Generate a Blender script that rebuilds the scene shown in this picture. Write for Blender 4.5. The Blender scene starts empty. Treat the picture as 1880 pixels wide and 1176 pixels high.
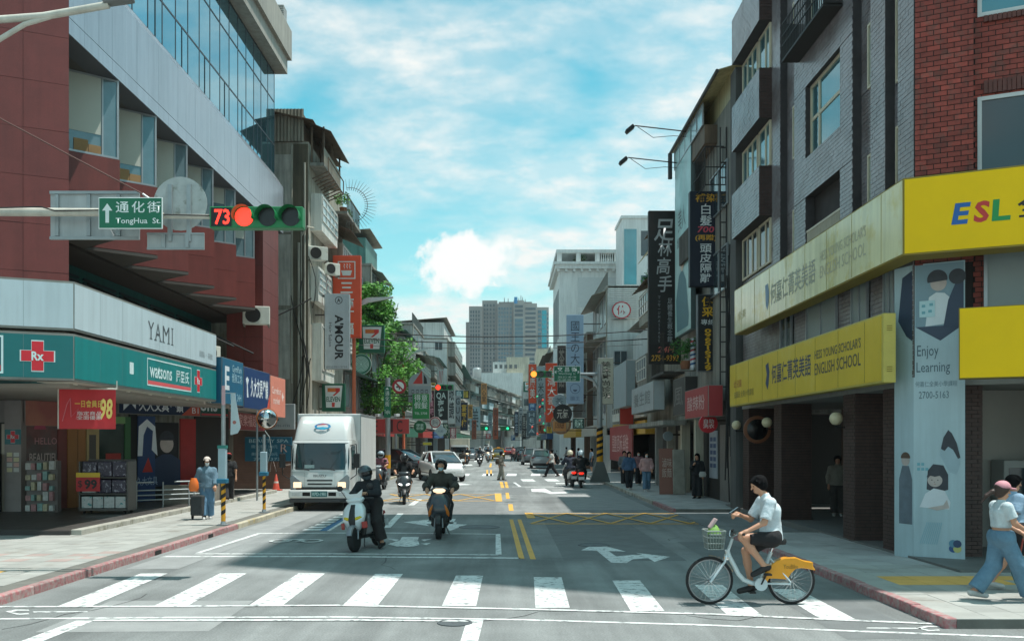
import bpy, bmesh, math, random
import numpy as np
from mathutils import Matrix, Vector
R = math.radians
random.seed(7)
rng = np.random.default_rng(7)
SC = bpy.context.scene
COL = SC.collection

# ------------------------------------------------------------------ camera
CAMH, FPX, VX, VY = 2.25, 1700.0, 930.0, 812.0       # eye height, focal length and vanishing point of the 1880 px photograph
cam = bpy.data.cameras.new('camera')
cam.sensor_width = 36.0
cam.lens = 36.0 * FPX / 1880.0
cam.shift_x = (940 - VX) / 1880.0
cam.shift_y = (VY - 588) / 1880.0
cam.clip_start, cam.clip_end = 0.1, 6000
camo = bpy.data.objects.new('camera', cam)
COL.objects.link(camo)
camo.location = (0, 0, CAMH)
camo.rotation_euler = (R(90), 0, 0)
SC.camera = camo

# ------------------------------------------------------------------ sky and sun
SUN_EL, SUN_AZ = R(72), R(89)                          # azimuth measured from +Y (down the street) towards +X
w = bpy.data.worlds.new('World')
SC.world = w
w.use_nodes = True
nt = w.node_tree
nt.nodes.clear()
def N(t, **k):
    n = nt.nodes.new(t)
    for a, b in k.items():
        if a == 'ins':
            for i, v in b.items(): n.inputs[i].default_value = v
        else: setattr(n, a, b)
    return n
def L(a, b, o=0, i=0): nt.links.new(a.outputs[o], b.inputs[i])
sky = N('ShaderNodeTexSky', sky_type='NISHITA', sun_disc=False, sun_elevation=SUN_EL, sun_rotation=SUN_AZ,
        air_density=1.0, dust_density=1.2, ozone_density=1.0)
tint = N('ShaderNodeMix', data_type='RGBA', blend_type='MULTIPLY'); tint.inputs[0].default_value = 1
tint.inputs[7].default_value = (0.36, 1.02, 0.83, 1)
L(sky, tint, 0, 6)
tc = N('ShaderNodeTexCoord'); sep = N('ShaderNodeSeparateXYZ'); L(tc, sep)
zc = N('ShaderNodeMath', operation='MAXIMUM'); L(sep, zc, 2, 0); zc.inputs[1].default_value = 0.0
za = N('ShaderNodeMath', operation='ADD'); L(zc, za); za.inputs[1].default_value = 0.30
dx = N('ShaderNodeMath', operation='DIVIDE'); L(sep, dx, 0, 0); L(za, dx, 0, 1)
dy = N('ShaderNodeMath', operation='DIVIDE'); L(sep, dy, 1, 0); L(za, dy, 0, 1)
cmb = N('ShaderNodeCombineXYZ'); L(dx, cmb, 0, 0); L(dy, cmb, 0, 1)
mp = N('ShaderNodeMapping'); L(cmb, mp); mp.inputs['Location'].default_value = (2.3, 0.9, 0.4)
mp.inputs['Rotation'].default_value = (0, 0, R(8)); mp.inputs['Scale'].default_value = (.85, 1.15, 1)
n1 = N('ShaderNodeTexNoise', ins={'Scale': 3.4, 'Detail': 9, 'Roughness': .50, 'Distortion': .25}); L(mp, n1)
r1 = N('ShaderNodeValToRGB'); L(n1, r1)
r1.color_ramp.elements[0].position = .38; r1.color_ramp.elements[1].position = .61
n2 = N('ShaderNodeTexNoise', ins={'Scale': 12, 'Detail': 6, 'Roughness': .6}); L(mp, n2)
r2 = N('ShaderNodeValToRGB'); L(n2, r2)
r2.color_ramp.elements[0].position = .40; r2.color_ramp.elements[1].position = .72
mm = N('ShaderNodeMath', operation='MULTIPLY'); L(r1, mm, 0, 0)
m2 = N('ShaderNodeMath', operation='MULTIPLY_ADD'); L(r2, m2, 0, 0); m2.inputs[1].default_value = .7; m2.inputs[2].default_value = .42
L(m2, mm, 0, 1)
# low sky pales towards the horizon
hz = N('ShaderNodeMapRange', ins={'From Min': .0, 'From Max': .30, 'To Min': .55, 'To Max': .0}); L(zc, hz)
add = N('ShaderNodeMath', operation='ADD', use_clamp=True); L(mm, add, 0, 0); L(hz, add, 0, 1)
# one heap cloud low over the street
gd = N('ShaderNodeVectorMath', operation='DISTANCE'); 
mpc = N('ShaderNodeMapping'); L(tc, mpc); mpc.inputs['Scale'].default_value = (1, 1, 1.5)
nd = N('ShaderNodeTexNoise', ins={'Scale': 22, 'Detail': 6, 'Roughness': .62}); L(tc, nd)
dis = N('ShaderNodeVectorMath', operation='MULTIPLY_ADD'); L(nd, dis, 1, 0)
dis.inputs[1].default_value = (.11,) * 3; L(mpc, dis, 0, 2)
L(dis, gd, 0, 0); gd.inputs[1].default_value = (-.036 + .055, .98 + .055, .2 * 1.5 - .015 + .055)
rc = N('ShaderNodeMapRange', ins={'From Min': .034, 'From Max': .052, 'To Min': 1, 'To Max': 0}); L(gd, rc, 1, 0)
mx = N('ShaderNodeMath', operation='MAXIMUM'); L(add, mx, 0, 0); L(rc, mx, 0, 1)
cl = N('ShaderNodeMix', data_type='RGBA'); L(mx, cl, 0, 0); L(tint, cl, 2, 6); cl.inputs[7].default_value = (4.5, 4.62, 4.52, 1)
hc = N('ShaderNodeMix', data_type='RGBA'); L(rc, hc, 0, 0); L(cl, hc, 2, 6); hc.inputs[7].default_value = (4.9, 4.95, 4.85, 1)
bg = N('ShaderNodeBackground'); L(hc, bg, 2, 0); bg.inputs[1].default_value = 0.128
wo = N('ShaderNodeOutputWorld'); L(bg, wo)
sl = bpy.data.lights.new('sun', 'SUN'); sl.energy = 3.3; sl.angle = R(.6); sl.color = (1, .965, .91)
so = bpy.data.objects.new('sun', sl); COL.objects.link(so)
sd = Vector((math.cos(SUN_EL) * math.sin(SUN_AZ), math.cos(SUN_EL) * math.cos(SUN_AZ), math.sin(SUN_EL)))
so.rotation_euler = sd.to_track_quat('Z', 'Y').to_euler()
so.location = (30, 10, 60)
vs = SC.view_settings
vs.view_transform = 'Standard'; vs.look = 'None'; vs.exposure = 0.72; vs.gamma = 1; vs.use_curve_mapping = False
SC.cycles.max_bounces = 6; SC.cycles.diffuse_bounces = 3; SC.cycles.glossy_bounces = 3
SC.cycles.transmission_bounces = 4; SC.cycles.transparent_max_bounces = 6
SC.cycles.use_denoising = True

# ------------------------------------------------------------------ materials
MATS = {}
def lin(c):
    if isinstance(c, str):
        c = tuple(int(c[i:i + 2], 16) / 255 for i in (0, 2, 4))
    return tuple((x / 12.92 if x <= .04045 else ((x + .055) / 1.055) ** 2.4) for x in c)
def mat(name, c, rough=.6, metal=0, var=.14, scale=3.0, bump=0, bscale=None, streak=0, orand=0, emit=0, alpha=1, c2=None, c2pos=(.45, .62), c2scale=None, trans=0, fine=0, spec=.5, coat=0, ystreak=0, fscale=90):
    """c: sRGB hex. var: broad tone variation, fine: grain, streak: rain streaks, orand: tone per object, c2: second tone in patches"""
    if name in MATS: return MATS[name]
    m = bpy.data.materials.new(name); m.use_nodes = True
    t = m.node_tree; b = t.nodes['Principled BSDF']
    def nn(ty, **k):
        n = t.nodes.new(ty)
        for a, v in k.items():
            if a == 'ins':
                for i, q in v.items(): n.inputs[i].default_value = q
            else: setattr(n, a, v)
        return n
    lk = t.links.new
    col = lin(c)
    tcn = nn('ShaderNodeTexCoord')
    geo = nn('ShaderNodeNewGeometry')
    base = nn('ShaderNodeRGB'); base.outputs[0].default_value = (*col, 1)
    cur = base.outputs[0]
    if c2:
        ns = nn('ShaderNodeTexNoise', ins={'Scale': c2scale or scale, 'Detail': 5, 'Roughness': .6}); lk(geo.outputs['Position'], ns.inputs[0])
        rp = nn('ShaderNodeMapRange', ins={'From Min': c2pos[0], 'From Max': c2pos[1]}); lk(ns.outputs[0], rp.inputs[0])
        mxn = nn('ShaderNodeMix', data_type='RGBA'); lk(rp.outputs[0], mxn.inputs[0]); lk(cur, mxn.inputs[6]); mxn.inputs[7].default_value = (*lin(c2), 1)
        cur = mxn.outputs[2]
    def mul(sock, lo, hi, fmin=.3, fmax=.7):
        nonlocal cur
        mr = nn('ShaderNodeMapRange', ins={'From Min': fmin, 'From Max': fmax, 'To Min': lo, 'To Max': hi}); lk(sock, mr.inputs[0])
        mxn = nn('ShaderNodeMix', data_type='RGBA', blend_type='MULTIPLY'); mxn.inputs[0].default_value = 1
        lk(cur, mxn.inputs[6]); lk(mr.outputs[0], mxn.inputs[7]); cur = mxn.outputs[2]
    if var:
        ns = nn('ShaderNodeTexNoise', ins={'Scale': scale, 'Detail': 6, 'Roughness': .6}); lk(geo.outputs['Position'], ns.inputs[0])
        mul(ns.outputs[0], 1 - var, 1 + var)
    if fine:
        nf = nn('ShaderNodeTexNoise', ins={'Scale': fscale, 'Detail': 3}); lk(geo.outputs['Position'], nf.inputs[0])
        mul(nf.outputs[0], 1 - fine, 1 + fine)
    if streak:
        mpn = nn('ShaderNodeMapping'); lk(geo.outputs['Position'], mpn.inputs[0]); mpn.inputs['Scale'].default_value = (3.2, 3.2, .22)
        ns = nn('ShaderNodeTexNoise', ins={'Scale': 1.3, 'Detail': 6, 'Roughness': .65}); lk(mpn.outputs[0], ns.inputs[0])
        mul(ns.outputs[0], 1 - streak, 1.06, .36, .58)
    if ystreak:
        mpn = nn('ShaderNodeMapping'); lk(geo.outputs['Position'], mpn.inputs[0]); mpn.inputs['Scale'].default_value = (1.5, .10, 1)
        ns = nn('ShaderNodeTexNoise', ins={'Scale': 1.0, 'Detail': 7, 'Roughness': .62}); lk(mpn.outputs[0], ns.inputs[0])
        mul(ns.outputs[0], 1 - ystreak, 1 + ystreak * .5, .38, .62)
    if orand:
        oi = nn('ShaderNodeObjectInfo'); mul(oi.outputs['Random'], 1 - orand, 1 + orand, 0, 1)
    lk(cur, b.inputs['Base Color'])
    b.inputs['Roughness'].default_value = rough; b.inputs['Metallic'].default_value = metal
    b.inputs['Specular IOR Level'].default_value = spec
    if coat: b.inputs['Coat Weight'].default_value = coat; b.inputs['Coat Roughness'].default_value = .06
    if emit:
        lk(cur, b.inputs['Emission Color']); b.inputs['Emission Strength'].default_value = emit
    if trans: b.inputs['Transmission Weight'].default_value = trans
    if alpha < 1: b.inputs['Alpha'].default_value = alpha
    if bump:
        ns = nn('ShaderNodeTexNoise', ins={'Scale': bscale or scale * 8, 'Detail': 4}); lk(geo.outputs['Position'], ns.inputs[0])
        bp = nn('ShaderNodeBump', ins={'Strength': bump, 'Distance': .02}); lk(ns.outputs[0], bp.inputs['Height']); lk(bp.outputs[0], b.inputs['Normal'])
    MATS[name] = m
    return m
_n = 0
def flat(hexc, rough=.55, var=.06, **k):
    """plain painted colour"""
    return mat('paint_' + hexc + ('_%d' % int(rough * 100)), hexc, rough, var=var, scale=2.2, **k)

# ------------------------------------------------------------------ mesh helpers
def link(name, me, m, parent=None, smooth=False):
    o = bpy.data.objects.new(name, me)
    if m is not None and not len(me.materials): me.materials.append(m)
    if smooth: me.polygons.foreach_set('use_smooth', [True] * len(me.polygons))
    COL.objects.link(o)
    if parent is not None: o.parent = parent
    return o
def tag(o, label=None, cat=None, group=None, kind=None):
    if label: o['label'] = label
    if cat: o['category'] = cat
    if group: o['group'] = group
    if kind: o['kind'] = kind
    return o
def thing(name, label, cat, loc=(0, 0, 0), rz=0, group=None, sc=1):
    o = bpy.data.objects.new(name, None); COL.objects.link(o)
    o.location = loc; o.rotation_euler = (0, 0, rz); o.scale = (sc,) * 3; o.empty_display_size = .2
    return tag(o, label, cat, group)
def copy_tree(o, parent=None):
    c = o.copy(); COL.objects.link(c); c.parent = parent
    for ch in list(o.children): copy_tree(ch, c)
    return c
class MB:
    def __init__(s): s.v = []; s.f = []; s.M = None
    def add(s, vs, fs):
        n = len(s.v)
        if s.M is not None: vs = [s.M @ Vector(p) for p in vs]
        s.v += [tuple(p) for p in vs]; s.f += [tuple(i + n for i in f) for f in fs]; return s
    def box(s, x0, x1, y0, y1, z0, z1):
        return s.add([(x, y, z) for z in (z0, z1) for y in (y0, y1) for x in (x0, x1)],
                     [(0, 2, 3, 1), (4, 5, 7, 6), (0, 1, 5, 4), (2, 6, 7, 3), (0, 4, 6, 2), (1, 3, 7, 5)])
    def cbox(s, c, d):
        return s.box(c[0] - d[0] / 2, c[0] + d[0] / 2, c[1] - d[1] / 2, c[1] + d[1] / 2, c[2] - d[2] / 2, c[2] + d[2] / 2)
    def quad(s, *p): return s.add(p, [tuple(range(len(p)))])
    def prism(s, pts, axis, a, b):
        def P(u, v, t): return {'x': (t, u, v), 'y': (u, t, v), 'z': (u, v, t)}[axis]
        n = len(pts); area = sum(pts[i][0] * pts[(i + 1) % n][1] - pts[(i + 1) % n][0] * pts[i][1] for i in range(n))
        if (area < 0) != (axis == 'y'): pts = pts[::-1]
        return s.add([P(u, v, a) for u, v in pts] + [P(u, v, b) for u, v in pts],
                     [tuple(range(n))[::-1], tuple(range(n, 2 * n))] + [(i, (i + 1) % n, n + (i + 1) % n, n + i) for i in range(n)])
    def tube(s, p, q, r, r2=None, n=8):
        p, q = Vector(p), Vector(q); d = q - p
        if d.length < 1e-6: return s
        d.normalize(); a = d.orthogonal().normalized(); b = d.cross(a); r2 = r if r2 is None else r2
        ring = lambda c, rr: [c + (a * math.cos(t) + b * math.sin(t)) * rr for t in (2 * math.pi * i / n for i in range(n))]
        return s.add(ring(p, r) + ring(q, r2), [(i, (i + 1) % n, n + (i + 1) % n, n + i) for i in range(n)] + [tuple(range(n))[::-1], tuple(range(n, 2 * n))])
    def path(s, pts, r, n=6, r2=None, closed=False):
        pts = [Vector(p) for p in pts]; m = len(pts); vs = []; up = None
        for i, p in enumerate(pts):
            d = (pts[(i + 1) % m] - pts[i - 1]) if closed else (pts[min(i + 1, m - 1)] - pts[max(i - 1, 0)])
            d.normalize()
            if up is None: up = d.orthogonal().normalized()
            a = (up - d * up.dot(d)); a = a.normalized() if a.length > 1e-5 else d.orthogonal().normalized()
            up = a; b = d.cross(a); rr = r if r2 is None else r + (r2 - r) * i / (m - 1)
            vs += [p + (a * math.cos(t) + b * math.sin(t)) * rr for t in (2 * math.pi * k / n for k in range(n))]
        fs = []
        for i in range(m if closed else m - 1):
            j = (i + 1) % m
            fs += [(i * n + k, i * n + (k + 1) % n, j * n + (k + 1) % n, j * n + k) for k in range(n)]
        if not closed: fs += [tuple(range(n))[::-1], tuple(range((m - 1) * n, m * n))]
        return s.add(vs, fs)
    def lathe(s, prof, n=16, M=None):
        vs = []; m = len(prof)
        for r, z in prof: vs += [(r * math.cos(2 * math.pi * k / n), r * math.sin(2 * math.pi * k / n), z) for k in range(n)]
        if M is not None: vs = [M @ Vector(p) for p in vs]
        fs = [(i * n + k, i * n + (k + 1) % n, (i + 1) * n + (k + 1) % n, (i + 1) * n + k) for i in range(m - 1) for k in range(n)]
        fs += [tuple(range(n))[::-1], tuple(range((m - 1) * n, m * n))]
        return s.add(vs, fs)
    def loft(s, rings, caps=True):
        n = len(rings[0]); m = len(rings); vs = [p for r in rings for p in r]
        fs = [(i * n + k, i * n + (k + 1) % n, (i + 1) * n + (k + 1) % n, (i + 1) * n + k) for i in range(m - 1) for k in range(n)]
        if caps: fs += [tuple(range(n))[::-1], tuple(range((m - 1) * n, m * n))]
        return s.add(vs, fs)
    def zloft(s, secs, n=20, p=2.6):
        """secs: (z, yc, half width x, half depth y) superellipse rings"""
        rings = []
        for z, yc, wx, wy in secs:
            rr = []
            for k in range(n):
                t = 2 * math.pi * k / n; c_, s_ = math.cos(t), math.sin(t)
                rr.append((wx * math.copysign(abs(c_) ** (2 / p), c_), yc + wy * math.copysign(abs(s_) ** (2 / p), s_), z))
            rings.append(rr)
        return s.loft(rings)
    def mesh(s, name):
        me = bpy.data.meshes.new(name); me.from_pydata(s.v, [], s.f); me.update(); return me
    def build(s, name, m, parent=None, smooth=False, bevel=0, seg=2, fix=False):
        me = s.mesh(name)
        if bevel or fix:
            bm = bmesh.new(); bm.from_mesh(me)
            bmesh.ops.remove_doubles(bm, verts=bm.verts, dist=1e-5)
            bmesh.ops.recalc_face_normals(bm, faces=bm.faces)
            if bevel:
                es = [e for e in bm.edges if len(e.link_faces) == 2 and e.calc_face_angle(0) > .5]
                bmesh.ops.bevel(bm, geom=es, offset=bevel, segments=seg, profile=.5, affect='EDGES', clamp_overlap=True)
            bm.to_mesh(me); bm.free()
        o = link(name, me, m, parent)
        if smooth:
            me.polygons.foreach_set('use_smooth', [True] * len(me.polygons))
            try: me.set_sharp_from_angle(angle=R(smooth if smooth > 1 else 40))
            except Exception: pass
        return o
def W(px, py, Y): return Vector(((px - VX) * Y / FPX, Y, CAMH - (py - VY) * Y / FPX))
def WX(px, Y): return (px - VX) * Y / FPX
def WZ(py, Y): return CAMH - (py - VY) * Y / FPX
def GY(py): return CAMH * FPX / (py - VY)
def frame(o, right, up=(0, 0, 1)):
    r = Vector(right).normalized(); u = Vector(up); n = r.cross(u).normalized(); u = n.cross(r)
    return Matrix(((r.x, u.x, n.x, o[0]), (r.y, u.y, n.y, o[1]), (r.z, u.z, n.z, o[2]), (0, 0, 0, 1)))
CAMR, STL, STR = (1, 0, 0), (0, 1, 0), (0, -1, 0)      # reading direction of signs that face the camera / hang on the left / right row

# ------------------------------------------------------------------ lettering
TXT = {}
def text_mesh(s, bold=0, shear=0, spacing=1.0, line=1.0):
    k = (s, bold, shear, spacing, line)
    if k not in TXT:
        cu = bpy.data.curves.new('lettering', 'FONT'); cu.body = s; cu.align_x = 'CENTER'; cu.align_y = 'CENTER'
        cu.offset = bold; cu.resolution_u = 2; cu.shear = shear; cu.space_character = spacing; cu.space_line = line
        ob = bpy.data.objects.new('lettering', cu); COL.objects.link(ob)
        me = bpy.data.meshes.new_from_object(ob)
        bpy.data.objects.remove(ob); bpy.data.curves.remove(cu)
        a = np.array([v.co[:] for v in me.vertices]) if len(me.vertices) else np.zeros((1, 3))
        TXT[k] = (me, a.min(0), a.max(0))
    return TXT[k]
def text(s, M, w, h, m, parent=None, name='lettering', keep=False, off=.004, **k):
    """lettering stretched into w x h metres round the centre of frame M, standing off its panel"""
    me0, lo, hi = text_mesh(s, **k)
    me = me0.copy(); me.materials.clear(); me.materials.append(m)
    d = hi - lo; sx, sy = w / max(d[0], 1e-4), h / max(d[1], 1e-4)
    if keep: sx = sy = min(sx, sy)
    c = (lo + hi) / 2
    me.transform(M @ Matrix.Translation((0, 0, off)) @ Matrix.Diagonal((sx, sy, 1, 1)) @ Matrix.Translation((-c[0], -c[1], 0)))
    o = bpy.data.objects.new(name, me); COL.objects.link(o); o.parent = parent
    return o
def shift(M, x, y, z=0): return M @ Matrix.Translation((x, y, z))
def poly(M, pts, m, parent, name, off=.004, t=0):
    """flat outline on a panel"""
    mb = MB(); mb.M = M @ Matrix.Translation((0, 0, off))
    if t: mb.prism(pts, 'z', 0, t)
    else:
        n = len(pts); area = sum(pts[i][0] * pts[(i + 1) % n][1] - pts[(i + 1) % n][0] * pts[i][1] for i in range(n))
        mb.quad(*[(u, v, 0) for u, v in (pts if area > 0 else pts[::-1])])
    return mb.build(name, m, parent)
def rect(M, x0, x1, y0, y1, m, parent, name, off=.004, t=0): return poly(M, [(x0, y0), (x1, y0), (x1, y1), (x0, y1)], m, parent, name, off, t)
def disc(r, cx=0, cy=0, n=28, a0=0, a1=360): return [(cx + r * math.cos(R(a0 + (a1 - a0) * i / n)), cy + r * math.sin(R(a0 + (a1 - a0) * i / n))) for i in range(n if a1 - a0 == 360 else n + 1)]
def ring(M, r0, r1, m, parent, name, off=.004, cx=0, cy=0, n=32, sx=1.0):
    mb = MB(); mb.M = M @ Matrix.Translation((0, 0, off))
    a = [(cx + (x - 0) * sx, cy + y, 0) for x, y in disc(r0, n=n)]; b = [(cx + x * sx, cy + y, 0) for x, y in disc(r1, n=n)]
    mb.add(a + b, [(i, n + i, n + (i + 1) % n, (i + 1) % n) for i in range(n)]) if r1 > r0 else None
    return mb.build(name, m, parent)
# ================================================================== SETTING: road, markings, pavements
asph = mat('asphalt', '838685', .85, var=.16, scale=.7, bump=.35, bscale=160, fine=.22, c2='747776', c2pos=(.48, .60), c2scale=.22, ystreak=.22, fscale=42)
white = mat('road_white', 'd9dbd9', .65, var=.08, scale=1.2, fine=.10, c2='858888', c2pos=(.52, .64), c2scale=8, ystreak=.10, fscale=40)
yellowp = mat('road_yellow', 'd9a441', .65, var=.08, scale=3, fine=.08, c2='a28a56', c2pos=(.58, .68), c2scale=7)
bluep = mat('road_blue', '1f6690', .65, var=.1, scale=4)
road = MB().quad((-650, -60, 0), (650, -60, 0), (650, 950, 0), (-650, 950, 0)).build('road', asph)
tag(road, 'grey asphalt carriageway running away down the shopping street', kind='structure')
LAY = [0]
def gpoly(name, m, pts, lay=1):
    mb = MB(); LAY[0] += 1
    P = []
    for px, py in pts:
        Y = GY(py); P.append((WX(px, Y), Y, .0045 * lay))
    n = len(P); a = sum(P[i][0] * P[(i + 1) % n][1] - P[(i + 1) % n][0] * P[i][1] for i in range(n))
    return mb.quad(*(P if a > 0 else P[::-1])).build(name, m, road)
def gline(name, m, pts, w, lay=1):
    """painted line of w metres through ground points given as photograph pixels"""
    P = [Vector((WX(px, GY(py)), GY(py), .0045 * lay)) for px, py in pts]
    mb = MB(); vs = []
    for i, p in enumerate(P):
        d = (P[min(i + 1, len(P) - 1)] - P[max(i - 1, 0)]); d.z = 0; d.normalize(); nrm = Vector((-d.y, d.x, 0)) * w / 2
        vs += [p + nrm, p - nrm]
    mb.add(vs, [(2 * i, 2 * i + 1, 2 * i + 3, 2 * i + 2) for i in range(len(P) - 1)])
    o = mb.build(name, m, road, fix=True)
    if o.data.polygons[0].normal.z < 0: o.data.flip_normals()
    return o
for (a, b, ya, c, d, yc) in [(259, 308, 1052, 107, 168, 1112), (404, 453, 1052, 284, 345, 1111), (548, 597, 1052, 458, 520, 1110), (689, 740, 1053, 630, 694, 1110),
                             (837, 887, 1056, 811, 874, 1112), (980, 1031, 1059, 983, 1046, 1115), (1124, 1175, 1065, 1158, 1220, 1121), (1275, 1326, 1073, 1336, 1399, 1129), (1417, 1466, 1081, 1507, 1570, 1136)]:
    gpoly('crosswalk_stripe', white, [(a, ya), (b, ya), (d, yc), (c, yc)])
gline('guide_line', white, [(-60, 1114), (300, 1113), (620, 1111), (960, 1118), (1300, 1127), (1570, 1139), (1960, 1155)], .10, 2)
gline('guide_line', white, [(-60, 1136), (300, 1133), (620, 1132), (960, 1137), (1300, 1147), (1570, 1158), (1960, 1172)], .09)
gline('guide_line', white, [(171, 1139), (620, 1138), (887, 1140)], .10, 2)
gpoly('lane_line', white, [(857, 1139), (887, 1139), (872, 1200), (838, 1200)])
gpoly('lane_line', white, [(140, 1139), (172, 1139), (20, 1200), (-25, 1200)])
gline('stop_line', white, [(297, 1021), (600, 1021), (955, 1024)], .16)
gline('box_line', white, [(358, 1016), (600, 1016), (915, 1018)], .12)
gline('box_line', white, [(471, 978.5), (690, 977.5), (919, 980)], .14)
gpoly('box_line', white, [(358, 1015), (369, 1015), (478, 980), (468, 980)], 2)
gpoly('box_line', white, [(910, 980), (918.5, 980), (921, 1018), (910, 1018)], 2)
gpoly('blue_line', bluep, [(586, 974), (600, 974), (648, 944), (638, 944)])
gpoly('lane_line', white, [(600, 974), (606, 974), (655, 944), (648, 944)])
for i in range(7): gpoly('bar_marking', white, [(555 + i * 11, 973 - i * 4.6), (588 + i * 9, 973 - i * 4.6), (592 + i * 9, 970.5 - i * 4.6), (560 + i * 11, 970.5 - i * 4.6)])
for (a, b, c, d) in [(730, 741, 942, 968), (765, 775, 916, 927)]: gpoly('lane_line', white, [(a, c), (b, c), (b - 24 if c > 930 else b - 15, d), (a - 26 if c > 930 else a - 16, d)])
# yellow centre lines
for pts in ([(935, 953), (942, 953), (963, 1025), (952.5, 1025)], [(950, 953), (957, 953), (984, 1026), (973.5, 1026)], [(933, 925), (941, 925), (943, 937), (934.5, 937)],
            [(928, 904), (934, 904), (936, 915), (929.5, 915)], [(917, 884), (922.5, 884), (926, 895), (920, 895)], [(926, 884), (931, 884), (934, 895), (928.5, 895)],
            [(893, 862), (896, 862), (896.5, 873), (892.5, 873)], [(900, 862), (903, 862), (903.5, 873), (899.5, 873)], [(900, 850), (903, 850), (902, 857), (898, 857)], [(904, 838), (907, 838), (905, 846), (901.5, 846)]):
    gpoly('centre_line', yellowp, pts)
# keep-clear boxes
def hatch(x0a, x1a, x0b, x1b, ya, yb, n, end):
    gline('box_edge', yellowp, [(x0a, ya), (x1a, ya)], .16); gline('box_edge', yellowp, [(x0b, yb), (x1b, yb)], .14)
    gpoly('box_end', yellowp, end, 2)
    for i in range(n):
        t0, t1 = i / n, (i + 1) / n
        for a, b in ((t0, t1), (t1, t0)):
            gline('hatch_line', yellowp, [(x0a + (x1a - x0a) * a, ya), (x0b + (x1b - x0b) * b, yb)], .10, 3 if a < b else 4)
hatch(975, 1340, 968, 1326, 961, 942, 5, [(963, 941), (978, 941), (983, 951), (968, 951)])
hatch(700, 908, 716, 908, 919, 907, 3, [(908, 905.5), (920, 905.5), (922, 920), (910, 920)])
# arrows and symbols
gpoly('arrow_marking', white, [(1067, 1009.5), (1094, 997), (1149, 1012), (1117, 1011), (1132, 1021), (1160, 1018), (1180, 1017.5), (1166, 1014), (1230, 1021.5), (1202, 1031), (1190, 1024), (1162, 1026), (1150, 1033), (1122, 1032), (1096, 1010.5)])
gpoly('arrow_marking', white, [(741, 958), (788, 953), (784, 957), (838, 958), (838, 961), (782, 961), (788, 965)])
gpoly('arrow_marking', white, [(829, 952), (837, 952), (831, 961.5), (858, 962), (826, 974), (818, 965)])
gpoly('arrow_marking', white, [(975, 897), (1000, 896), (1014, 903), (1048, 902), (1040, 905), (1010, 906), (998, 903), (976, 902)])
gpoly('arrow_marking', white, [(800, 888), (838, 886), (868, 889), (845, 890), (836, 893), (820, 890)])
gpoly('symbol_marking', white, [(738, 985), (769, 985), (767, 992), (734, 992)], 1)
gpoly('symbol_marking', white, [(712, 1003 - 4), (736, 991), (768, 993.5), (770, 1000), (757, 1003.5), (729, 1003)], 2)
for s in (-1, 1):
    c = 753
    gpoly('symbol_marking', white, [(c + s * 20, 990), (c + s * 42, 988), (c + s * 26, 993)], 1)
    gpoly('symbol_marking', white, [(c + s * 20, 997), (c + s * 38, 996), (c + s * 30, 1000)], 1)
def ground_ring(cx, cy, r, sx):
    Y = GY(cy); mb = MB(); X = WX(cx, Y); n = 20
    a = [(X + r * sx * math.cos(t), Y + r * math.sin(t), .0165) for t in (2 * math.pi * i / n for i in range(n))]
    b = [(X + .68 * r * sx * math.cos(t), Y + .68 * r * math.sin(t), .0165) for t in (2 * math.pi * i / n for i in range(n))]
    mb.add(a + b, [(i, (i + 1) % n, n + (i + 1) % n, n + i) for i in range(n)]); mb.build('symbol_marking', white, road)
def ground_bike(cx, cy, k=1.0):
    ground_ring(cx - 36 * k, cy, .42 * k, .75); ground_ring(cx + 36 * k, cy, .42 * k, .75)
    gpoly('symbol_marking', white, [(cx - 34 * k, cy + .5), (cx - 10 * k, cy - 2.4), (cx + 20 * k, cy - 2.4), (cx + 20 * k, cy - 1.4), (cx - 6 * k, cy - 1.4), (cx - 28 * k, cy + .8)], 5); gpoly('symbol_marking', white, [(cx - 4 * k, cy + 1.8), (cx + 8 * k, cy + 1.8), (cx + 24 * k, cy - 2.2), (cx + 18 * k, cy - 2.2)], 6)
ground_bike(544, 993, .8)
for cx, cy in ((40, 1123), (1712, 1153)):
    sg = 1 if cx < 900 else -1
    gpoly('symbol_marking', white, [(cx + sg * 20, cy - 1), (cx + sg * 120, cy - 1.6), (cx + sg * 122, cy), (cx + sg * 22, cy + 1)], 1)
    gpoly('symbol_marking', white, [(cx - 30, cy - 1), (cx - 12, cy - 4.5), (cx + 12, cy - 4.5), (cx + 14, cy - 2.5), (cx - 8, cy - 2.5), (cx - 20, cy + .5), (cx - 4, cy + 3), (cx + 12, cy + 2), (cx + 14, cy + 4), (cx - 8, cy + 5)], 1)
# far crossings and stop lines down the street
for i in range(6): gpoly('crosswalk_stripe', white, [(800 + i * 44, 869 - (i > 2) * .5), (820 + i * 43, 869), (816 + i * 44, 873), (794 + i * 45, 873)])
for i in range(5): gpoly('crosswalk_stripe', white, [(955 + i * 44, 879), (978 + i * 43, 879), (984 + i * 44, 883), (960 + i * 45, 883)])
gline('stop_line', white, [(940, 893), (1085, 894)], .25); gline('lane_line', white, [(944, 885), (955, 893)], .15)
gline('stop_line', white, [(780, 864), (880, 864)], .25)
for px, py in ((986, 862), (960, 850), (1020, 886), (870, 845), (850, 852)): gpoly('lane_line', white, [(px, py), (px + 16, py), (px + 18, py + 2), (px + 1, py + 2)])
# manhole covers and patches
def manhole(px, py, r):
    Y = GY(py); mb = MB(); mb.lathe([(r, 0), (r, .012), (r * .86, .014), (r * .84, .006), (r * .2, .006), (r * .18, .012), (.01, .012)], 28, Matrix.Translation((WX(px, Y), Y, 0)))
    mb.build('manhole_cover', iron, road, smooth=30)
iron = mat('cast_iron', '5b6062', .6, .3, bump=.5, bscale=90)
manhole(880, 967, .55); manhole(1090, 1000, .35); manhole(835, 1143, .22)

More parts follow.
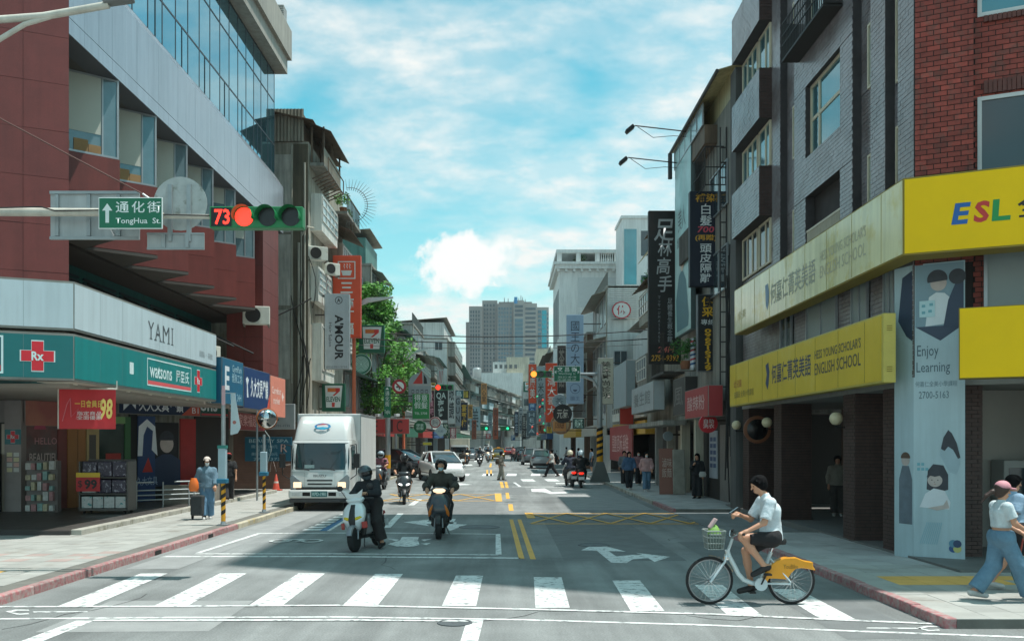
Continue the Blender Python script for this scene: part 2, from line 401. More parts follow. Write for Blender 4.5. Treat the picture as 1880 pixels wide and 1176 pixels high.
# ---------------- pavements
XL, XLA, XR, XRA = -7.0, -9.9, 5.3, 7.45
conc = mat('kerb_concrete', 'a9a69c', .85, var=.18, scale=3, bump=.4, fine=.1, orand=.12, c2='8a8779', c2pos=(.5, .62), c2scale=2.3)
redk = mat('kerb_red_paint', 'a3686a', .8, var=.2, scale=6, bump=.3, orand=.12, c2='9d8f8a', c2pos=(.40, .62), c2scale=14)
yelk = mat('kerb_worn', 'ada591', .85, var=.2, scale=5, bump=.4, orand=.15, c2='b9a36a', c2pos=(.6, .68), c2scale=4)
slab = mat('paving_slab', '9d9d98', .85, var=.10, scale=1.6, fine=.07, orand=.10, c2='8f8c85', c2pos=(.55, .68), c2scale=1.3)
slabr = mat('paving_slab_red', 'a08f89', .85, var=.10, scale=1.6, fine=.07, orand=.08)
slabd = mat('paving_slab_grey', 'a3a3a0', .85, var=.12, scale=1.6, fine=.08, orand=.12, c2='94938d', c2pos=(.55, .68), c2scale=1.1)
tact = mat('tactile_yellow', 'd9a757', .75, var=.10, scale=4, fine=.06, orand=.10)
bed = mat('paving_joint', '6d6c66', .9, var=.2, scale=3)
def pavement(name, label, x0, x1, y0, y1, tile, side, pick, nmax=300, h=.12, tm=None):
    root = MB().box(x0, x1, y0, y1, -.05, h - .008).build(name, bed); tag(root, label, kind='structure')
    g = .006; me = MB().box(-tile[0] / 2 + g / 2, tile[0] / 2 - g / 2, -tile[1] / 2 + g / 2, tile[1] / 2 - g / 2, -.02, 0).mesh('paving_tile')
    cells = []
    ny = int((y1 - y0) / tile[1]); nx = int((x1 - x0) / tile[0])
    for j in range(ny):
        for i in range(nx):
            x = x0 + (i + .5) * tile[0] + (0 if side < 0 else 0); y = y0 + (j + .5) * tile[1]
            cells.append((x, y, pick(x, y)))
    vis = [c for c in cells if abs(WX(0, 1)) and -30 < c[0] / c[1] * FPX + VX < 1910 and c[1] > 9.5]
    vis.sort(key=lambda c: c[1]); near = vis[:nmax]; far = vis[nmax:]
    mes = {}
    for x, y, m in near:
        if m.name not in mes:
            mm_ = me.copy(); mm_.materials.append(m); mes[m.name] = mm_
        o = bpy.data.objects.new('tactile_tile' if m is tact else 'paving_tile', mes[m.name]); COL.objects.link(o); o.parent = root
        o.location = (x, y, h + random.uniform(-.0015, .0015)); o.rotation_euler = (random.gauss(0, .0015), random.gauss(0, .0015), 0)
    mb = MB()
    for x, y, m in far: mb.box(x - tile[0] / 2 + g / 2, x + tile[0] / 2 - g / 2, y - tile[1] / 2 + g / 2, y + tile[1] / 2 - g / 2, h - .02, h)
    if far: tag(mb.build('paving_tiles', tm, root), kind='stuff')
    return root
def pickl(x, y):
    if 13.9 < y < 15.4 and x < -8.3 and not (14.3 < y < 15.0 and x < -9.2): return tact
    if 16.4 < y < 18.2: return slabr if (int((x + 50) / .29) + int(y / .29)) % 3 == 0 else slab
    return slab
pl = pavement('left_pavement', 'pale paved footway between the left kerb and the arcade', -13.5, XL - .15, 11.0, 62, (.40, .40), -1, pickl, 300, tm=slab)
def pickr(x, y):
    if (14.0 < y < 14.8 and 5.9 < x < 7.6) or (14.4 < y < 14.8 and 5.9 < x < 12): return tact
    return slabd if y > 16 else slab
pr = pavement('right_pavement', 'grey paved footway round the yellow-signed corner building', XR + .15, 14, 11.2, 22.4, (.45, .45), 1, pickr, 300, tm=slabd)
pr2 = pavement('far_right_pavement', 'grey paved footway in front of the far right shop row', XR + .15, 9, 29.8, 75, (.45, .45), 1, lambda x, y: slabd, 150, tm=slabd)
def kerbs(parent, x, y0, y1, s, colour, h=.135, step=.95):
    mbm = MB().box(-.075, .075, -step / 2 + .004, step / 2 - .004, -.1, h)
    me = None; cache = {}
    n = int((y1 - y0) / step)
    for i in range(n):
        y = y0 + (i + .5) * step; m = colour(y)
        if m.name not in cache:
            o = mbm.build('kerb_stone', m, parent, bevel=.018, seg=2); cache[m.name] = o.data
        else:
            o = bpy.data.objects.new('kerb_stone', cache[m.name]); COL.objects.link(o); o.parent = parent
        o.location = (x + s * .075 + random.uniform(-.006, .006), y, random.uniform(-.006, .006)); o.rotation_euler.z = random.gauss(0, .004)
kerbs(pl, XL - .15, 9.0, 62, 1, lambda y: redk if y < 24.5 else yelk)
kerbs(pr, XR, 11.2, 22.4, 1, lambda y: redk)
kerbs(pr2, XR, 29.8, 75, 1, lambda y: redk if y < 34 else conc)
# worn drain grates in the left kerb
for y in (18.6, 21.9): MB().box(-7.002, -6.993, y - .17, y + .17, .01, .09).build('drain_slot', flat('1f1f1e', .9), pl)
# raised step and dark tiled arcade floor on the left
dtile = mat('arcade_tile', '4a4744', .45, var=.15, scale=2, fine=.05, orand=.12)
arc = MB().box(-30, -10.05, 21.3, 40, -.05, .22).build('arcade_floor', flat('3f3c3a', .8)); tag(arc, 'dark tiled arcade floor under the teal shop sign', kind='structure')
for i in range(13):
    o = MB().box(-10.05, -9.80, 21.35 + i * 1.4, 22.735 + i * 1.4, -.04, .245).build('edge_stone', conc, arc, bevel=.012)
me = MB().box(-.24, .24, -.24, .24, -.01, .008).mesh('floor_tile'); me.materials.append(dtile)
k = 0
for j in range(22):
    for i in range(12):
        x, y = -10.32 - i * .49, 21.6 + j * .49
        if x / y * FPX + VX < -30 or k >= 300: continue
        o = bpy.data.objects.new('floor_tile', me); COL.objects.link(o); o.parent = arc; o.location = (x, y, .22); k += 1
MB().prism([(-14, 19.2), (-10.2, 21.2), (-9.9, 21.34), (-30, 21.34), (-30, 11)], 'z', -.04, .115).build('corner_paving', slab, pl)
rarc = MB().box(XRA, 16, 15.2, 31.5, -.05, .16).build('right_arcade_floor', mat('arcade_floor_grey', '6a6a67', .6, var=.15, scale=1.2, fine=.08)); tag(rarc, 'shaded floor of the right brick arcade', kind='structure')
MB().box(5.32, XRA, 22.42, 29.78, -.05, .02).build('driveway', asph, road)

# repair patches, trench cuts, cracks and tyre-darkened tracks in the asphalt
pa = mat('asphalt_patch', '6f7272', .85, var=.15, scale=2, fine=.2, bump=.4, bscale=150); pb2 = mat('asphalt_patch_pale', '84878', .85) if 0 else mat('asphalt_patch_pale', '8f9190', .85, var=.12, scale=2, fine=.16, bump=.4, bscale=150); tar = flat('3a3b3c', .7)
def slabq(name, m_, pts, z):
    return MB().quad(*[(x, y, z) for x, y in pts]).build(name, m_, road)
for (x0, x1, y0, y1, m_) in ((1.1, 3.4, 17.6, 27.2, pa), (-6.8, -5.9, 16.5, 30, pb2), (-2.2, -.4, 28.5, 41, pa), (2.2, 4.9, 31, 45, pb2), (-5.6, -3.6, 11.0, 13.2, pb2), (3.9, 4.9, 10.6, 21, pa), (-.2, .9, 40, 70, pa)):
    slabq('asphalt_patch', m_, [(x0, y0), (x1 + .04, y0 + .05), (x1, y1), (x0 - .03, y1)], .0018)
rc_ = random.Random(3)
for k in range(16):
    x, y = rc_.uniform(-6.5, 5), rc_.uniform(11, 34); a = rc_.uniform(0, 6.28); P = []
    for i in range(rc_.randint(5, 10)): P.append((x, y)); a += rc_.gauss(0, .5); x += .35 * math.cos(a); y += .35 * math.sin(a)
    mb = MB(); vs = []
    for i, (px, py) in enumerate(P):
        q0 = P[max(i - 1, 0)]; q1 = P[min(i + 1, len(P) - 1)]; d = Vector((q1[0] - q0[0], q1[1] - q0[1], 0)).normalized(); w_ = .012 * (1 - abs(i / (len(P) - 1) - .5))
        vs += [(px - d.y * w_, py + d.x * w_, .0030), (px + d.y * w_, py - d.x * w_, .0030)]
    o = mb.add(vs, [(2 * i, 2 * i + 1, 2 * i + 3, 2 * i + 2) for i in range(len(P) - 1)]).build('crack', tar, road)
    if o.data.polygons[0].normal.z < 0: o.data.flip_normals()
# ================================================================== BUILDINGS, near pair
def grid_rects(u0, u1, z0, z1, ops):
    """wall rectangle minus openings -> list of rectangles (merged along u)"""
    zs = sorted({z0, z1} | {min(max(z, z0), z1) for o in ops for z in o[2:4]})
    out = []
    for a, b in zip(zs, zs[1:]):
        if b - a < 1e-4: continue
        cuts = sorted([(o[0], o[1]) for o in ops if o[2] < b - 1e-4 and o[3] > a + 1e-4]); u = u0
        for c, d in cuts:
            if c > u + 1e-4: out.append((u, min(c, u1), a, b))
            u = max(u, d)
        if u < u1 - 1e-4: out.append((u, u1, a, b))
    return out
def slabs(M, rects, t, name, m, parent):
    mb = MB(); mb.M = M
    for u0, u1, z0, z1 in rects: mb.box(u0, u1, z0, z1, -t, 0)
    return mb.build(name, m, parent)
def brick_cells(rects, bw, bh, g):
    out = []
    for u0, u1, z0, z1 in rects:
        k0, k1 = math.floor(z0 / bh), math.ceil(z1 / bh)
        for k in range(k0, k1):
            a, b = max(z0, k * bh), min(z1, (k + 1) * bh - g)
            if b - a < bh * .25: continue
            off = (k % 2) * bw / 2
            for j in range(math.floor((u0 - off) / bw), math.ceil((u1 - off) / bw)):
                c, d = max(u0, j * bw + off), min(u1, (j + 1) * bw + off - g)
                if d - c > bw * .12: out.append((c, d, a, b))
    return out
def lay_bricks(M, cells, m, parent, proud=.012, single=0, m2=None, name='bricks'):
    """bricks as boxes standing proud of their wall: the first ones singly, the rest joined"""
    cache = {}
    for c, d, a, b in cells[:single]:
        key = (round(d - c, 3), round(b - a, 3))
        if key not in cache:
            mb = MB().box(-key[0] / 2, key[0] / 2, -key[1] / 2, key[1] / 2, -.005, proud); me = mb.mesh('brick'); me.materials.append(m); cache[key] = me
        o = bpy.data.objects.new('brick', cache[key]); COL.objects.link(o); o.parent = parent
        o.matrix_local = M @ Matrix.Translation(((c + d) / 2, (a + b) / 2, random.uniform(-.003, .003)))
    mb = MB(); mb.M = M
    for c, d, a, b in cells[single:]: mb.box(c, d, a, b, -.004, proud + random.uniform(-.003, .003))
    if len(cells) > single: tag(mb.build(name, m, parent), kind='stuff')
glassd = mat('window_glass', '2c3c42', .08, var=.1, scale=.7, spec=.9)
glasst = mat('window_glass_teal', '5d8f98', .06, .55, var=.12, scale=.6, spec=.9)
frost = mat('window_glass_frosted', '8b9492', .35, var=.1, scale=.6)
beige = mat('window_frame_beige', 'cbbfa6', .5, var=.08, fine=.05)
alu = mat('aluminium', '9ea3a6', .4, .6, var=.08)
def window(M, u0, u1, z0, z1, parent, fm=None, gm=None, vs=(.5,), hs=(), fw=.05, d=-.06, name='window'):
    fm = fm or beige; gm = gm or glassd
    mb = MB(); mb.M = M
    mb.box(u0, u0 + fw, z0, z1, d, d + .06).box(u1 - fw, u1, z0, z1, d, d + .06).box(u0 + fw, u1 - fw, z0, z0 + fw, d, d + .06).box(u0 + fw, u1 - fw, z1 - fw, z1, d, d + .06)
    for t in vs: c = u0 + (u1 - u0) * t; mb.box(c - fw / 2, c + fw / 2, z0 + fw, z1 - fw, d, d + .055)
    for t in hs: c = z0 + (z1 - z0) * t; mb.box(u0 + fw, u1 - fw, c - fw / 2, c + fw / 2, d, d + .05)
    f = mb.build(name, fm, parent)
    us = [0] + sorted(vs) + [1]; zz = [0] + sorted(hs) + [1]
    for a, b in zip(us, us[1:]):
        for c, e in zip(zz, zz[1:]):
            g = MB(); g.M = M
            g.box(u0 + (u1 - u0) * a + fw * .5, u0 + (u1 - u0) * b - fw * .5, z0 + (z1 - z0) * c + fw * .5, z0 + (z1 - z0) * e - fw * .5, d + .012, d + .026)
            g.build('pane', gm, f)
    return f
dark = flat('191817', .8)
acw = mat('ac_casing', 'cfcfc4', .55, var=.08, scale=3, fine=.04, c2='b3ab95', c2pos=(.6, .72))
def ac_unit(loc, rz, label, sc=1.0, cage=False):
    t = thing('air_conditioner', label, 'air conditioner', loc, rz, 'air conditioner units on the facades', sc)
    MB().box(-.42, .42, -.15, .15, 0, .58).build('casing', acw, t, bevel=.02)
    MB().lathe([(.02, 0), (.23, 0), (.24, .01), (.24, .03)], 20, frame((-.1, -.153, .29), CAMR)).build('fan', dark, t)
    mb = MB()
    for i in range(9): mb.box(-.36, .16, -.172, -.166, .06 + i * .055, .075 + i * .055)
    for x in (-.36, -.1, .14): mb.box(x, x + .015, -.180, -.173, .05, .53)
    mb.build('grille', acw, t)
    MB().box(-.4, -.36, -.2, .3, -.06, -.002).box(.36, .4, -.2, .3, -.06, -.002).build('bracket', flat('6b665c', .7), t)
    return t

# ---------------------------------------------------------------- right: brick corner building
d0 = Vector((.902, -.431, 0)); RC = Vector((7.5, 17.05, 0))
r1 = thing('brick_building', 'grey and red brick corner building with yellow signs on the right', 'building', (7.5, 17.05, 0))
INV = Matrix.Translation((-7.5, -17.05, 0))
S = INV @ frame((7.5, 29.3, 0), STR); F = INV @ frame(RC, d0)
gb = mat('glazed_brick_grey', '8b8688', .26, var=.18, scale=1.8, fine=.10, spec=.65, c2='756c6b', c2pos=(.46, .62), c2scale=.8)
rb = mat('brick_red', '8e3d31', .65, var=.22, scale=7, fine=.10, orand=.28, c2='7a4338', c2pos=(.5, .62), c2scale=5)
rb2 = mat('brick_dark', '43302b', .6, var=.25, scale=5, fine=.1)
mortar = mat('mortar_dark', '2b2726', .9, var=.2, scale=5)
mortarg = mat('mortar_grey', '3d3a3b', .9, var=.2, scale=4)
uY = lambda Y: 29.3 - Y
ZT = 17.6; PT = 2.76
mb = MB(); mb.M = INV
front = [(7.74 + .902 * k, 17.25 - .431 * k) for k in (0, 9)]
mb.prism([(7.74, 29.25), front[0], front[1], (16, 29.25)], 'z', 3.5, 40).build('core', mat('recess_wall', '3a3433', .8, var=.2), r1)
main = []; rec = []
ops = []; wins = []
for k in range(-1, 4):
    z = k * PT
    ops.append((uY(23.2), uY(20.8), 9.35 + z, 11.15 + z))
# main plane strips and recessed strips
for (ya, yb, oo) in ((26.15, 25.35, []), (24.1, 20.05, ops), (19.05, 18.33, []), (17.72, 17.05, [])): main += grid_rects(uY(ya), uY(yb), 3.45 + 0, ZT, oo)
main = [r for r in main if r[3] > 3.5]
slabs(S, main, .22, 'wall', mortarg, r1)
cells = brick_cells(main, .225, .092, .009)
lay_bricks(S, cells, gb, r1)
SR = shift(S, 0, 0, -.20)
nops = []
for k in range(-1, 3):
    nops += [(uY(24.75), uY(24.15), 9.8 + k * PT, 11.2 + k * PT), (uY(19.62), uY(19.08), 9.72 + k * PT, 11.08 + k * PT), (uY(18.2), uY(17.75), 9.3 + k * PT, 11.2 + k * PT)]
recs = []
for (ya, yb) in ((25.35, 24.1), (20.05, 19.05), (18.33, 17.72)): recs += grid_rects(uY(ya), uY(yb), 3.45, ZT, [o for o in nops if o[0] >= uY(ya) - .01 and o[1] <= uY(yb) + .01])
for q in range(3): slabs(SR, [r for r in recs if (r[0] < 6) * 0 == 0 and (0 if r[0] < 6 else 1 if r[0] < 10.5 else 2) == q], .04, 'recessed_wall', mortarg, r1)
lay_bricks(SR, brick_cells(recs, .225, .092, .009), gb, r1, name='recessed_bricks')
for i, o in enumerate(nops): window(shift(SR, 0, 0, .03), *o, r1, gm=glasst if i % 3 < 2 else glassd, vs=(.35,) if i % 3 == 1 else (.5,), fw=.055, d=-.03)
for k in range(-1, 4):
    o = ops[k + 1]
    if k == -1:      # open balcony recess with rail and fan coil
        mb = MB(); mb.M = S
        mb.box(o[0], o[1], o[2] + .9, o[2] + .95, -.05, -.01).box(o[0], o[1], o[2] + .1, o[2] + .14, -.05, -.01)
        for i in range(23): u = o[0] + .05 + i * (o[1] - o[0] - .1) / 22; mb.box(u - .012, u + .012, o[2] + .14, o[2] + .9, -.045, -.015)
        mb.build('balcony_rail', mat('rail_cream', 'c9c1ae', .5, var=.1), r1)
    elif k == 1:
        mb = MB(); mb.M = S
        mb.box(o[0] - .5, o[1] + .2, o[2] - .15, o[2] - .09, .02, .46)
        for z in (.25, .5, .8): mb.box(o[0] - .5, o[1] + .2, o[2] + z, o[2] + z + .03, .43, .46)
        for i in range(26): u = o[0] - .48 + i * (o[1] - o[0] + .66) / 25; mb.box(u - .009, u + .009, o[2] - .09, o[2] + .8, .435, .455)
        for u in (o[0] - .5, o[1] + .17): mb.box(u, u + .03, o[2] - .12, o[2] + .83, .02, .44)
        mb.build('window_guard', flat('2a2725', .6), r1)
        window(S, *o, r1, gm=glasst, vs=(.5,), fw=.07, d=-.17)
    else:
        window(S, *o, r1, gm=glasst, vs=(.26,), hs=(.52,), fw=.08, d=-.17)
# far bay: brick parapet boxes and window bands
for k in range(-2, 3):
    zb = 11.42 + k * PT
    M2 = shift(S, 0, 0, .36)
    if k > -2:
        slabs(M2, [(0, uY(26.15), zb, zb + 1.4)], .58, 'parapet', mortarg, r1)
        lay_bricks(M2, brick_cells([(0, uY(26.15), zb, zb + 1.4)], .225, .092, .009), gb, r1, name='parapet_bricks')
        ME = INV @ frame((7.14, 26.14, 0), CAMR)
        lay_bricks(ME, brick_cells([(0, .36, zb, zb + 1.4)], .18, .092, .012), rb2, r1, name='parapet_end_bricks')
    if k < 2:
        window(shift(S, 0, 0, .1), .05, uY(27.5), zb + 1.44, zb + 2.72, r1, gm=glasst if k > -2 else glassd, vs=(.33, .66), fw=.06, d=-.1)
        window(shift(S, 0, 0, .1), uY(27.35), uY(26.2), zb + 1.44, zb + 2.72, r1, gm=glasst if k > -2 else glassd, vs=(.6,), fw=.06, d=-.1)
slabs(S, [(0, uY(26.15), 3.45, 7.3)], .22, 'wall', mortarg, r1)
lay_bricks(S, brick_cells([(0, uY(26.15), 3.45, 7.3)], .225, .092, .009), gb, r1, name='lower_bricks')
MB().box(-.36, -.02, 12.25, 12.3, 15, 16).build('cap', mortarg, r1) if 0 else None
# red brick front, turned to the crossing
fops = [(1.05, 6, 9.95 - 2.86, 8.5), (1.05, 6, 9.95, 11.36), (1.05, 6, 12.8, 14.2)]
frects = grid_rects(.02, .98, 5.5, ZT, [])
slabs(F, frects, .25, 'front_wall', mortar, r1)
fc = brick_cells(frects, .225, .094, .014); fc.sort(key=lambda c: c[2] if c[2] > 6.7 else 99)
FB = shift(F, 0, 0, -.24)
frects2 = grid_rects(.98, 8, 3.45, 14.3, fops)
slabs(FB, frects2, .05, 'front_wall', mortar, r1)
fc2 = brick_cells(frects2, .225, .094, .014)
fcv = [c for c in fc2 if c[0] < 2.4 and c[2] > 6.6 and c[2] < 12]
lay_bricks(F, fc, rb, r1, single=170)
lay_bricks(FB, fcv + [c for c in fc2 if c not in set(fcv)], rb, r1, single=130)
sold = mat('brick_soldier', '5c332c', .65, var=.2, scale=6, orand=.2)
mbs = MB(); mbs.M = FB
for o in fops:
    for i in range(70):
        u = 1.15 + i * .075; mbs.box(u, u + .064, o[3] + .04, o[3] + .27, 0, .07)
        mbs.box(u, u + .064, o[2] - .12, o[2] - .01, 0, .08)
tag(mbs.build('soldier_bricks', sold, r1), kind='stuff')
whitef = mat('window_frame_white', 'c9cbc9', .45, var=.06)
for i, o in enumerate(fops):
    window(FB, 1.05, 2.75, o[2], o[3], r1, fm=whitef, gm=glassd if i == 0 else glasst, vs=(.48,), fw=.07, d=-.02)
# first floor glazing band between the signs
for (ya, yb) in ((25.2, 24.2), (23.0, 20.9), (20.0, 19.1), (18.28, 17.75)):
    window(shift(S, 0, 0, .08), uY(ya), uY(yb), 4.3, 5.75, r1, fm=alu, gm=frost if ya != 25.2 else glassd, vs=(.5,), fw=.06, d=-.06)
window(FB, 1.15, 3.2, 4.2, 5.7, r1, fm=alu, gm=frost, vs=(.55,), fw=.06, d=.05)
# arcade: soffit, piers, back wall
mb = MB(); mb.M = INV
mb.prism([(7.45, 29.3), (7.45, 17.3), (7.52 + .902 * 6, 17.1 - .431 * 6), (14, 29.3)], 'z', 3.30, 3.44).build('soffit', mat('soffit_grey', '8d8c87', .8, var=.1), r1)
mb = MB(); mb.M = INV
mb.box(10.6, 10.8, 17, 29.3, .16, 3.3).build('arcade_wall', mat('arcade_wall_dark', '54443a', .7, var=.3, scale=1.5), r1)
mb = MB(); mb.M = INV
mb.box(9.0, 14, 18.6, 18.8, .16, 3.3).build('arcade_wall', mat('arcade_wall_pale', 'a9a7a0', .75, var=.1, scale=.8), r1)
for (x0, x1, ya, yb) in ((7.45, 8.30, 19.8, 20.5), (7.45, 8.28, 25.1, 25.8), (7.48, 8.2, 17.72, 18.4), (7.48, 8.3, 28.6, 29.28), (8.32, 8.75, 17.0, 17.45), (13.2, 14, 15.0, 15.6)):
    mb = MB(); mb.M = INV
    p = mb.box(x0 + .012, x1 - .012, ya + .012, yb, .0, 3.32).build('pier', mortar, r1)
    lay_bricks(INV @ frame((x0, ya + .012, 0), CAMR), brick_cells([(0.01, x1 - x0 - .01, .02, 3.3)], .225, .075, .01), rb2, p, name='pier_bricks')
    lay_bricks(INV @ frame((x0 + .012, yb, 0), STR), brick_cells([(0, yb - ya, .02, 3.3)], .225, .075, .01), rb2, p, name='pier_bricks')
# shopfront door and posters inside the arcade
mb = MB(); mb.M = INV
mb.box(10.55, 10.59, 21.4, 22.6, .16, 2.5).build('door', flat('b9bbb6', .4), r1)
mb = MB(); mb.M = INV
mb.box(10.53, 10.546, 21.5, 22.5, .25, 2.4).build('door_glass', glassd, r1)
mb = MB(); mb.M = INV
mb.box(10.53, 10.59, 23.3, 24.6, .6, 2.6).build('shop_window', glassd, r1)
kiosk = thing('ticket_machine', 'tall grey vending cabinet with dark glass against the arcade wall', 'cabinet', (10.15, 18.3, .16))
MB().box(-.45, .45, -.25, .25, .05, 1.75).build('cabinet_body', flat('9b9d9a', .5), kiosk, bevel=.02)
MB().box(-.36, .36, -.262, -.255, .5, 1.6).build('display_glass', glassd, kiosk)
MB().box(-.4, .4, -.2, .2, 0, .05).build('plinth', dark, kiosk)

# ---- yellow signs
yel = mat('sign_yellow', 'f3c506', .5, var=.05, scale=.8, fine=.02, spec=.25)
yels = mat('sign_yellow_glare', 'e8e2b4', .13, var=.08, scale=1.1, streak=.10, c2='d8c679', c2pos=(.52, .66), c2scale=.9)  # side face of the upper sign: sky glare put into a paler base colour
signed = flat('8e7a2a', .6)
blk = flat('1d1c1e', .5); navyt = flat('2c3f66', .5); redt = flat('b5322b', .5)
pu = .35
def slant_sign(name, label, z0, z1, front_len):
    """box sign along the street face that may turn the corner"""
    t = thing(name, label, 'shop sign', (6.9, 22, z0))
    iv = Matrix.Translation((-6.9, -22, -z0))
    return t, iv
t, iv = slant_sign('school_sign', 'long cream and yellow school sign wrapping the brick corner above', 5.55, 6.8, 5)
mb = MB(); mb.M = iv
C0 = Vector((6.9, 16.1, 0)); C1 = C0 + d0 * 5
mb.prism([(6.9, 28.0), (6.9, 16.1), (C1.x, C1.y), (C1.x + .2, C1.y + .42), (7.28, 16.55), (7.28, 28.0)], 'z', 5.5, 6.84).build('sign_case', signed, t)
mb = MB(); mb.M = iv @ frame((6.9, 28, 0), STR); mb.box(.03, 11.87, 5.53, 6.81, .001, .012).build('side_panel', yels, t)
mb = MB(); mb.M = iv @ frame(C0, d0); mb.box(.02, 4.98, 5.53, 6.81, .001, .012).build('front_panel', yel, t)
SG = iv @ frame((6.9, 28, 0), STR); FG = iv @ frame(C0, d0)
text('何嘉仁菁英美語', shift(SG, 5.6, 6.1, .012), 3.5, .55, flat('a5a592', .5), t, bold=.01)
text("HESS YOUNG SCHOLAR'S", shift(SG, 8.95, 6.32, .012), 2.6, .22, flat('b3ae92', .5), t)
text('ENGLISH SCHOOL', shift(SG, 8.95, 5.98, .012), 2.6, .26, flat('b3ae92', .5), t)
poly(shift(SG, 3.55, 6.1, .012), [(-.2, .32), (.05, .34), (.16, .1), (.12, -.2), (0, -.36), (-.14, -.2)], flat('7f97ad', .5), t, 'crest')
text('全美', shift(SG, .9, 6.0, .012), .9, .26, flat('a4914a', .5), t)
for ch, x, c, wd, sl_ in (('E', .96, '1f5fa3', .30, .16), ('S', 1.27, 'c4352f', .24, .1), ('L', 1.56, '1f8f4a', .28, .05)):
    text(ch, shift(FG, x - .06, 6.13, .012), wd, .36, flat(c, .5), t, bold=.035, shear=sl_)
text('全美', shift(FG, 2.12, 6.16, .012), .76, .40, blk, t, bold=.012)
t, iv = slant_sign('school_sign', 'lower yellow school sign box with blue lettering over the arcade piers', 3.35, 4.6, 0)
mb = MB(); mb.M = iv
mb.box(6.9, 7.13, 16.95, 28.6, 3.35, 4.62).build('sign_case', mat('sign_case_yellow', 'c9b75a', .5, var=.08), t, bevel=.012)
SG = iv @ frame((6.9, 28.6, 0), STR)
mb = MB(); mb.M = SG; mb.box(.05, 11.55, 3.39, 4.58, .001, .012).build('side_panel', mat('sign_yellow_worn', 'dfbd2a', .42, var=.08, scale=.9, fine=.03, c2='d8bf55', c2pos=(.55, .7)), t)
text('何嘉仁菁英美語', shift(SG, 6.1, 4.02, .012), 3.1, .50, flat('45475a', .5), t, bold=.012)
text("HESS YOUNG SCHOLAR'S", shift(SG, 9.25, 4.2, .012), 2.7, .20, flat('5a5748', .5), t, bold=.01)
text('ENGLISH SCHOOL', shift(SG, 9.25, 3.88, .012), 2.7, .26, flat('5a5748', .5), t, bold=.01)
poly(shift(SG, 4.15, 4.0, .012), [(-.16, .3), (.1, .36), (.2, .1), (.12, -.22), (.02, -.36), (-.16, -.18), (-.05, .05)], navyt, t, 'crest')
text('幼兒園', shift(SG, 1.0, 4.0, .012), .9, .22, flat('b0562e', .5), t)
text('安親班 全美小學課程', shift(SG, 1.7, 3.68, .012), 2.2, .20, flat('8a7b3a', .5), t)
for z in (3.55, 4.3):
    for i in range(3): MB().box(.06, .16, -5.056, -5.051, z - 3.35 + i * .04, z - 3.335 + i * .04).build('vent_slot', signed, t)
t = thing('school_sign', 'plain bright yellow sign box jutting in from the right edge', 'shop sign', (7.67, 15.7, 3.33))
mb = MB(); mb.M = frame((0, 0, 0), d0); mb.box(0, 5, 0, 1.2, -.3, 0).build('sign_case', signed, t)
mb = MB(); mb.M = frame((0, 0, 0), d0); mb.box(.015, 4.98, .015, 1.185, .001, .012).build('front_panel', yel, t)
FG = frame((0, 0, .6), d0)
poly(shift(FG, 1.17, 0, .012), [(-.14, .06), (-.1, .12), (0, .14), (.1, .06), (.12, -.1), (0, -.2), (-.12, -.1)], navyt, t, 'crest')
for sgn, y0q, y1q, zz0, zz1 in ((bpy.data.objects['school_sign'], 16.3, 27.9, 5.54, 6.8), (bpy.data.objects['school_sign.001'], 17.1, 28.5, 3.4, 4.57)):
    for k in range(8):
        yq = y0q + (k + .5) * (y1q - y0q) / 8; l_ = sgn.location
        MB().box(6.882 - l_.x, 6.889 - l_.x, yq - .004 - l_.y, yq + .004 - l_.y, zz0 - l_.z, zz1 - l_.z).build('panel_seam', flat('9a8a4a', .6), sgn)
# ---- poster-wrapped pillar
t = thing('poster_pillar', 'pillar wrapped in a pale blue school poster with two girls', 'poster pillar', (7.5, 17.08, .12))
pb = mat('poster_blue', 'abc0c6', .5, var=.06, scale=1.2, fine=.03, streak=.08)
mb = MB(); mb.M = Matrix.Translation((-7.5, -17.08, 0))
mb.prism([(7.33, 17.5), (7.5, 17.06), (8.22, 16.60), (8.4, 17.0), (8.2, 17.5)], 'z', 0, 5.4).build('poster_wrap', pb, t)
pd = Vector((.72, -.46, 0)).normalized(); PF = frame((0, -.02, 0), pd); PW = .854
skin_p = mat('print_skin', 'b9aca6', .5, var=.12, scale=5); hair_p = mat('print_hair', '343840', .5, var=.25, scale=9); tealp = flat('6fa9b6', .5); wht = flat('d5dde0', .5); navyp = flat('38465a', .5)
rect(PF, .03, PW - .02, 4.25, 5.38, flat('7f9aa6', .5), t, 'photo_print', .003)
poly(PF, [(.03, 4.25), (.45, 3.98), (PW - .02, 4.25)], navyp, t, 'photo_print', .003)
poly(PF, disc(.135, .42, 5.02), skin_p, t, 'photo_print', .008); poly(PF, disc(.17, .40, 5.1, a0=-10, a1=200), hair_p, t, 'photo_print', .0105)
poly(PF, [(.2, 4.25), (.26, 4.78), (.38, 4.86), (.52, 4.84), (.66, 4.7), (.7, 4.3)], wht, t, 'photo_print', .0055)
poly(PF, [(.5, 4.22), (.58, 4.7), (.7, 5.0), (.83, 5.02), (.83, 4.2)], flat('334257', .5), t, 'photo_print', .0125)
poly(PF, disc(.14, .73, 5.12), hair_p, t, 'photo_print', .0145)
rect(PF, .1, .36, 4.42, 4.72, flat('b9d8dc', .5), t, 'photo_print', .0165)
for i, (ax, ay) in enumerate(((.14, 4.6), (.25, 4.5), (.14, 4.48), (.27, 4.62))): rect(PF, ax, ax + .06, ay, ay + .05, tealp, t, 'photo_print', .0185)
text('Enjoy', shift(PF, .24, 3.78), .36, .26, flat('4d6470', .5), t); text('Learning', shift(PF, .33, 3.48), .56, .24, flat('4d6470', .5), t)
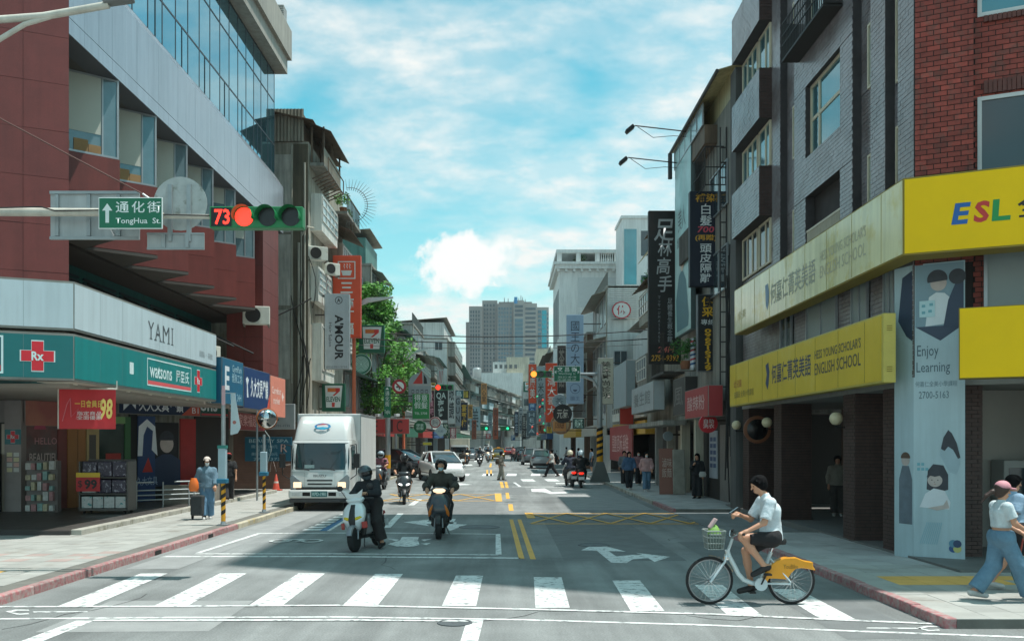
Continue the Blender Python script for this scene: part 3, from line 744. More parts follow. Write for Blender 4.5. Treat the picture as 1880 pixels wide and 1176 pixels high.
text('何嘉仁全美小學課程', shift(PF, .38, 3.2), .70, .10, flat('6d848f', .5), t); text('2700-5163', shift(PF, .34, 3.0), .5, .13, flat('59707c', .5), t)
poly(PF, [(.44, 1.9), (.47, 2.12), (.56, 2.26), (.68, 2.22), (.76, 2.05), (.78, 1.75), (.72, 1.55), (.6, 1.6)], mat('print_pale', '9db3bc', .5, var=.1, scale=4), t, 'photo_print', .003)
poly(PF, [(.46, 2.02), (.5, 2.22), (.58, 2.36), (.64, 2.3), (.72, 2.12), (.78, 1.86), (.74, 1.84), (.66, 2.0), (.58, 2.06), (.52, 1.98)], hair_p, t, 'photo_print', .005)
poly(PF, [(.22, 1.28), (.24, 1.62), (.33, 1.74), (.5, 1.72), (.58, 1.55), (.58, 1.28), (.4, 1.22)], hair_p, t, 'photo_print', .006)
poly(PF, disc(.125, .36, 1.45), skin_p, t, 'photo_print', .008); poly(PF, [(.22, 1.5), (.28, 1.66), (.5, 1.66), (.5, 1.52), (.36, 1.56)], hair_p, t, 'photo_print', .010)
poly(PF, [(.23, 1.46), (.26, 1.62), (.36, 1.68), (.48, 1.62), (.5, 1.46), (.44, 1.53), (.36, 1.51), (.28, 1.53)], hair_p, t, 'photo_print', .0115); poly(PF, [(.35, 1.43), (.365, 1.40), (.345, 1.40)], mat('print_shade', '9a8a84', .5), t, 'photo_print', .0112)
for xx in (.31, .41): poly(PF, disc(.011, xx, 1.45, 8), flat('4d4a4c', .5), t, 'photo_print', .012)
poly(PF, [(.335, 1.372), (.36, 1.366), (.385, 1.372), (.36, 1.378)], flat('a8776c', .5), t, 'photo_print', .012)
poly(PF, [(.1, .95), (.2, 1.2), (.34, 1.3), (.52, 1.26), (.62, 1.05), (.6, .92)], flat('d3d8dc', .5), t, 'photo_print', .0072)
poly(PF, [(.24, .94), (.5, 1.0), (.56, 1.1), (.6, .95), (.4, .9)], skin_p, t, 'photo_print', .009)
for i in range(5): rect(PF, .06 + (i % 3) * .07, .11 + (i % 3) * .07, 1.62 + (i // 3) * .09, 1.67 + (i // 3) * .09, tealp, t, 'photo_print', .004)
for i in range(9): poly(PF, [(.1 + i * .035, .28), (.115 + i * .035, .28), (.24 + i * .03, .68), (.225 + i * .03, .68)], flat('8fb4bf', .5), t, 'photo_print', .004)
for i, c in enumerate(('38598c', 'c6c37a', '5f8fa6', '3a4d6e')): poly(PF, disc(.07, .66 + (i % 2) * .07, .22 + (i // 2) * .09, 12), flat(c, .5), t, 'logo', .004 + i * .002)
SPF = frame((-.17, .42, 0), Vector((.17, -.44, 0)))
poly(SPF, [(.12, .62), (.12, 1.45), (.2, 1.7), (.36, 1.7), (.44, 1.45), (.44, .62)], mat('print_slate', '66727c', .5, var=.2, scale=5), t, 'photo_print', .004)
poly(SPF, disc(.1, .28, 1.80), skin_p, t, 'photo_print', .004); poly(SPF, disc(.115, .28, 1.84, a0=0, a1=180), flat('5d4b40', .5), t, 'photo_print', .006)
poly(SPF, [(.1, 4.4), (.3, 4.1), (.44, 4.0), (.44, 5.3), (.2, 5.2)], navyp, t, 'photo_print', .004)
# arcade lamps, mirror
for (px, py, Y, lb) in ((1535, 768, 20.4, 'globe lamp on a bracket beside the open arcade doorway'), (1408, 775, 26.2, 'globe lamp in front of the round mirror'), (1352, 780, 29.1, 'globe lamp nearest the dark concrete corner')):
    p = W(px, py, Y)
    t = thing('globe_lamp', 'cream ' + lb, 'lamp', p, 0, 'globe lamps of the brick arcade')
    MB().lathe([(.02, -.14), (.08, -.125), (.13, -.06), (.145, 0), (.13, .07), (.08, .125), (.03, .14)], 16).build('globe', mat('opal_glass', 'd9cba6', .3, var=.04), t, smooth=True)
    MB().tube((0, 0, -.14), (0, 0, -.2), .03).tube((0, 0, -.19), (.3, .0, -.19), .015).build('bracket', dark, t)
p = W(1390, 788, 27)
t = thing('convex_mirror', 'large round dark mirror mounted inside the brick arcade', 'mirror', p)
MB().lathe([(.36, -.02), (.37, .02), (.34, .03), (.2, .07), (.02, .09)], 28, frame((0, 0, 0), CAMR)).build('mirror_face', mat('dark_mirror', '1b1a1b', .2, .3), t, smooth=True)
MB().lathe([(.36, -.03), (.40, -.02), (.40, .035), (.37, .04)], 28, frame((0, 0, 0), CAMR)).build('rim', flat('7a4a30', .5), t, smooth=True)
MB().tube((0, .03, 0), (.5, .1, .2), .02).build('bracket', dark, t)
ac_unit((7.95, 22.0, 7.75), R(-90), 'beige air conditioner standing in the brick balcony recess')
# ---------------------------------------------------------------- left: red granite corner building with the glass overhang
LX = -9.9
l1 = thing('granite_building', 'dark red granite office building with silver fascia and blue glass on the left', 'building', (-9.9, 20.9, 0))
IL = Matrix.Translation((9.9, -20.9, 0))
e0 = Vector((.9, .436, 0)).normalized()                  # reading direction of the corner front, left to right
granite = mat('granite_red', '6c302c', .5, var=.10, scale=2.5, fine=.22, orand=.07, streak=.10)
granite2 = mat('granite_red_plain', '6f322d', .5, var=.12, scale=1.5, fine=.2, streak=.12, orand=.05)
joint = flat('2e1d1c', .8)
FRL = IL @ frame(Vector((-9.88, 20.9, 0)) - e0 * 10, e0)
mb = MB(); mb.M = FRL; mb.box(0, 9.97, 5.2, 22, -.6, -.012).build('front_wall', joint, l1)
pm = {}
for j in range(16):
    for i in range(11):
        u1 = 10 - i * .92; u0 = max(u1 - .912, 0); z0 = 5.0 + j * 1.06
        if i > 3: continue
        mb = MB(); mb.M = FRL; mb.box(u0, u1, z0, z0 + 1.052, -.03, random.uniform(-.001, .003)); mb.build('granite_panel', granite, l1)
# core behind everything
mb = MB(); mb.M = IL
mb.prism([(-30, 40.4), (-30, 11.2), (-10.6, 20.75), (-10.6, 21.6), (-11.45, 22.2), (-11.45, 39.9)], 'z', 7.4, 11.6).build('core', flat('37302d', .8), l1)
mb = MB(); mb.M = IL
mb.prism([(-30, 41), (-30, 11.2), (-10.6, 20.8), (-10.32, 21.2), (-10.32, 40.9)], 'z', 11.62, 18.6).build('upper_core', flat('273338', .6), l1)
mb = MB(); mb.M = IL
mb.prism([(-30, 39.5), (-30, 21.6), (-12.6, 21.6), (-12.6, 39.5)], 'z', 3.62, 7.38).build('lower_core', mat('teal_wall', '1d5c5a', .6, var=.15, scale=1, streak=.15), l1)
# sawtooth bays
sof = mat('soffit_concrete', '4d4945', .8, var=.12, scale=1)
slat = mat('soffit_slats', '4a4640', .6, var=.1)
blind = mat('roller_blind', 'b9bdb2', .7, var=.04, scale=1)
sglass = mat('bay_glass', '70868c', .08, .2, var=.1)
for k in range(6):
    A = Vector((-11.4, 22.45 + 2.55 * k, 0)); B = Vector((-9.92, 23.7 + 2.55 * k, 0)); A2 = Vector((-11.4, 25.0 + 2.55 * k, 0))
    FA = IL @ frame(A, B - A); wA = (B - A).length; FB2 = IL @ frame(B, A2 - B); wB = (A2 - B).length
    mb = MB(); mb.M = IL
    mb.prism([(A.x, A.y), (B.x, B.y), (A2.x, A2.y)], 'z', 7.55, 9.42).build('bay_parapet', joint, l1)
    mb = MB(); mb.M = IL
    mb.prism([(A.x, A.y - .02), (B.x + .03, B.y), (A2.x, A2.y - .05)], 'z', 7.46, 7.545).build('bay_soffit', sof, l1)
    for (Fq, wq) in ((FA, wA), (FB2, wB)):
        for (z0, z1) in ((7.56, 8.50), (8.51, 9.47)):
            mb = MB(); mb.M = Fq; mb.box(-.0, wq + .015, z0, z1, 0, .02); mb.build('granite_panel', granite2, l1)
    # window above the parapet: frame, pane, roller blind, stored cartons
    wz0, wz1 = 9.48, 11.5
    mb = MB(); mb.M = FA
    mb.box(.0, wA, wz0, wz0 + .05, -.06, 0).box(0, wA, wz1 - .05, wz1, -.06, 0).box(wA - .05, wA, wz0 + .05, wz1 - .05, -.06, 0).box(wA - .42, wA - .38, wz0 + .05, wz1 - .05, -.06, 0)
    fr = mb.build('bay_window', alu, l1)
    mb = MB(); mb.M = FA; mb.box(.02, wA - .42, wz0 + .05, wz1 - .05, -.04, -.03).build('pane', sglass, fr)
    mb = MB(); mb.M = FA; mb.box(wA - .38, wA - .05, wz0 + .05, wz1 - .05, -.04, -.03).build('pane', sglass, fr)
    mb = MB(); mb.M = FB2; mb.box(.05, wB, wz0 + .05, wz1 - .05, -.04, -.03).build('pane', sglass, fr)
    drop = (10.02, 9.98, 9.75, 10.6, 10.9, 10.2)[k]
    mb = MB(); mb.M = FA; mb.box(.02, wA - .43, drop, wz1 - .04, -.026, -.018).build('blind', blind, fr)
    if k < 2:
        for i, (u, s_) in enumerate(((.35, .3), (.75, .34), (1.1, .3))):
            mb = MB(); mb.M = FA; mb.box(u + .1, u + .1 + s_, wz0 + .052, wz0 + .25 + .1 * (i % 2), -.024, -.002).build('carton', mat('cardboard', '9a7a52', .8, var=.15, orand=.1), fr)
    mb = MB(); mb.M = IL
    mb.prism([(-11.43, 22.3 + 2.55 * k), (-11.43, 24.85 + 2.55 * k), (-9.95, 24.85 + 2.55 * k), (-9.95, 22.3 + 2.55 * k)], 'z', 11.505, 11.56).build('ceiling_panel', slat, l1)
# end pier of red granite
mb = MB(); mb.M = IL; mb.box(-11.4, -9.95, 37.75, 40.3, 3.6, 11.5).build('end_pier', joint, l1)
for j in range(8):
    z0 = 3.6 + j * .985
    for (Fq, wq) in ((IL @ frame((-11.4, 37.73, 0), CAMR), 1.45), (IL @ frame((-9.95, 37.75, 0), STL), 2.55)):
        for i in range(2):
            mb = MB(); mb.M = Fq; mb.box(i * wq / 2, (i + 1) * wq / 2 - .008, z0, z0 + .975, 0, .02); mb.build('granite_panel', granite2, l1)
# silver fascia panels
silver = mat('fascia_silver', 'a2a6ae', .24, .5, var=.05, scale=.6, orand=.05, streak=.06)
FS = IL @ frame((-9.9, 20.95, 0), STL); 
mb = MB(); mb.M = IL; mb.prism([(-9.93, 11.5), (-9.93, 13.55), (-10.26, 14.05), (-10.5, 14.05), (-10.5, 11.5)], 'y', 20.96, 41.0).build('fascia_frame', flat('4c4d52', .6), l1)
for i in range(26):
    u0 = i * .772; u1 = u0 + .766
    mb = MB(); mb.M = FS
    mb.box(u0, u1, 11.5, 11.86, -.028, .0).build('fascia_panel', silver, l1)
    mb = MB(); mb.M = FS
    mb.box(u0, u1, 11.875, 13.55, -.028, random.uniform(-.002, .002)).build('fascia_panel', silver, l1)
    mb = MB(); mb.M = IL
    mb.quad((-9.905, 20.95 + u0, 13.556), (-9.905, 20.95 + u1, 13.556), (-10.24, 20.95 + u1, 14.06), (-10.24, 20.95 + u0, 14.06)).build('fascia_panel', silver, l1)
MB()  # far end of the fascia
mb = MB(); mb.M = IL; mb.prism([(-9.9, 11.5), (-9.9, 13.55), (-10.24, 14.05), (-10.5, 14.05), (-10.5, 11.5)], 'y', 41.02, 41.06).build('fascia_end', silver, l1)
# curtain wall
pane = mat('curtain_glass', '66a5b8', .03, .9, var=.06, scale=.35, orand=.08)
mull = mat('mullion_dark', '40454b', .45, .3, var=.1)
FC = IL @ frame((-10.24, 20.95, 0), STL)
rows = [14.06, 15.37, 17.27, 18.55]
for i in range(19):
    mb = MB(); mb.M = FC; mb.box(i * 1.11 - .022, i * 1.11 + .022, 14.06, 18.55, -.08, -.02); mb.build('mullion', mull, l1)
    if i == 18: break
    for r_, (z0, z1) in enumerate(zip(rows, rows[1:])):
        mb = MB(); mb.M = FC; mb.box(i * 1.11 + .04, (i + 1) * 1.11 - .04, z0 + .035, z1 - .035, -.05, -.03); o = mb.build('glass_pane', pane, l1)
        for s_ in (.5,):
            if r_ == 0 and i % 2: mb = MB(); mb.M = FC; mb.box(i * 1.11 + .54, i * 1.11 + .565, z0 + .03, z1 - .03, -.03, -.012); mb.build('sash_bar', mull, o)
for z in rows: mb = MB(); mb.M = FC; mb.box(0, 20, z - .03, z + .03, -.08, -.018); mb.build('transom', mull, l1)
# beige cornice and the set-back storey above
corn = mat('cornice_tile', '9a958b', .6, var=.12, scale=1.2, streak=.2, fine=.08)
mb = MB(); mb.M = IL; mb.box(-30, -9.75, 20.2, 41.2, 18.62, 19.3).build('cornice', corn, l1)
mb = MB(); mb.M = IL; mb.box(-30, -9.6, 20.1, 41.4, 19.3, 20.6).build('cornice', corn, l1)
mb = MB(); mb.M = IL; mb.box(-30, -10.4, 21, 40.4, 20.6, 23.5).build('top_storey', corn, l1)
for i in range(8):
    mb = MB(); mb.M = IL @ frame((-10.4, 21 + i * 2.3, 0), STL); mb.box(.2, 2.0, 20.9, 23.2, .005, .04).build('top_window', pane, l1)
mb = MB(); mb.M = IL
for i in range(7): mb.box(-10.1, -9.7, 40.3, 40.9, 20.7 + i * .09, 20.75 + i * .09)
mb.build('louvre', flat('b6b8b6', .5), l1)
# teal panel joints, louvres and props over the shop sign
for i in range(6):
    Yq = 22.2 + i * 2.6
    mb = MB(); mb.M = IL @ frame((-12.6, Yq, 0), STL)
    mb.box(.1, 2.4, 5.0, 5.95, 0, .03).build('teal_panel', mat('teal_panel', '1f6e68', .5, var=.1), l1)
    mb = MB(); mb.M = IL @ frame((-12.6, Yq, 0), STL)
    for j in range(9): mb.box(.1, 2.4, 6.1 + j * .12, 6.17 + j * .12, 0, .05)
    mb.build('louvre', flat('243a40', .6), l1)
    mb = MB(); mb.M = IL; mb.tube((-12.55, Yq + .3, 7.0), (-9.95, Yq + 1.2, 5.75), .035); mb.build('sign_prop', flat('1c1b1b', .6), l1)
for i, (y, z, lb) in enumerate(((25.6, 5.2, 'small cream air conditioner on the teal wall, nearest the granite corner'), (28.6, 5.2, 'cream air conditioner low on the teal wall behind the white sign'), (31.0, 5.15, 'cream air conditioner on the teal wall near the sign end'))):
    ac_unit((-11.8, y, z), R(20), lb, .9)
ac_unit((-10.05, 37.2, 6.98), R(12), 'big cream air conditioner on a bracket against the red granite end pier', 1.25)
ac_unit((-10.6, 33.2, 5.2), R(70), 'air conditioner turned edge-on above the dark blue shop sign', .9)

# ---------------- shop signs on the left corner
teal = mat('sign_teal', '0f7d7c', .35, var=.06, scale=1, streak=.08); teald = mat('sign_teal_front', '0a6a6c', .4, var=.05)
whs = mat('sign_white', 'b9c9cf', .45, var=.04, scale=.7, streak=.06); tealtxt = flat('cfe4e4', .5); redx = flat('cf2433', .45)
metal = mat('sign_trim', '8b8a84', .5, .4, var=.15)
SC0 = Vector((-9.6, 20.55, 0))
def corner_sign(name, label, z0, z1, ms, mf):
    t = thing(name, label, 'shop sign', (-9.6, 20.55, z0)); iv = Matrix.Translation(-SC0 - Vector((0, 0, z0)))
    E = SC0 - e0 * 6
    mb = MB(); mb.M = iv
    mb.prism([(-9.6, 30.6), (-9.6, 20.55), (E.x, E.y), (E.x - .2, E.y + .4), (-10.0, 21.0), (-10.0, 30.6)], 'z', z0, z1).build('sign_case', metal, t)
    Sg = iv @ frame((-9.6, 20.55, 0), STL); Fg = iv @ frame(E, e0)
    mb = MB(); mb.M = Sg; mb.box(.015, 10.03, z0 + .05, z1 - .05, .001, .012).build('side_panel', ms, t)
    mb = MB(); mb.M = Fg; mb.box(.02, 5.985, z0 + .05, z1 - .05, .001, .012).build('front_panel', mf, t)
    for k in range(7):
        mb = MB(); mb.M = Sg; mb.box(1.3 + k * 1.25, 1.306 + k * 1.25, z0 + .05, z1 - .05, .012, .0135).build('panel_seam', flat('6f8488', .6), t)
    for k in range(4):
        mb = MB(); mb.M = Fg; mb.box(5.0 - k * 1.25, 5.006 - k * 1.25, z0 + .05, z1 - .05, .012, .0135).build('panel_seam', flat('6f8488', .6), t)
    return t, Sg, Fg
t, Sg, Fg = corner_sign('white_sign', 'white sign band with thin dark letters YAMI above the teal sign', 4.73, 5.82, whs, whs)
gt = flat('4a5054', .5)
# the letters with slab serifs
for ch, x in zip('YAMI', (4.42, 4.92, 5.52, 6.0)):
    text(ch, shift(Sg, x, 5.28, .012), .42 if ch != 'M' else .5, .46, gt, t) if ch != 'I' else rect(shift(Sg, x, 5.28, .012), -.03, .03, -.23, .23, gt, t, 'lettering')
    for zz in ((-.23, .23) if ch == 'I' else (-.23,)):
        for dx_ in ((0,) if ch in 'YI' else (-.19, .19)): rect(shift(Sg, x + dx_, 5.28 + zz, .013), -.09, .09, -.012, .012, gt, t, 'serif')
text('甜點・茶飲', shift(Sg, 9.0, 5.03, .012), 1.3, .2, flat('8f9a9e', .5), t)
text('甜點', shift(Fg, 4.18, 5.26, .012), .62, .28, flat('3a4146', .5), t)
t, Sg, Fg = corner_sign('teal_pharmacy_sign', 'teal pharmacy sign band with red cross wrapping the left corner', 3.62, 4.66, teal, teald)
text('watsons', shift(Sg, 5.15, 4.18, .012), 1.65, .34, tealtxt, t, bold=.015); text('屈臣氏', shift(Sg, 6.85, 4.18, .012), 1.1, .36, tealtxt, t, bold=.01)
def outline(M, x0, x1, y0, y1, w_, m_, t_):
    for a in ((x0, x1, y0, y0 + w_), (x0, x1, y1 - w_, y1), (x0, x0 + w_, y0 + w_, y1 - w_), (x1 - w_, x1, y0 + w_, y1 - w_)): rect(M, *a, m_, t_, 'border', .004)
outline(shift(Sg, 0, 0, .012), 4.15, 7.6, 3.78, 4.52, .035, tealtxt, t); rect(shift(Sg, 0, 0, .012), 4.2, 7.55, 3.82, 3.92, flat('d9595c', .5), t, 'underline')
def cross(M, s, t_, ins=True):
    pts = lambda k: [(-k * .36, k), (k * .36, k), (k * .36, k * .36), (k, k * .36), (k, -k * .36), (k * .36, -k * .36), (k * .36, -k), (-k * .36, -k), (-k * .36, -k * .36), (-k, -k * .36), (-k, k * .36), (-k * .36, k * .36)]
    poly(M, pts(s * 1.08), tealtxt, t_, 'cross_border', .003); poly(M, pts(s), redx, t_, 'cross', .006)
    text('Rx', shift(M, 0, 0), s * .75, s * .62, tealtxt, t_, off=.009, bold=.03)
cross(shift(Sg, 8.25, 4.16, .012), .33, t); cross(shift(Fg, 5.28, 4.14, .012), .32, t)
rect(shift(Sg, 0, 0, .012), 3.0, 3.25, 4.0, 4.3, tealtxt, t, 'badge')
outline(shift(Fg, 0, 0, .012), 2.0, 4.62, 3.74, 4.56, .04, tealtxt, t); rect(shift(Fg, 0, 0, .012), 2.05, 4.57, 3.80, 3.92, flat('c8434a', .5), t, 'underline')
mb = MB(); mb.box(-.9, -.02, .15, 10.05, -.02, -.008).build('underside', mat('sign_soffit', 'b5b0a4', .6, var=.1), t)
for i in range(6): MB().lathe([(.11, -.035), (.11, -.021), (.02, -.021)], 14, Matrix.Translation((-.45, .9 + i * 1.5, 0))).build('downlight', flat('e8e4d6', .3), t)
def wall_sign(name, label, y0, y1, z0, z1, bgm, x=-9.45, dp=.35):
    t = thing(name, label, 'shop sign', (x, y0, z0)); MB().box(-dp, 0, 0, y1 - y0, 0, z1 - z0).build('sign_case', metal, t, bevel=.01)
    M = frame((0, 0, 0), STL); mb = MB(); mb.M = M; mb.box(.015, y1 - y0 - .015, .015, z1 - z0 - .015, .001, .012).build('face', bgm, t)
    mb = MB(); mb.M = frame((-dp, 0, 0), CAMR); mb.box(.01, dp - .01, .01, z1 - z0 - .01, .001, .01).build('end_panel', bgm, t)
    return t, shift(M, (y1 - y0) / 2, (z1 - z0) / 2, .012), y1 - y0, z1 - z0
wt = flat('d8dfe4', .5)
t, M, a, b = wall_sign('gym_sign', 'teal blue sign with white block letters next to the teal band', 30.75, 33.2, 3.55, 5.1, mat('sign_blue_teal', '17607f', .4, var=.05))
text('E', shift(M, -.7, .1), .5, .8, wt, t, bold=.03); text('GymPark\n健身工坊', shift(M, .45, .3), 1.2, .6, flat('a9cad6', .5), t); text('0800 24H', shift(M, .3, -.5), 1.3, .25, flat('9dc3d2', .5), t)
t, M, a, b = wall_sign('stationery_sign', 'dark blue stationery sign with white characters beside the salmon sign', 33.3, 36.9, 3.5, 5.0, mat('sign_navy', '173a6b', .4, var=.05))
text('久大文具連鎖', shift(M, .3, .05), 2.5, .75, wt, t, bold=.02); poly(shift(M, -1.4, 0), [(-.2, .3), (0, .4), (.2, .3), (.05, .1), (.15, -.35), (-.05, -.35), (-.05, .1)], wt, t, 'logo'); poly(shift(M, 1.6, -.55), [(-.3, -.2), (.2, -.2), (.2, .5)], flat('d8543e', .5), t, 'corner_flash')
t, M, a, b = wall_sign('supermarket_sign', 'salmon pink supermarket sign at the end of the left sign row', 37.0, 39.5, 3.3, 4.95, mat('sign_salmon', 'e08a76', .45, var=.05))
text('Carrefour\nmarket', shift(M, -.25, .05), 1.5, .7, flat('f3d9d0', .5), t, bold=.01); poly(shift(M, .8, .05), [(-.2, 0), (0, .22), (.05, .08), (.2, 0), (.05, -.08), (0, -.22)], flat('f3d9d0', .5), t, 'logo')
# inner hanging sign bands on the slanting shop front behind the arcade
DV = Vector((3.53, 7, 0)); DL = DV.length; DO = Vector((-14.28, 27.5, 0)); DF = frame(DO, DV)
def du(px):
    k = (px - VX) / FPX; return DL * (DO.x - DO.y * k) / (7 * k - 3.53)
def slant_band(name, label, px0, px1, z0, z1, bgm, out=.25):
    u0, u1 = du(px0), du(px1); c = DF @ Vector((u0, 0, 0)); t = thing(name, label, 'shop sign', (c.x, c.y, z0))
    M = frame((0, 0, 0), DV); mb = MB(); mb.M = M; mb.box(0, u1 - u0, 0, z1 - z0, out - .12, out).build('sign_case', metal, t)
    mb = MB(); mb.M = M; mb.box(.015, u1 - u0 - .015, .015, z1 - z0 - .015, out + .001, out + .012).build('face', bgm, t)
    return t, shift(M, (u1 - u0) / 2, (z1 - z0) / 2, out + .012), u1 - u0, z1 - z0
t, M, a, b = slant_band('stationery_band', 'dark blue stationery band under the teal sign, marked B1', 208, 358, 3.2, 3.82, mat('sign_deep_navy', '122a49', .45, var=.06))
text('久大文具連鎖', shift(M, .0, 0), a * .55, .42, wt, t, bold=.02); poly(shift(M, -a * .38, 0), [(-.25, -.2), (-.25, .1), (0, .24), (.25, .1), (.25, -.15), (.05, .05)], wt, t, 'logo'); poly(shift(M, a / 2 - .4, 0), [(-.5, -.3), (.38, -.3), (.38, .3)], flat('b5503f', .5), t, 'corner_flash'); text('B1', shift(M, a / 2 - .25, -.12), .3, .2, wt, t, off=.008)
t, M, a, b = slant_band('pharmacy_band', 'short green band with white letters ons under the blue sign', 360, 412, 3.2, 3.82, mat('sign_green_dark', '0e4f48', .4, var=.05), .2)
text('ons', shift(M, -.3, .05), a * .6, .34, wt, t, bold=.02); rect(M, -a / 2 + .05, a / 2 - .05, -.27, -.2, flat('b8434c', .5), t, 'underline')
t, M, a, b = wall_sign('market_band', 'dull red supermarket band behind the striped sign post', 35.4, 40.5, 2.75, 3.45, mat('sign_dull_red', '8b2d31', .5, var=.08), -10.6, .12)
text('家樂福超市', shift(M, .3, .05), 3.4, .5, flat('d9a9a6', .5), t, bold=.01)
# ---------------- ground-floor shop fronts of the left building, along the slanting front
ILD = IL @ DF
def dpanel(name, px0, px1, z0, z1, m_, out=0, th=.06):
    mb = MB(); mb.M = ILD; return mb.box(du(px0), du(px1), z0, z1, out - th, out).build(name, m_, l1)
def dfr(px, z, out=.0): return ILD @ Matrix.Translation((du(px), z, out))
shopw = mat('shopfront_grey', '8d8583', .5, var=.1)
fw_ = IL @ frame((-17.5, 27.3, 0), CAMR)
def fpanel(name, x0, x1, z0, z1, m_, out=0, th=.06, y=27.3):
    mb = MB(); mb.M = IL @ frame((0, y, 0), CAMR); return mb.box(x0, x1, z0, z1, out - th, out).build(name, m_, l1)
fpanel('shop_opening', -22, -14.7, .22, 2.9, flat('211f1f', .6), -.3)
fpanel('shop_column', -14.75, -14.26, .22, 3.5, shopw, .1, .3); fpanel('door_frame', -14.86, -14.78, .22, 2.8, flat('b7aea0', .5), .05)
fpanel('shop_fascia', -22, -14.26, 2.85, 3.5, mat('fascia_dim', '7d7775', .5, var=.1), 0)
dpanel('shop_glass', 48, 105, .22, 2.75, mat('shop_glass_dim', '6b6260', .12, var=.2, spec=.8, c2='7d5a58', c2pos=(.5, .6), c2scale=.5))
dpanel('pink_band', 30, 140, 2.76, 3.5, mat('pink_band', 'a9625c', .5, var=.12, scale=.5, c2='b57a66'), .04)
Mq = dfr(84, 2.3); pk = flat('c48b91', .4)
text('HELLO', Mq, .75, .2, pk, l1, off=.01); text('BEAUTIFUL', shift(Mq, 0, -.5), 1.1, .26, flat('c9b7b4', .4), l1, off=.01, bold=.01)
poly(shift(Mq, -.2, .35), disc(.2, a0=0, a1=180), flat('b04a63', .5), l1, 'sticker', .008)
cm_ = IL @ frame((-14.5, 27.2, 2.42), CAMR)
rect(cm_, -.24, .24, -.22, .22, flat('1c6c74', .4), l1, 'sticker', .002); cross(shift(cm_, 0, 0, .004), .17, l1)
for i in range(8): rect(IL @ frame((-14.6 + (i % 2) * .2, 27.2, 1.9 - .15 * (i // 2)), CAMR), -.08, .08, -.06, .06, flat(('cfc7a0', 'c9c9c6', 'd0a9a0')[i % 3], .5), l1, 'notice', .003)
mar = mat('pier_maroon', '7a3f3c', .5, var=.12); org = mat('pier_orange', '9c6a3c', .5, var=.12, scale=.8)
dpanel('shop_pier', 105, 121, .22, 3.2, mar, .05); dpanel('shop_pier', 121, 139, .22, 3.2, org, .08); dpanel('shop_pier', 141, 155, .22, 3.2, org, .06); dpanel('shop_pier', 156, 178, .22, 3.2, mat('pier_cream', 'b09a6c', .5, var=.1), .1)
rect(dfr(166, 1.95, .1), -.13, .13, -.55, .55, flat('55514d', .5), l1, 'notice', .003)
dpanel('glass_door', 179, 228, .25, 2.85, mat('shop_glass_green', '2f3c36', .1, var=.2, spec=.8)); dpanel('door_frame', 228, 238, .25, 3.1, flat('3c6a44', .5), .05); dpanel('door_head', 179, 228, 2.88, 3.1, flat('7aa36a', .5), .05)
rect(dfr(208, 1.65, .0), -.3, .3, -.25, .25, flat('a8352f', .5), l1, 'sticker', .004)
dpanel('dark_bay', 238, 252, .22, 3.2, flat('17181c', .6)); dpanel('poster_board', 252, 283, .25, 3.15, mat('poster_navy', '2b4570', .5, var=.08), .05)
Mq = dfr(268, 1.7, .05); s_ = (du(283) - du(252)) / 2
poly(shift(Mq, 0, .6), [(-.4, -.5), (-.35, .5), (0, .75), (.35, .5), (.45, -.5), (.2, -.3), (.25, .35), (0, .5), (-.15, .2), (-.2, -.5)], wt, l1, 'logo'); poly(shift(Mq, 0, -.1), [(-.2, -.35), (.25, -.35), (.05, .15)], redt, l1, 'logo'); text('久大文具', shift(Mq, 0, -.75), .9, .3, flat('9fb3c9', .5), l1)
dpanel('poster_board', 285, 327, .25, 2.95, flat('15171c', .4), .03)
Mq = dfr(305, 1.65, .03)
poly(shift(Mq, 0, .55), disc(.3), skin_p, l1, 'photo_print', .004); poly(shift(Mq, 0, .68), disc(.34, a0=0, a1=180), hair_p, l1, 'photo_print', .006); poly(shift(Mq, 0, -.3), [(-.8, -.6), (-.6, .3), (-.2, .5), (.2, .5), (.6, .3), (.8, -.6)], flat('2b3a54', .5), l1, 'photo_print', .003)
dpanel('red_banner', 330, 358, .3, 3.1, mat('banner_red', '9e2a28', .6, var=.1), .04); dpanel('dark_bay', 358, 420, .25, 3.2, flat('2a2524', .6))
mb = MB(); mb.M = IL; mb.box(-22, -10.0, 21.2, 40, 3.52, 3.6).build('ceiling', mat('shop_ceiling', '9a938a', .7, var=.06), l1)
# ramp walls
rm = mat('ramp_concrete', '8b867c', .8, var=.15, streak=.2)
mb = MB(); mb.M = IL; mb.box(WX(303, 30.6), WX(357, 30.6), 30.5, 30.75, .22, .85).build('ramp_wall', rm, l1)
mb = MB(); mb.M = IL; mb.box(-10.35, -10.15, 30.76, 34.5, .22, .85).build('ramp_wall', rm, l1)
# ================================================================== OLD BUILDINGS, far rows, tower
oldc = mat('old_plaster', '9a9486', .85, var=.22, scale=.7, streak=.45, bump=.3, fine=.08, c2='a9a598', c2pos=(.5, .58), c2scale=.45)
oldg = mat('old_concrete', '8b8981', .85, var=.2, scale=.8, streak=.4, bump=.3, fine=.1)
tin = mat('tin_sheet', '8d8678', .55, .25, var=.18, scale=1, streak=.35)
tinr = mat('tin_rust', '6b5a4a', .7, .1, var=.25, scale=1.2, streak=.4)
ting = mat('tin_green', '4f7a72', .55, .1, var=.15, scale=1, streak=.3)
tiny_ = mat('tin_cream', 'b7ad84', .5, .1, var=.12, scale=1, streak=.3)
wtile = mat('white_tile', 'd6d5cc', .5, var=.1, scale=1, streak=.3, fine=.06)
pipe = mat('pipe_pvc', '9d998c', .6, var=.15, scale=2)
cabl = flat('242322', .7)
shut = mat('shutter_grey', '7d7a76', .5, .3, var=.12)
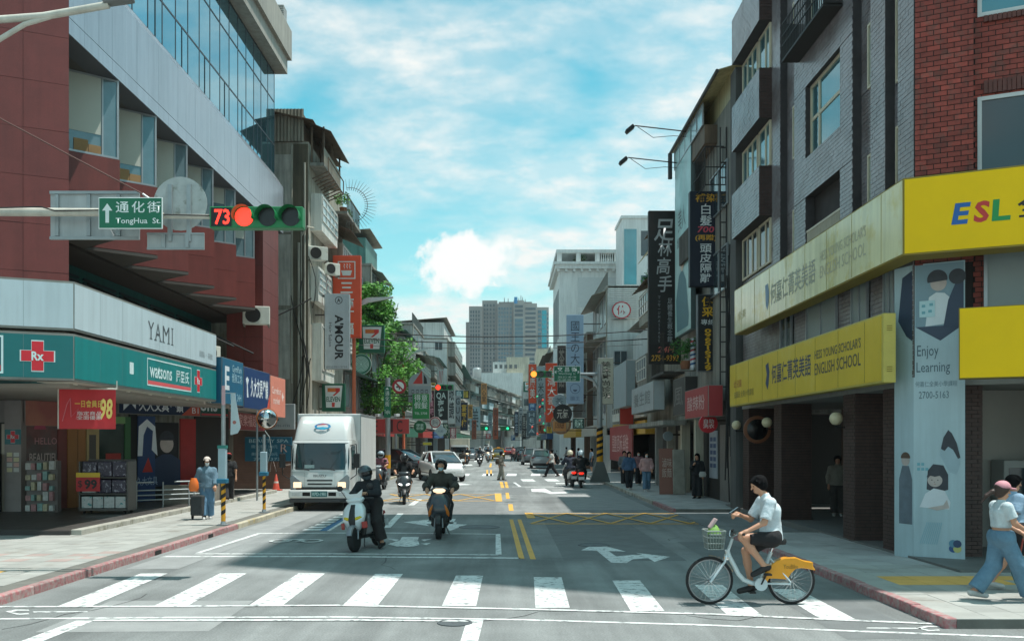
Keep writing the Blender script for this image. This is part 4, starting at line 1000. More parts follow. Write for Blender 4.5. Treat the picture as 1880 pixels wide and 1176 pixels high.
def corr(mb, M, u0, u1, z0, z1, t=.02, pitch=.16):
    """corrugated sheet in frame M"""
    mb.M = M; n = max(2, int((u1 - u0) / (pitch / 2))); vs = []
    for i in range(n + 1):
        u = u0 + (u1 - u0) * i / n; d = t if i % 2 else -t
        vs += [(u, z0, d), (u, z1, d)]
    return mb.add(vs, [(2 * i, 2 * i + 2, 2 * i + 3, 2 * i + 1) for i in range(n)])
def sheet(a, b, c, d, t=.03):
    """thin roof slab from four corners"""
    mb = MB(); n = (Vector(b) - Vector(a)).cross(Vector(d) - Vector(a)).normalized() * t
    P = [Vector(p) for p in (a, b, c, d)]
    return mb.add(P + [p - n for p in P], [(0, 1, 2, 3), (7, 6, 5, 4), (0, 4, 5, 1), (1, 5, 6, 2), (2, 6, 7, 3), (3, 7, 4, 0)])
def wbuild(mb, name, m, parent, **k):
    """build a part whose points are world coordinates under a parent that stands at its own base"""
    o = mb.build(name, m, parent, **k); l = parent.location
    if parent.parent is not None: l = l + parent.parent.location
    o.location = -Vector(l) if parent.type == 'EMPTY' else (0, 0, 0)
    return o
# ---- L2: stained apartment block next to the granite building
l2 = thing('old_apartment', 'stained old apartment block with white tiled bay windows and roof shed', 'building', (-9.2, 43, 0))
wbuild(MB().box(-24, -9.2, 43, 52, 0, 16.2), 'wall', oldc, l2)
for i, (x0, x1, z0, z1) in enumerate(((-10.9, -10.0, 12.0, 15.6), (-10.9, -10.0, 8.6, 11.9), (-12.2, -11.0, 6, 15), (-10.9, -10.05, 5.2, 8.4))):
    wbuild(MB().box(x0, x1, 42.95, 42.999, z0, z1), 'plaster_patch', mat('plaster_light', 'bab7ae', .85, var=.25, scale=.9, streak=.4), l2)
wbuild(MB().box(-9.9, -9.22, 42.97, 42.999, 4, 16.1), 'stain_band', mat('plaster_brown', '5d5546', .85, var=.25, scale=.9, streak=.4), l2)
mb = corr(MB(), frame((-13.4, 42.9, 0), CAMR), 0, 4.0, 16.2, 17.7); wbuild(mb, 'roof_shed', tin, l2)
wbuild(MB().box(-13.3, -9.5, 42.95, 50, 16.21, 17.6), 'roof_shed_core', tinr, l2)
wbuild(sheet((-13.6, 42.6, 18.1), (-8.9, 42.6, 17.1), (-8.9, 50, 17.1), (-13.6, 50, 18.1)), 'roof_sheet', tinr, l2)
# roof balcony box of timber and tin
wbuild(MB().box(-9.18, -8.5, 43.2, 47.5, 15.15, 15.3), 'balcony_floor', oldg, l2)
mb = MB()
for x in (-9.1, -8.55):
    for y in (43.3, 45.4, 47.4): mb.box(x - .04, x + .04, y - .04, y + .04, 15.3, 17.0)
wbuild(mb, 'balcony_posts', tinr, l2)
wbuild(sheet((-9.3, 43.0, 17.2), (-8.15, 43.0, 16.7), (-8.15, 48, 16.7), (-9.3, 48, 17.2)), 'balcony_roof', tinr, l2)
mb = corr(MB(), frame((-8.5, 43.2, 0), STL), 0, 4.2, 15.3, 16.0); wbuild(mb, 'balcony_skirt', tin, l2)
mb = MB()
for i in range(9): mb.tube((-9.1, 43.4 + i * .5, 14.6), (-8.35, 43.4 + i * .5, 14.95), .03, n=6)
for y in (43.4, 47.4): mb.tube((-8.35, y, 14.95), (-8.35, y, 15.6), .03, n=6)
mb.tube((-8.35, 43.4, 14.95), (-8.35, 47.4, 14.95), .03).tube((-8.35, 43.4, 15.6), (-8.35, 47.4, 15.6), .03)
wbuild(mb, 'cage_frame', tinr, l2)
# fan of anti-climb spikes
mb = MB(); cpt = Vector((-7.9, 46.5, 14.2))
for i in range(26):
    a = R(-100 + i * 200 / 25); dv = Vector((math.cos(a), .2, math.sin(a))); mb.tube(cpt + dv * .75, cpt + dv * 1.35, .016, .006, 5)
mb.path([cpt + Vector((math.cos(R(q)), .2, math.sin(R(q)))) * .9 for q in range(-100, 101, 20)], .015, 5)
tag(wbuild(mb, 'spikes', flat('4a4c4e', .6), l2), kind='stuff')
gridw = mat('white_grille', 'cfcfc8', .5, var=.06)
def bay(y0, y1, x1, z0, z1, parent, skin, gm, rows_=3, cols=4, x0=-9.2, s=-1):
    """projecting window bay on the left (s=-1) or right (s=1) row"""
    b_ = wbuild(MB().box(min(x0, x1), max(x0, x1), y0, y1, z0, z1), 'bay', skin, parent)
    mb = MB(); mb.M = frame((x1, y0, 0), STL) if s < 0 else frame((x1, y1, 0), STR)
    zz0 = z0 + .5
    for i in range(cols + 1): u = .1 + (y1 - y0 - .2) * i / cols; mb.box(u - .03, u + .03, zz0, z1 - .15, .0, .05)
    for j in range(rows_ + 1): z = zz0 + (z1 - .15 - zz0) * j / rows_; mb.box(.07, y1 - y0 - .07, z - .025, z + .025, .0, .045)
    f_ = mb.build('bay_window', gridw, b_)
    mb = MB(); mb.M = frame((x1, y0, 0), STL) if s < 0 else frame((x1, y1, 0), STR)
    mb.box(.1, y1 - y0 - .1, zz0, z1 - .15, .002, .012).build('pane', gm, b_)
    return b_
paleg = mat('pale_glass', '9fb3b5', .15, var=.1)
bay(43.5, 47.5, -8.68, 12.2, 13.95, l2, wtile, paleg, 3, 4); bay(43.5, 46.8, -8.85, 8.9, 10.55, l2, wtile, paleg, 3, 4); bay(43.8, 47.0, -8.75, 5.2, 7.9, l2, wtile, mat('curtain_cream', 'b9b1a0', .5, var=.1), 1, 4)
bay(48, 51.8, -8.5, 10.9, 12.6, l2, tin, glassd, 2, 6); bay(48, 51.8, -8.6, 7.2, 8.8, l2, wtile, glassd, 2, 6)
wbuild(sheet((-9.2, 47.8, 13.7), (-8.0, 47.8, 13.2), (-8.0, 52, 13.2), (-9.2, 52, 13.7)), 'awning', tinr, l2)
wbuild(sheet((-9.2, 47.5, 11.0 - .3), (-7.9, 47.5, 10.3 - .3), (-7.9, 52, 10.3 - .3), (-9.2, 52, 10.7)), 'awning', tin, l2)
wbuild(MB().box(-9.2, -8.2, 47.6, 52, 14.0, 14.15), 'parapet_slab', oldg, l2); 
mb = MB()
for i in range(10): mb.box(-8.25, -8.2, 47.8 + i * .42, 47.84 + i * .42, 14.15, 15.0)
mb.box(-8.26, -8.19, 47.7, 52, 15.0, 15.05); wbuild(mb, 'roof_rail', flat('5b5d58', .6), l2)
ac_unit((-8.85, 43.3, 10.75), R(25), 'caged air conditioner under the upper white bay window', 1.1); ac_unit((-8.6, 45.4, 10.45), R(40), 'second caged air conditioner further along under the upper white bay', 1.0)
mb = MB()
for (x, r, z0, z1) in ((-9.35, .05, 2.5, 15.2), (-9.5, .035, 3, 12), (-9.62, .06, 2.2, 11.5), (-9.95, .04, 5, 16)):
    mb.tube((x, 42.88, z0), (x, 42.88, z1), r, n=8)
mb.path([(-9.5, 42.85, 11.8), (-9.2, 42.7, 12.2), (-9.0, 43.2, 12.25)], .05); wbuild(mb, 'drain_pipes', pipe, l2)
mb = MB()
for k in range(7):
    a = Vector((-9.3 + random.uniform(-.5, .2), 42.82, random.uniform(4, 11))); b = a + Vector((random.uniform(-.3, .5), -.05, -random.uniform(2, 5)))
    mb.path([a.lerp(b, t_) + Vector((.25 * math.sin(t_ * 3.1 + k), 0, 0)) for t_ in (0, .2, .4, .6, .8, 1)], .022, 5)
mb.path([(-12, 42.8, 8.4), (-10.5, 42.6, 8.1), (-9.6, 42.5, 8.5), (-9.0, 42.7, 8.9)], .035, 5); tag(wbuild(mb, 'cables', cabl, l2), kind='stuff')
# alley front below: shutter with scrawl, spa board, grey sign
wbuild(MB().box(-12.6, -9.25, 42.7, 42.95, 0, 3.2), 'lower_wall', mat('brown_shutter', '6e564b', .6, var=.15), l2)
mb = MB()
for i in range(16): mb.box(-12.5, -9.4, 42.66, 42.7, .3 + i * .12, .39 + i * .12)
tag(wbuild(mb, 'shutter_slats', mat('brown_slat', '75584c', .55, var=.15), l2), kind='stuff')
mb = MB(); scr = [(-10.9, .9), (-10.8, 1.6), (-10.6, .9), (-10.5, 1.5), (-10.3, 1.0), (-10.15, 1.6), (-10.35, 1.2), (-9.9, 1.25), (-9.9, .7), (-9.8, 1.7), (-9.7, .9)]
mb.path([(x, 42.65, z) for x, z in scr], .016, 4); wbuild(mb, 'graffiti', flat('b9b2ac', .7), l2)
t = thing('spa_board', 'teal board lettered BEAUTY SPA on the shutter wall behind the left posts', 'sign', (-11.0, 42.5, 1.95)); spa = mat('board_teal', '1d5f78', .5, var=.08)
MB().box(-1.0, 1.15, -.05, .05, -.55, .55).build('board', spa, t, bevel=.01); M = frame((.1, -.05, 0), CAMR)
text('BEAUTY SPA', shift(M, 0, .38), 1.8, .16, flat('a9c9d3', .5), t); text('精油護膚 300元\n臉部保養\n美體雕塑 500元', shift(M, -.2, -.05), 1.2, .5, flat('93b9c6', .5), t); text('R', shift(M, .7, .05), .3, .35, flat('c9a9a0', .5), t); text('2701-3735', shift(M, 0, -.45), 1.4, .12, flat('93b9c6', .5), t)
t = thing('salon_band', 'grey sign band ending in a black R above the alley shutter', 'shop sign', (-10.7, 42.0, 2.85))
MB().box(-1.4, 1.1, -.1, .1, 0, 1.15).build('sign_case', mat('sign_grey', '9fa3a4', .5, var=.06), t, bevel=.015); M = frame((0, -.1, .55), CAMR)
text("A'MOUR", shift(M, -.45, .1), 1.7, .5, blk, t, bold=.03); text('(02)2701-3735', shift(M, .4, -.4), 1.0, .14, gt, t)

# ---- generic row house for both sides
def rowhouse(side, y0, y1, h, xf, wallm, label, floors=4, awn=tin, shopm=None, baym=None, roof=None, sidewin=True, seed=0, balc=True):
    rr = random.Random(seed); s = side
    t = thing('shop_house', label, 'building', (xf, y0, 0)); X0, X1 = (xf - 12, xf) if s < 0 else (xf, xf + 12)
    wbuild(MB().box(X0, X1, y0, y1, 3.3, h), 'wall', wallm, t)
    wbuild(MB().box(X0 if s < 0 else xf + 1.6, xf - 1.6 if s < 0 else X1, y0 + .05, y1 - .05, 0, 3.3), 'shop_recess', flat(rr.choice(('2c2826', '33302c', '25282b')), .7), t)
    fh = (h - 3.5) / floors; Ms = frame((xf, y0, 0), STL) if s < 0 else frame((xf, y1, 0), STR)
    wd = y1 - y0
    for f in range(floors):
        z = 3.6 + f * fh; mode = rr.random()
        if balc and mode < .6:
            d = rr.uniform(.7, 1.15)
            b_ = bay(y0 + .2, y1 - .2, xf - s * d, z + .1, z + rr.uniform(1.5, fh - .3), t, baym or rr.choice((wtile, tin, oldg)), rr.choice((glassd, paleg)), 2, max(3, int(wd / 1.1)), xf, s)
        else:
            n = max(1, int(wd / 2.4))
            for i in range(n):
                u0 = wd * (i + .18) / n; u1 = wd * (i + .82) / n
                window(Ms, u0, u1, z + .8, z + fh - .4, t, fm=alu, gm=rr.choice((glassd, paleg, glasst)), vs=(.5,), fw=.06, d=.005).location = -t.location
        if rr.random() < .75:
            zz = z + fh - .25; d = rr.uniform(.9, 1.6)
            wbuild(sheet((xf, y0 + .1, zz), (xf - s * d, y0 + .1, zz - .35), (xf - s * d, y1 - .1, zz - .35), (xf, y1 - .1, zz)), 'awning', rr.choice((awn, tinr, tin, ting)), t)
    for i in range(2): wbuild(MB().box(xf - s * .45 - .3, xf - s * .45 + .3, y0 + .3 + i * 1.2, y0 + 1.0 + i * 1.2, 3.9 + rr.randrange(floors) * fh, 4.45 + rr.randrange(1) * fh + rr.randrange(1)), 'fan_coil', acw, t) if 0 else None
    if sidewin:
        Mc = frame((X0, y0, 0), CAMR)
        for f in range(floors):
            u = (11.0 if s < 0 else 1.0)
            window(Mc, u - .55, u + .45, 3.6 + f * fh + .9, 3.6 + f * fh + 2.0, t, fm=alu, gm=glassd, vs=(.5,), fw=.06, d=.005).location = -t.location
    wbuild(MB().box(X0 - .1, X1 + .1, y0 - .1, y1 + .1, h, h + .18), 'roof_slab', oldg, t)
    k = roof or rr.choice(('shed', 'tank', 'shed', 'parapet'))
    if k == 'shed':
        c = rr.choice((ting, tin, bwh)); xa, xb = (xf - 6, xf - .4) if s < 0 else (xf + .4, xf + 6)
        wbuild(MB().box(xa, xb, y0 + .3, y1 - .5, h + .18, h + 2.2), 'roof_shed', c, t)
        wbuild(sheet((xa - .4, y0 - .1, h + 2.3 + .5 * (s > 0)), (xb + .4, y0 - .1, h + 2.3 + .5 * (s < 0)), (xb + .4, y1, h + 2.3 + .5 * (s < 0)), (xa - .4, y1, h + 2.3 + .5 * (s > 0))), 'roof_sheet', tin, t)
    elif k == 'tank':
        mb = MB()
        mb.lathe([(.55, 0), (.6, .1), (.6, 1.5), (.5, 1.65), (.1, 1.75)], 16, Matrix.Translation((xf + s * 2, y0 + 1.5, h + .7))); wbuild(mb, 'water_tank', mat('steel_tank', 'a9adad', .3, .7), t, smooth=True)
        mb = MB().box(xf + s * 2 - .6, xf + s * 2 + .6, y0 + .9, y0 + 2.1, h + .18, h + .7); wbuild(mb, 'tank_stand', oldg, t)
    else:
        mb = MB()
        for i in range(int(wd / .5)): mb.box(xf - .04, xf + .04, y0 + i * .5, y0 + .05 + i * .5, h + .18, h + 1.1)
        mb.box(xf - .05, xf + .05, y0, y1, h + 1.1, h + 1.15); wbuild(mb, 'roof_rail', flat('6a6c68', .6), t)
    # canopy band over the shop
    cm = shopm or flat(rr.choice(('a8352f', '2f6a55', 'c9c4b8', 'd3a33a', '365a86')), .5)
    wbuild(MB().box(xf - s * 1.0 if s > 0 else xf, xf if s > 0 else xf + 1.0, y0 + .1, y1 - .1, 2.75, 3.5), 'shop_band', cm, t)
    mb = MB().tube((xf - s * .06, y0 + .1, 0), (xf - s * .06, y0 + .1, h), .05, n=6); wbuild(mb, 'drain_pipe', pipe, t)
    for yy in (y0 + .2, y1 - .2):
        wbuild(MB().box(xf - .25, xf + .25, yy - .2, yy + .2, 0, 2.8), 'pier', wallm, t)
    return t
grp = mat('wall_grey', 'a3a39e', .8, var=.15, streak=.3, scale=.6); crm = mat('wall_cream', 'b9b3a0', .8, var=.12, streak=.3, scale=.6); bwh = mat('wall_white', 'c4c7c4', .75, var=.08, streak=.2, scale=.5)
brn = mat('wall_brown', '6d5546', .8, var=.15, streak=.25, scale=.6); blu = mat('wall_pale_blue', '9fb0b4', .75, var=.1, streak=.25, scale=.6)
# left row
rowhouse(-1, 52.6, 66, 6.8, -9.8, oldg, 'low dark shop house behind the street tree with a red fascia', 1, shopm=flat('a83a36', .5), roof='parapet', seed=3, balc=False)
rowhouse(-1, 70, 77, 15.6, -10.3, oldg, 'grey house with green tin roof shed behind the street tree', 4, roof='shed', seed=11)
rowhouse(-1, 78, 88, 12.2, -9.4, crm, 'cream balcony house beyond the street tree', 3, roof='tank', seed=5)
rowhouse(-1, 88.5, 100, 13.5, -9.0, grp, 'grey house with rusty awnings in the left row', 4, roof='parapet', seed=8)
rowhouse(-1, 101, 116, 12.0, -8.9, blu, 'pale blue walled house with roof tank in the left row', 3, roof='tank', seed=21)
rowhouse(-1, 118, 138, 15.4, -7.6, bwh, 'tall pale house with pitched tin roof far down the left row', 5, roof='shed', seed=14)
rowhouse(-1, 140, 176, 14.5, -7.8, crm, 'low cream block at the far end of the left row', 4, roof='parapet', seed=17)
# right row beyond the near houses
rowhouse(1, 67, 78, 13.4, 7.3, bwh, 'white panelled corner house carrying a red ringed sign', 3, roof='parapet', seed=4, balc=False, shopm=flat('b7b3a8', .5))
rowhouse(1, 79, 96, 11.5, 6.9, brn, 'brown fronted house behind the pale blue hanging sign', 3, roof='tank', seed=9)
rowhouse(1, 128, 150, 15, 6.6, grp, 'grey balcony block far down the right row', 4, roof='tank', seed=12)
rowhouse(1, 152, 190, 17, 7.2, brn, 'brown block at the far end of the right row', 5, roof='parapet', seed=13)
# white classical block with balustrade
wb = thing('white_block', 'tall white building with rooftop balustrade and cornice on the right', 'building', (6.5, 112, 0))
bw2 = mat('wall_bright_white', 'd0d3d1', .7, var=.05, streak=.12, scale=.4)
wbuild(MB().box(6.4, 18, 112, 127, 0, 23.2), 'wall', bw2, wb)
wbuild(MB().box(5.9, 18.4, 111.5, 127.4, 23.2, 23.7), 'cornice', bw2, wb); wbuild(MB().box(5.7, 18.6, 111.3, 127.6, 23.7, 24.0), 'cornice', bw2, wb)
wbuild(MB().box(6.0, 18.4, 111.6, 127.3, 25.1, 25.5), 'parapet_cap', bw2, wb)
for i in range(6): x = 6.1 + i * 2.3; wbuild(MB().box(x, x + .55, 111.7, 112.2, 24.0, 25.1), 'parapet_pier', bw2, wb)
for i in range(5):
    x = 6.65 + i * 2.3
    if i in (0, 1, 3): continue
    mb = MB()
    for j in range(6): mb.lathe([(.08, 0), (.12, .3), (.06, .7), (.1, 1.1)], 8, Matrix.Translation((x + .2 + j * .27, 111.95, 24.0)))
    tag(wbuild(mb, 'balusters', bw2, wb), kind='stuff')
wbuild(MB().box(11.5, 16, 112.3, 113, 24.0, 25.0), 'planter', flat('3d4636', .8), wb)
for i in range(12): wbuild(MB().box(6.1 + i * .95, 6.4 + i * .95, 111.6, 111.9, 22.9, 23.2), 'dentil', bw2, wb)
for (x0, x1, z0, z1) in ((8.6, 13.4, 18.6, 22.2), (8.6, 13.4, 14, 18)): wbuild(MB().box(x0, x1, 111.95, 111.99, z0, z1), 'wall_panel', mat('wall_panel_white', 'bfc4c4', .7, var=.05), wb)
for i in range(4): window(frame((6.4, 127, 0), STR), 1.5 + i * 3.4, 3.3 + i * 3.4, 15, 21, wb, fm=alu, gm=glassd, d=.01); 
for ch in wb.children:
    if ch.name.startswith('window'): ch.location = -wb.location
wt2 = thing('white_tower', 'narrow white tower rising behind the balustraded building', 'building', (13.0, 104, 0))
wbuild(MB().box(13.0, 17.5, 104, 110, 0, 27.4), 'wall', bw2, wt2); wbuild(MB().box(12.85, 17.6, 103.85, 110.1, 27.4, 27.7), 'roof_cap', bw2, wt2)
for j in range(2): wbuild(MB().box(15.1, 16.3, 103.95, 103.99, 23.2 - j * 5, 26 - j * 5), 'window', glassd, wt2)
wbuild(MB().box(13.2, 14.6, 103.95, 103.99, 20, 26.2), 'window', glasst, wt2)

# ---- R2: concrete house with cream roof shed and billboard
r2 = thing('concrete_house', 'dark concrete house with a cream metal roof shed next to the brick building', 'building', (7.4, 30, 0))
wbuild(MB().box(7.4, 18, 30.0, 38.4, 3.2, 13.6), 'wall', oldg, r2)
wbuild(MB().box(7.3, 7.95, 29.5, 30.2, 0, 14.2), 'corner_pier', mat('concrete_dark', '5a5a58', .85, var=.15, streak=.3, scale=.7), r2)
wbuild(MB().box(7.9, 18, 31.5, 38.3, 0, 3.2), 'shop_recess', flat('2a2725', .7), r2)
mb = corr(MB(), frame((7.2, 30.0, 0), CAMR), .6, 6, 13.6, 15.0); wbuild(mb, 'roof_shed', tiny_, r2)
wbuild(MB().box(9.5, 16, 31, 38.3, 13.6, 19.5), 'stair_block', oldg, r2)
wbuild(MB().box(7.4, 14, 30.05, 38, 13.6, 14.6), 'roof_shed_core', tiny_, r2)
wbuild(sheet((6.85, 29.9, 14.3), (14, 29.9, 16.4), (14, 38.6, 16.4), (6.85, 38.6, 14.3)), 'roof_sheet', tiny_, r2)
wbuild(MB().box(6.95, 7.4, 32.5, 38.2, 12.75, 13.4), 'roof_balcony', tinr, r2)
window(frame((6.95, 38.2, 0), STR), .1, 5.6, 13.42, 14.2, r2, fm=alu, gm=paleg, vs=(.2, .4, .6, .8), d=.0).location = -r2.location
wbuild(MB().tube((6.8, 38.5, 13.2), (6.8, 38.5, 14.25), .09).tube((6.8, 29.9, 14.25), (6.8, 38.6, 14.25), .06), 'gutter', flat('3a3a3a', .5), r2)
for (z, gl) in ((10.2, glassd), (7.4, glassd)):
    o = window(frame((7.4, 34, 0), STR), .6, 3.2, z, z + 1.5, r2, fm=alu, gm=gl, vs=(.5,), d=.02); o.location = -r2.location
# window cage and ladder frame
mb = MB()
for i in range(7): mb.box(6.75 + i * .1, 6.77 + i * .1, 31.5, 31.52, 11.0, 12.3)
for z in (11.0, 11.6, 12.3):
    mb.box(6.75, 7.4, 31.49, 31.53, z, z + .03).box(6.75, 6.78, 31.5, 33.5, z, z + .03)
for i in range(9): mb.box(6.75, 6.77, 31.6 + i * .22, 31.62 + i * .22, 11.0, 12.3)
wbuild(mb, 'window_cage', flat('2a2826', .7), r2)
wbuild(MB().box(6.8, 7.4, 33.0, 36.5, 9.2, 10.3), 'balcony_front', mat('balcony_concrete', '55514b', .9, var=.25, streak=.4, scale=2), r2)
ac_unit((7.05, 34.0, 10.35), R(-60), 'small air conditioner on the grey balcony beside the teal billboard', .8)
mb = MB()
for (x, y) in ((7.14, 31.0), (7.34, 31.0)): mb.box(x, x + .04, y, y + .04, 3.4, 12.8)
for i in range(18): mb.box(7.18, 7.34, 31.0, 31.03, 3.6 + i * .5, 3.64 + i * .5)
wbuild(mb, 'sign_ladder', flat('2e2b29', .7), r2)
mb = MB()
for k in range(10):
    a = Vector((7.27 + random.uniform(-.1, .1), 30.4, random.uniform(5, 9))); b = Vector((7.27 + random.uniform(-.12, .1), 30.3, random.uniform(.3, 3)))
    mb.path([a.lerp(b, q) + Vector((.04 * math.sin(q * 5 + k), 0, 0)) for q in (0, .25, .5, .75, 1)], .025, 5)
tag(wbuild(mb, 'cables', cabl, r2), kind='stuff')
wbuild(MB().box(7.88, 7.92, 32.0, 34.2, .1, 2.9), 'shutter', shut, r2); wbuild(MB().box(7.86, 7.9, 34.6, 35.9, .9, 2.7), 'notice_board', flat('aab0b8', .5), r2)
M = frame((7.86, 35.25, 1.8), STR)
for i in range(10): o = rect(M, -.5 + (i % 2) * .55, -.05 + (i % 2) * .55, .5 - (i // 2) * .25, .66 - (i // 2) * .25, flat('39507a', .5), r2, 'notice', .004); o.location = -r2.location
wbuild(MB().box(7.4, 7.7, 36.2, 36.6, .1, 3.2), 'pier', crm, r2)
bb = thing('billboard', 'tall pale teal mural billboard with a painted figure on the right row', 'billboard', (7.0, 34.7, 6.5))
MB().box(-.08, .08, 0, 3.3, 0, 7.6).build('frame', flat('4c5a5a', .5), bb); M = frame((-.08, 3.3, 0), STR); mb = MB(); mb.M = M
mb.box(.04, 3.26, .04, 7.56, .002, .012).build('face', mat('mural_teal', '8fb7b4', .3, var=.22, scale=.9, c2='5f9792', c2pos=(.5, .65), c2scale=.5), bb)
poly(shift(M, 0, 0, .012), [(.5, .2), (.3, 1.5), (.9, 2.4), (1.6, 2.6), (2.4, 2.0), (2.9, .6), (2.8, .2)], flat('3f6e78', .5), bb, 'mural_print', .004); poly(shift(M, 0, 0, .012), disc(.42, 1.6, 2.9), flat('c3b09d', .5), bb, 'mural_print', .006)
text('美人', shift(M, 1.5, 4.6, .012), 1.5, .9, flat('3d4d50', .5), bb); text('護膚美容坊', shift(M, 1.6, 3.75, .012), 2.2, .4, flat('3d4d50', .5), bb)
for (y, z, lb) in ((35.6, 14.2, 'upper'), (37.6, 13.6, 'lower')):
    t = thing('billboard_lamp', lb + ' dark spotlight on a long arm over the teal billboard', 'lamp', (6.9, y, z), 0, 'billboard spotlights')
    MB().tube((0, 0, 0), (-2.0, -.3, .12), .025).build('arm', flat('26282a', .6), t)
    mb = MB(); mb.M = Matrix.Translation((-2.15, -.32, .02)) @ Matrix.Rotation(R(-40), 4, 'Y'); mb.box(-.26, .12, -.16, .16, -.07, .07).build('lamp_head', flat('1f2123', .5), t, bevel=.03)
    MB().path([(-1.9, -.28, .08), (-1.3, -.2, -.3), (-.5, -.1, -.2), (0, 0, -.2)], .012, 5).build('cable', cabl, t)
# ---- R3: old plaster house with tin roof
r3 = thing('plaster_house', 'old plaster house with sloping tin roof behind the black massage sign', 'building', (7.5, 39, 0))
wbuild(MB().box(7.6, 18, 39, 50, 3.2, 11.6), 'wall', oldc, r3); wbuild(MB().box(8.0, 14, 38.6, 44, 11.6, 13.9), 'roof_block', oldg, r3)
wbuild(sheet((7.1, 44.5, 11.9), (8.6, 44.5, 13.6), (8.6, 50, 13.6), (7.1, 50, 11.9)), 'roof_sheet', tiny_, r3)
wbuild(sheet((6.6, 41, 12.0), (8.6, 41, 12.9), (8.6, 44.4, 12.9), (6.6, 44.4, 12.0)), 'roof_sheet', tinr, r3)
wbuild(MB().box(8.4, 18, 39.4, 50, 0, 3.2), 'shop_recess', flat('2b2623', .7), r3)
for i in range(1):
    bay(45 + i * 4, 48.2 + i * 4, 6.9, 8.2, 9.8, r3, (tin, wtile, oldg)[i], glassd, 2, 4, 7.6, 1); bay(45 + i * 4, 48.2 + i * 4, 6.8, 4.9, 6.6, r3, (oldg, tin, wtile)[i], glassd, 2, 4, 7.6, 1)
    wbuild(sheet((7.6, 44.8 + i * 4, 10.5), (6.7, 44.8 + i * 4, 10.1), (6.7, 49.4 + i * 4, 10.1), (7.6, 49.4 + i * 4, 10.5)), 'awning', (tinr, tin, ting)[i], r3)
for i in range(3): wbuild(MB().box(7.5, 7.85, 39.6 + i * 3.4, 40.0 + i * 3.4, .1, 3.2), 'pier', (crm, oldc, grp)[i % 3], r3)
wbuild(MB().box(7.9, 7.95, 41, 42.6, .1, 2.8), 'shutter', mat('shutter_cream', 'a59c88', .6, var=.1), r3)
wbuild(MB().box(6.6, 7.6, 39.1, 50, 3.0, 3.2), 'canopy', oldg, r3)
mb = MB()
for i in range(10): mb.box(6.7, 6.74, 39.6 + i * .35, 39.64 + i * .35, 5.3, 6.9)
mb.box(6.69, 6.75, 39.5, 43.1, 6.9, 6.95).box(6.69, 7.6, 39.5, 43.1, 5.2, 5.3); wbuild(mb, 'balcony_rail', flat('3a3632', .7), r3)
# ---- small house R4a between
rowhouse(1, 50.6, 66.4, 7.4, 8.6, oldg, 'narrow dark house beside the white panelled corner house', 2, roof='shed', seed=31)

# ---- grey apartment block closing the view
cb = thing('grey_apartments', 'long grey apartment block with metal awnings closing the street view', 'building', (-8.5, 182, 0)); cd = Vector((12.6, 82, 0)); cl_ = cd.length
MC = frame((0, 0, 0), cd)
mb = MB(); mb.M = MC; mb.box(0, cl_, 0, 14.6, -14, 0).build('wall', mat('apartment_grey', '878d8a', .8, var=.2, scale=.25, streak=.35), cb)
for f in range(4):
    for i in range(12):
        u = 1 + i * 6.8; mb = MB(); mb.M = MC; d = random.uniform(.6, 1.6)
        mb.box(u, u + 5.6, 3.8 + f * 2.9, 5.2 + f * 2.9, 0, d).build('balcony', random.choice((bwh, grp, tin, blu, oldg)), cb)
        mb = MB(); mb.M = MC; mb.box(u + .3, u + 5.2, 5.22 + f * 2.9, 6.3 + f * 2.9, .02, .08).build('window', random.choice((glassd, glasst, paleg)), cb)
    for i in range(5):
        mb = MB(); mb.M = MC; u = 1 + i * 16.5; mb.prism([(0, 6.6 + f * 2.9), (2.1, 6.1 + f * 2.9), (2.1, 6.05 + f * 2.9), (0, 6.5 + f * 2.9)], 'x', u, u + 14); 
        # prism('x') gives (t,u,v): remap height/out axes
        vs = []
        mb2 = MB(); mb2.M = MC; z = 6.6 + f * 2.9
        mb2.add([(u, z, 0), (u + 14, z, 0), (u + 14, z - .5, 2.0), (u, z - .5, 2.0), (u, z - .08, 0), (u + 14, z - .08, 0), (u + 14, z - .58, 2.0), (u, z - .58, 2.0)], [(0, 3, 2, 1), (4, 5, 6, 7), (3, 7, 6, 2), (0, 4, 7, 3), (1, 2, 6, 5)])
        mb2.build('awning', random.choice((tin, bwh, ting)), cb)
mb = MB(); mb.M = MC; mb.add([(-1, 15.8, -6), (cl_, 15.8, -6), (cl_, 14.9, 1.5), (-1, 14.9, 1.5), (-1, 15.6, -6), (cl_, 15.6, -6), (cl_, 14.7, 1.5), (-1, 14.7, 1.5)], [(0, 3, 2, 1), (4, 5, 6, 7), (3, 7, 6, 2), (0, 4, 7, 3), (1, 2, 6, 5)]); mb.build('roof_sheet', mat('roof_white_sheet', 'c9c8bf', .5, var=.1, streak=.2), cb)
wl = thing('pale_rooftop_block', 'pale stepped block in front of the office tower', 'building', (-6, 290, 0)); mb = MB()
for nm, (px0, px1, py0, Y) in (('wall', (930, 972, 655, 290)), ('wall', (905, 950, 664, 292)), ('wall', (880, 960, 684, 288))):
    a, b = WX(px0, Y), WX(px1, Y); wbuild(MB().box(a, b, Y, Y + 14, 0, WZ(py0, Y)), nm, crm if px0 == 930 else bwh, wl)
for i in range(5): x = WX(908 + i * 9, 288); wbuild(MB().box(x, x + .9, 287.9, 287.98, WZ(676, 288), WZ(669, 288)), 'window', glassd, wl)
t = thing('roof_tank', 'small steel water tank on the roofs before the office tower', 'tank', (WX(876, 280), 280, WZ(693, 280)))
MB().lathe([(1.2, 0), (1.3, .3), (1.3, 2.6), (.9, 3.0), (.2, 3.1)], 16).build('tank_body', mat('steel_tank', 'a9adad'), t, smooth=True); MB().box(-1.3, 1.3, -1.3, 1.3, -5, 0).build('stand', grp, t)
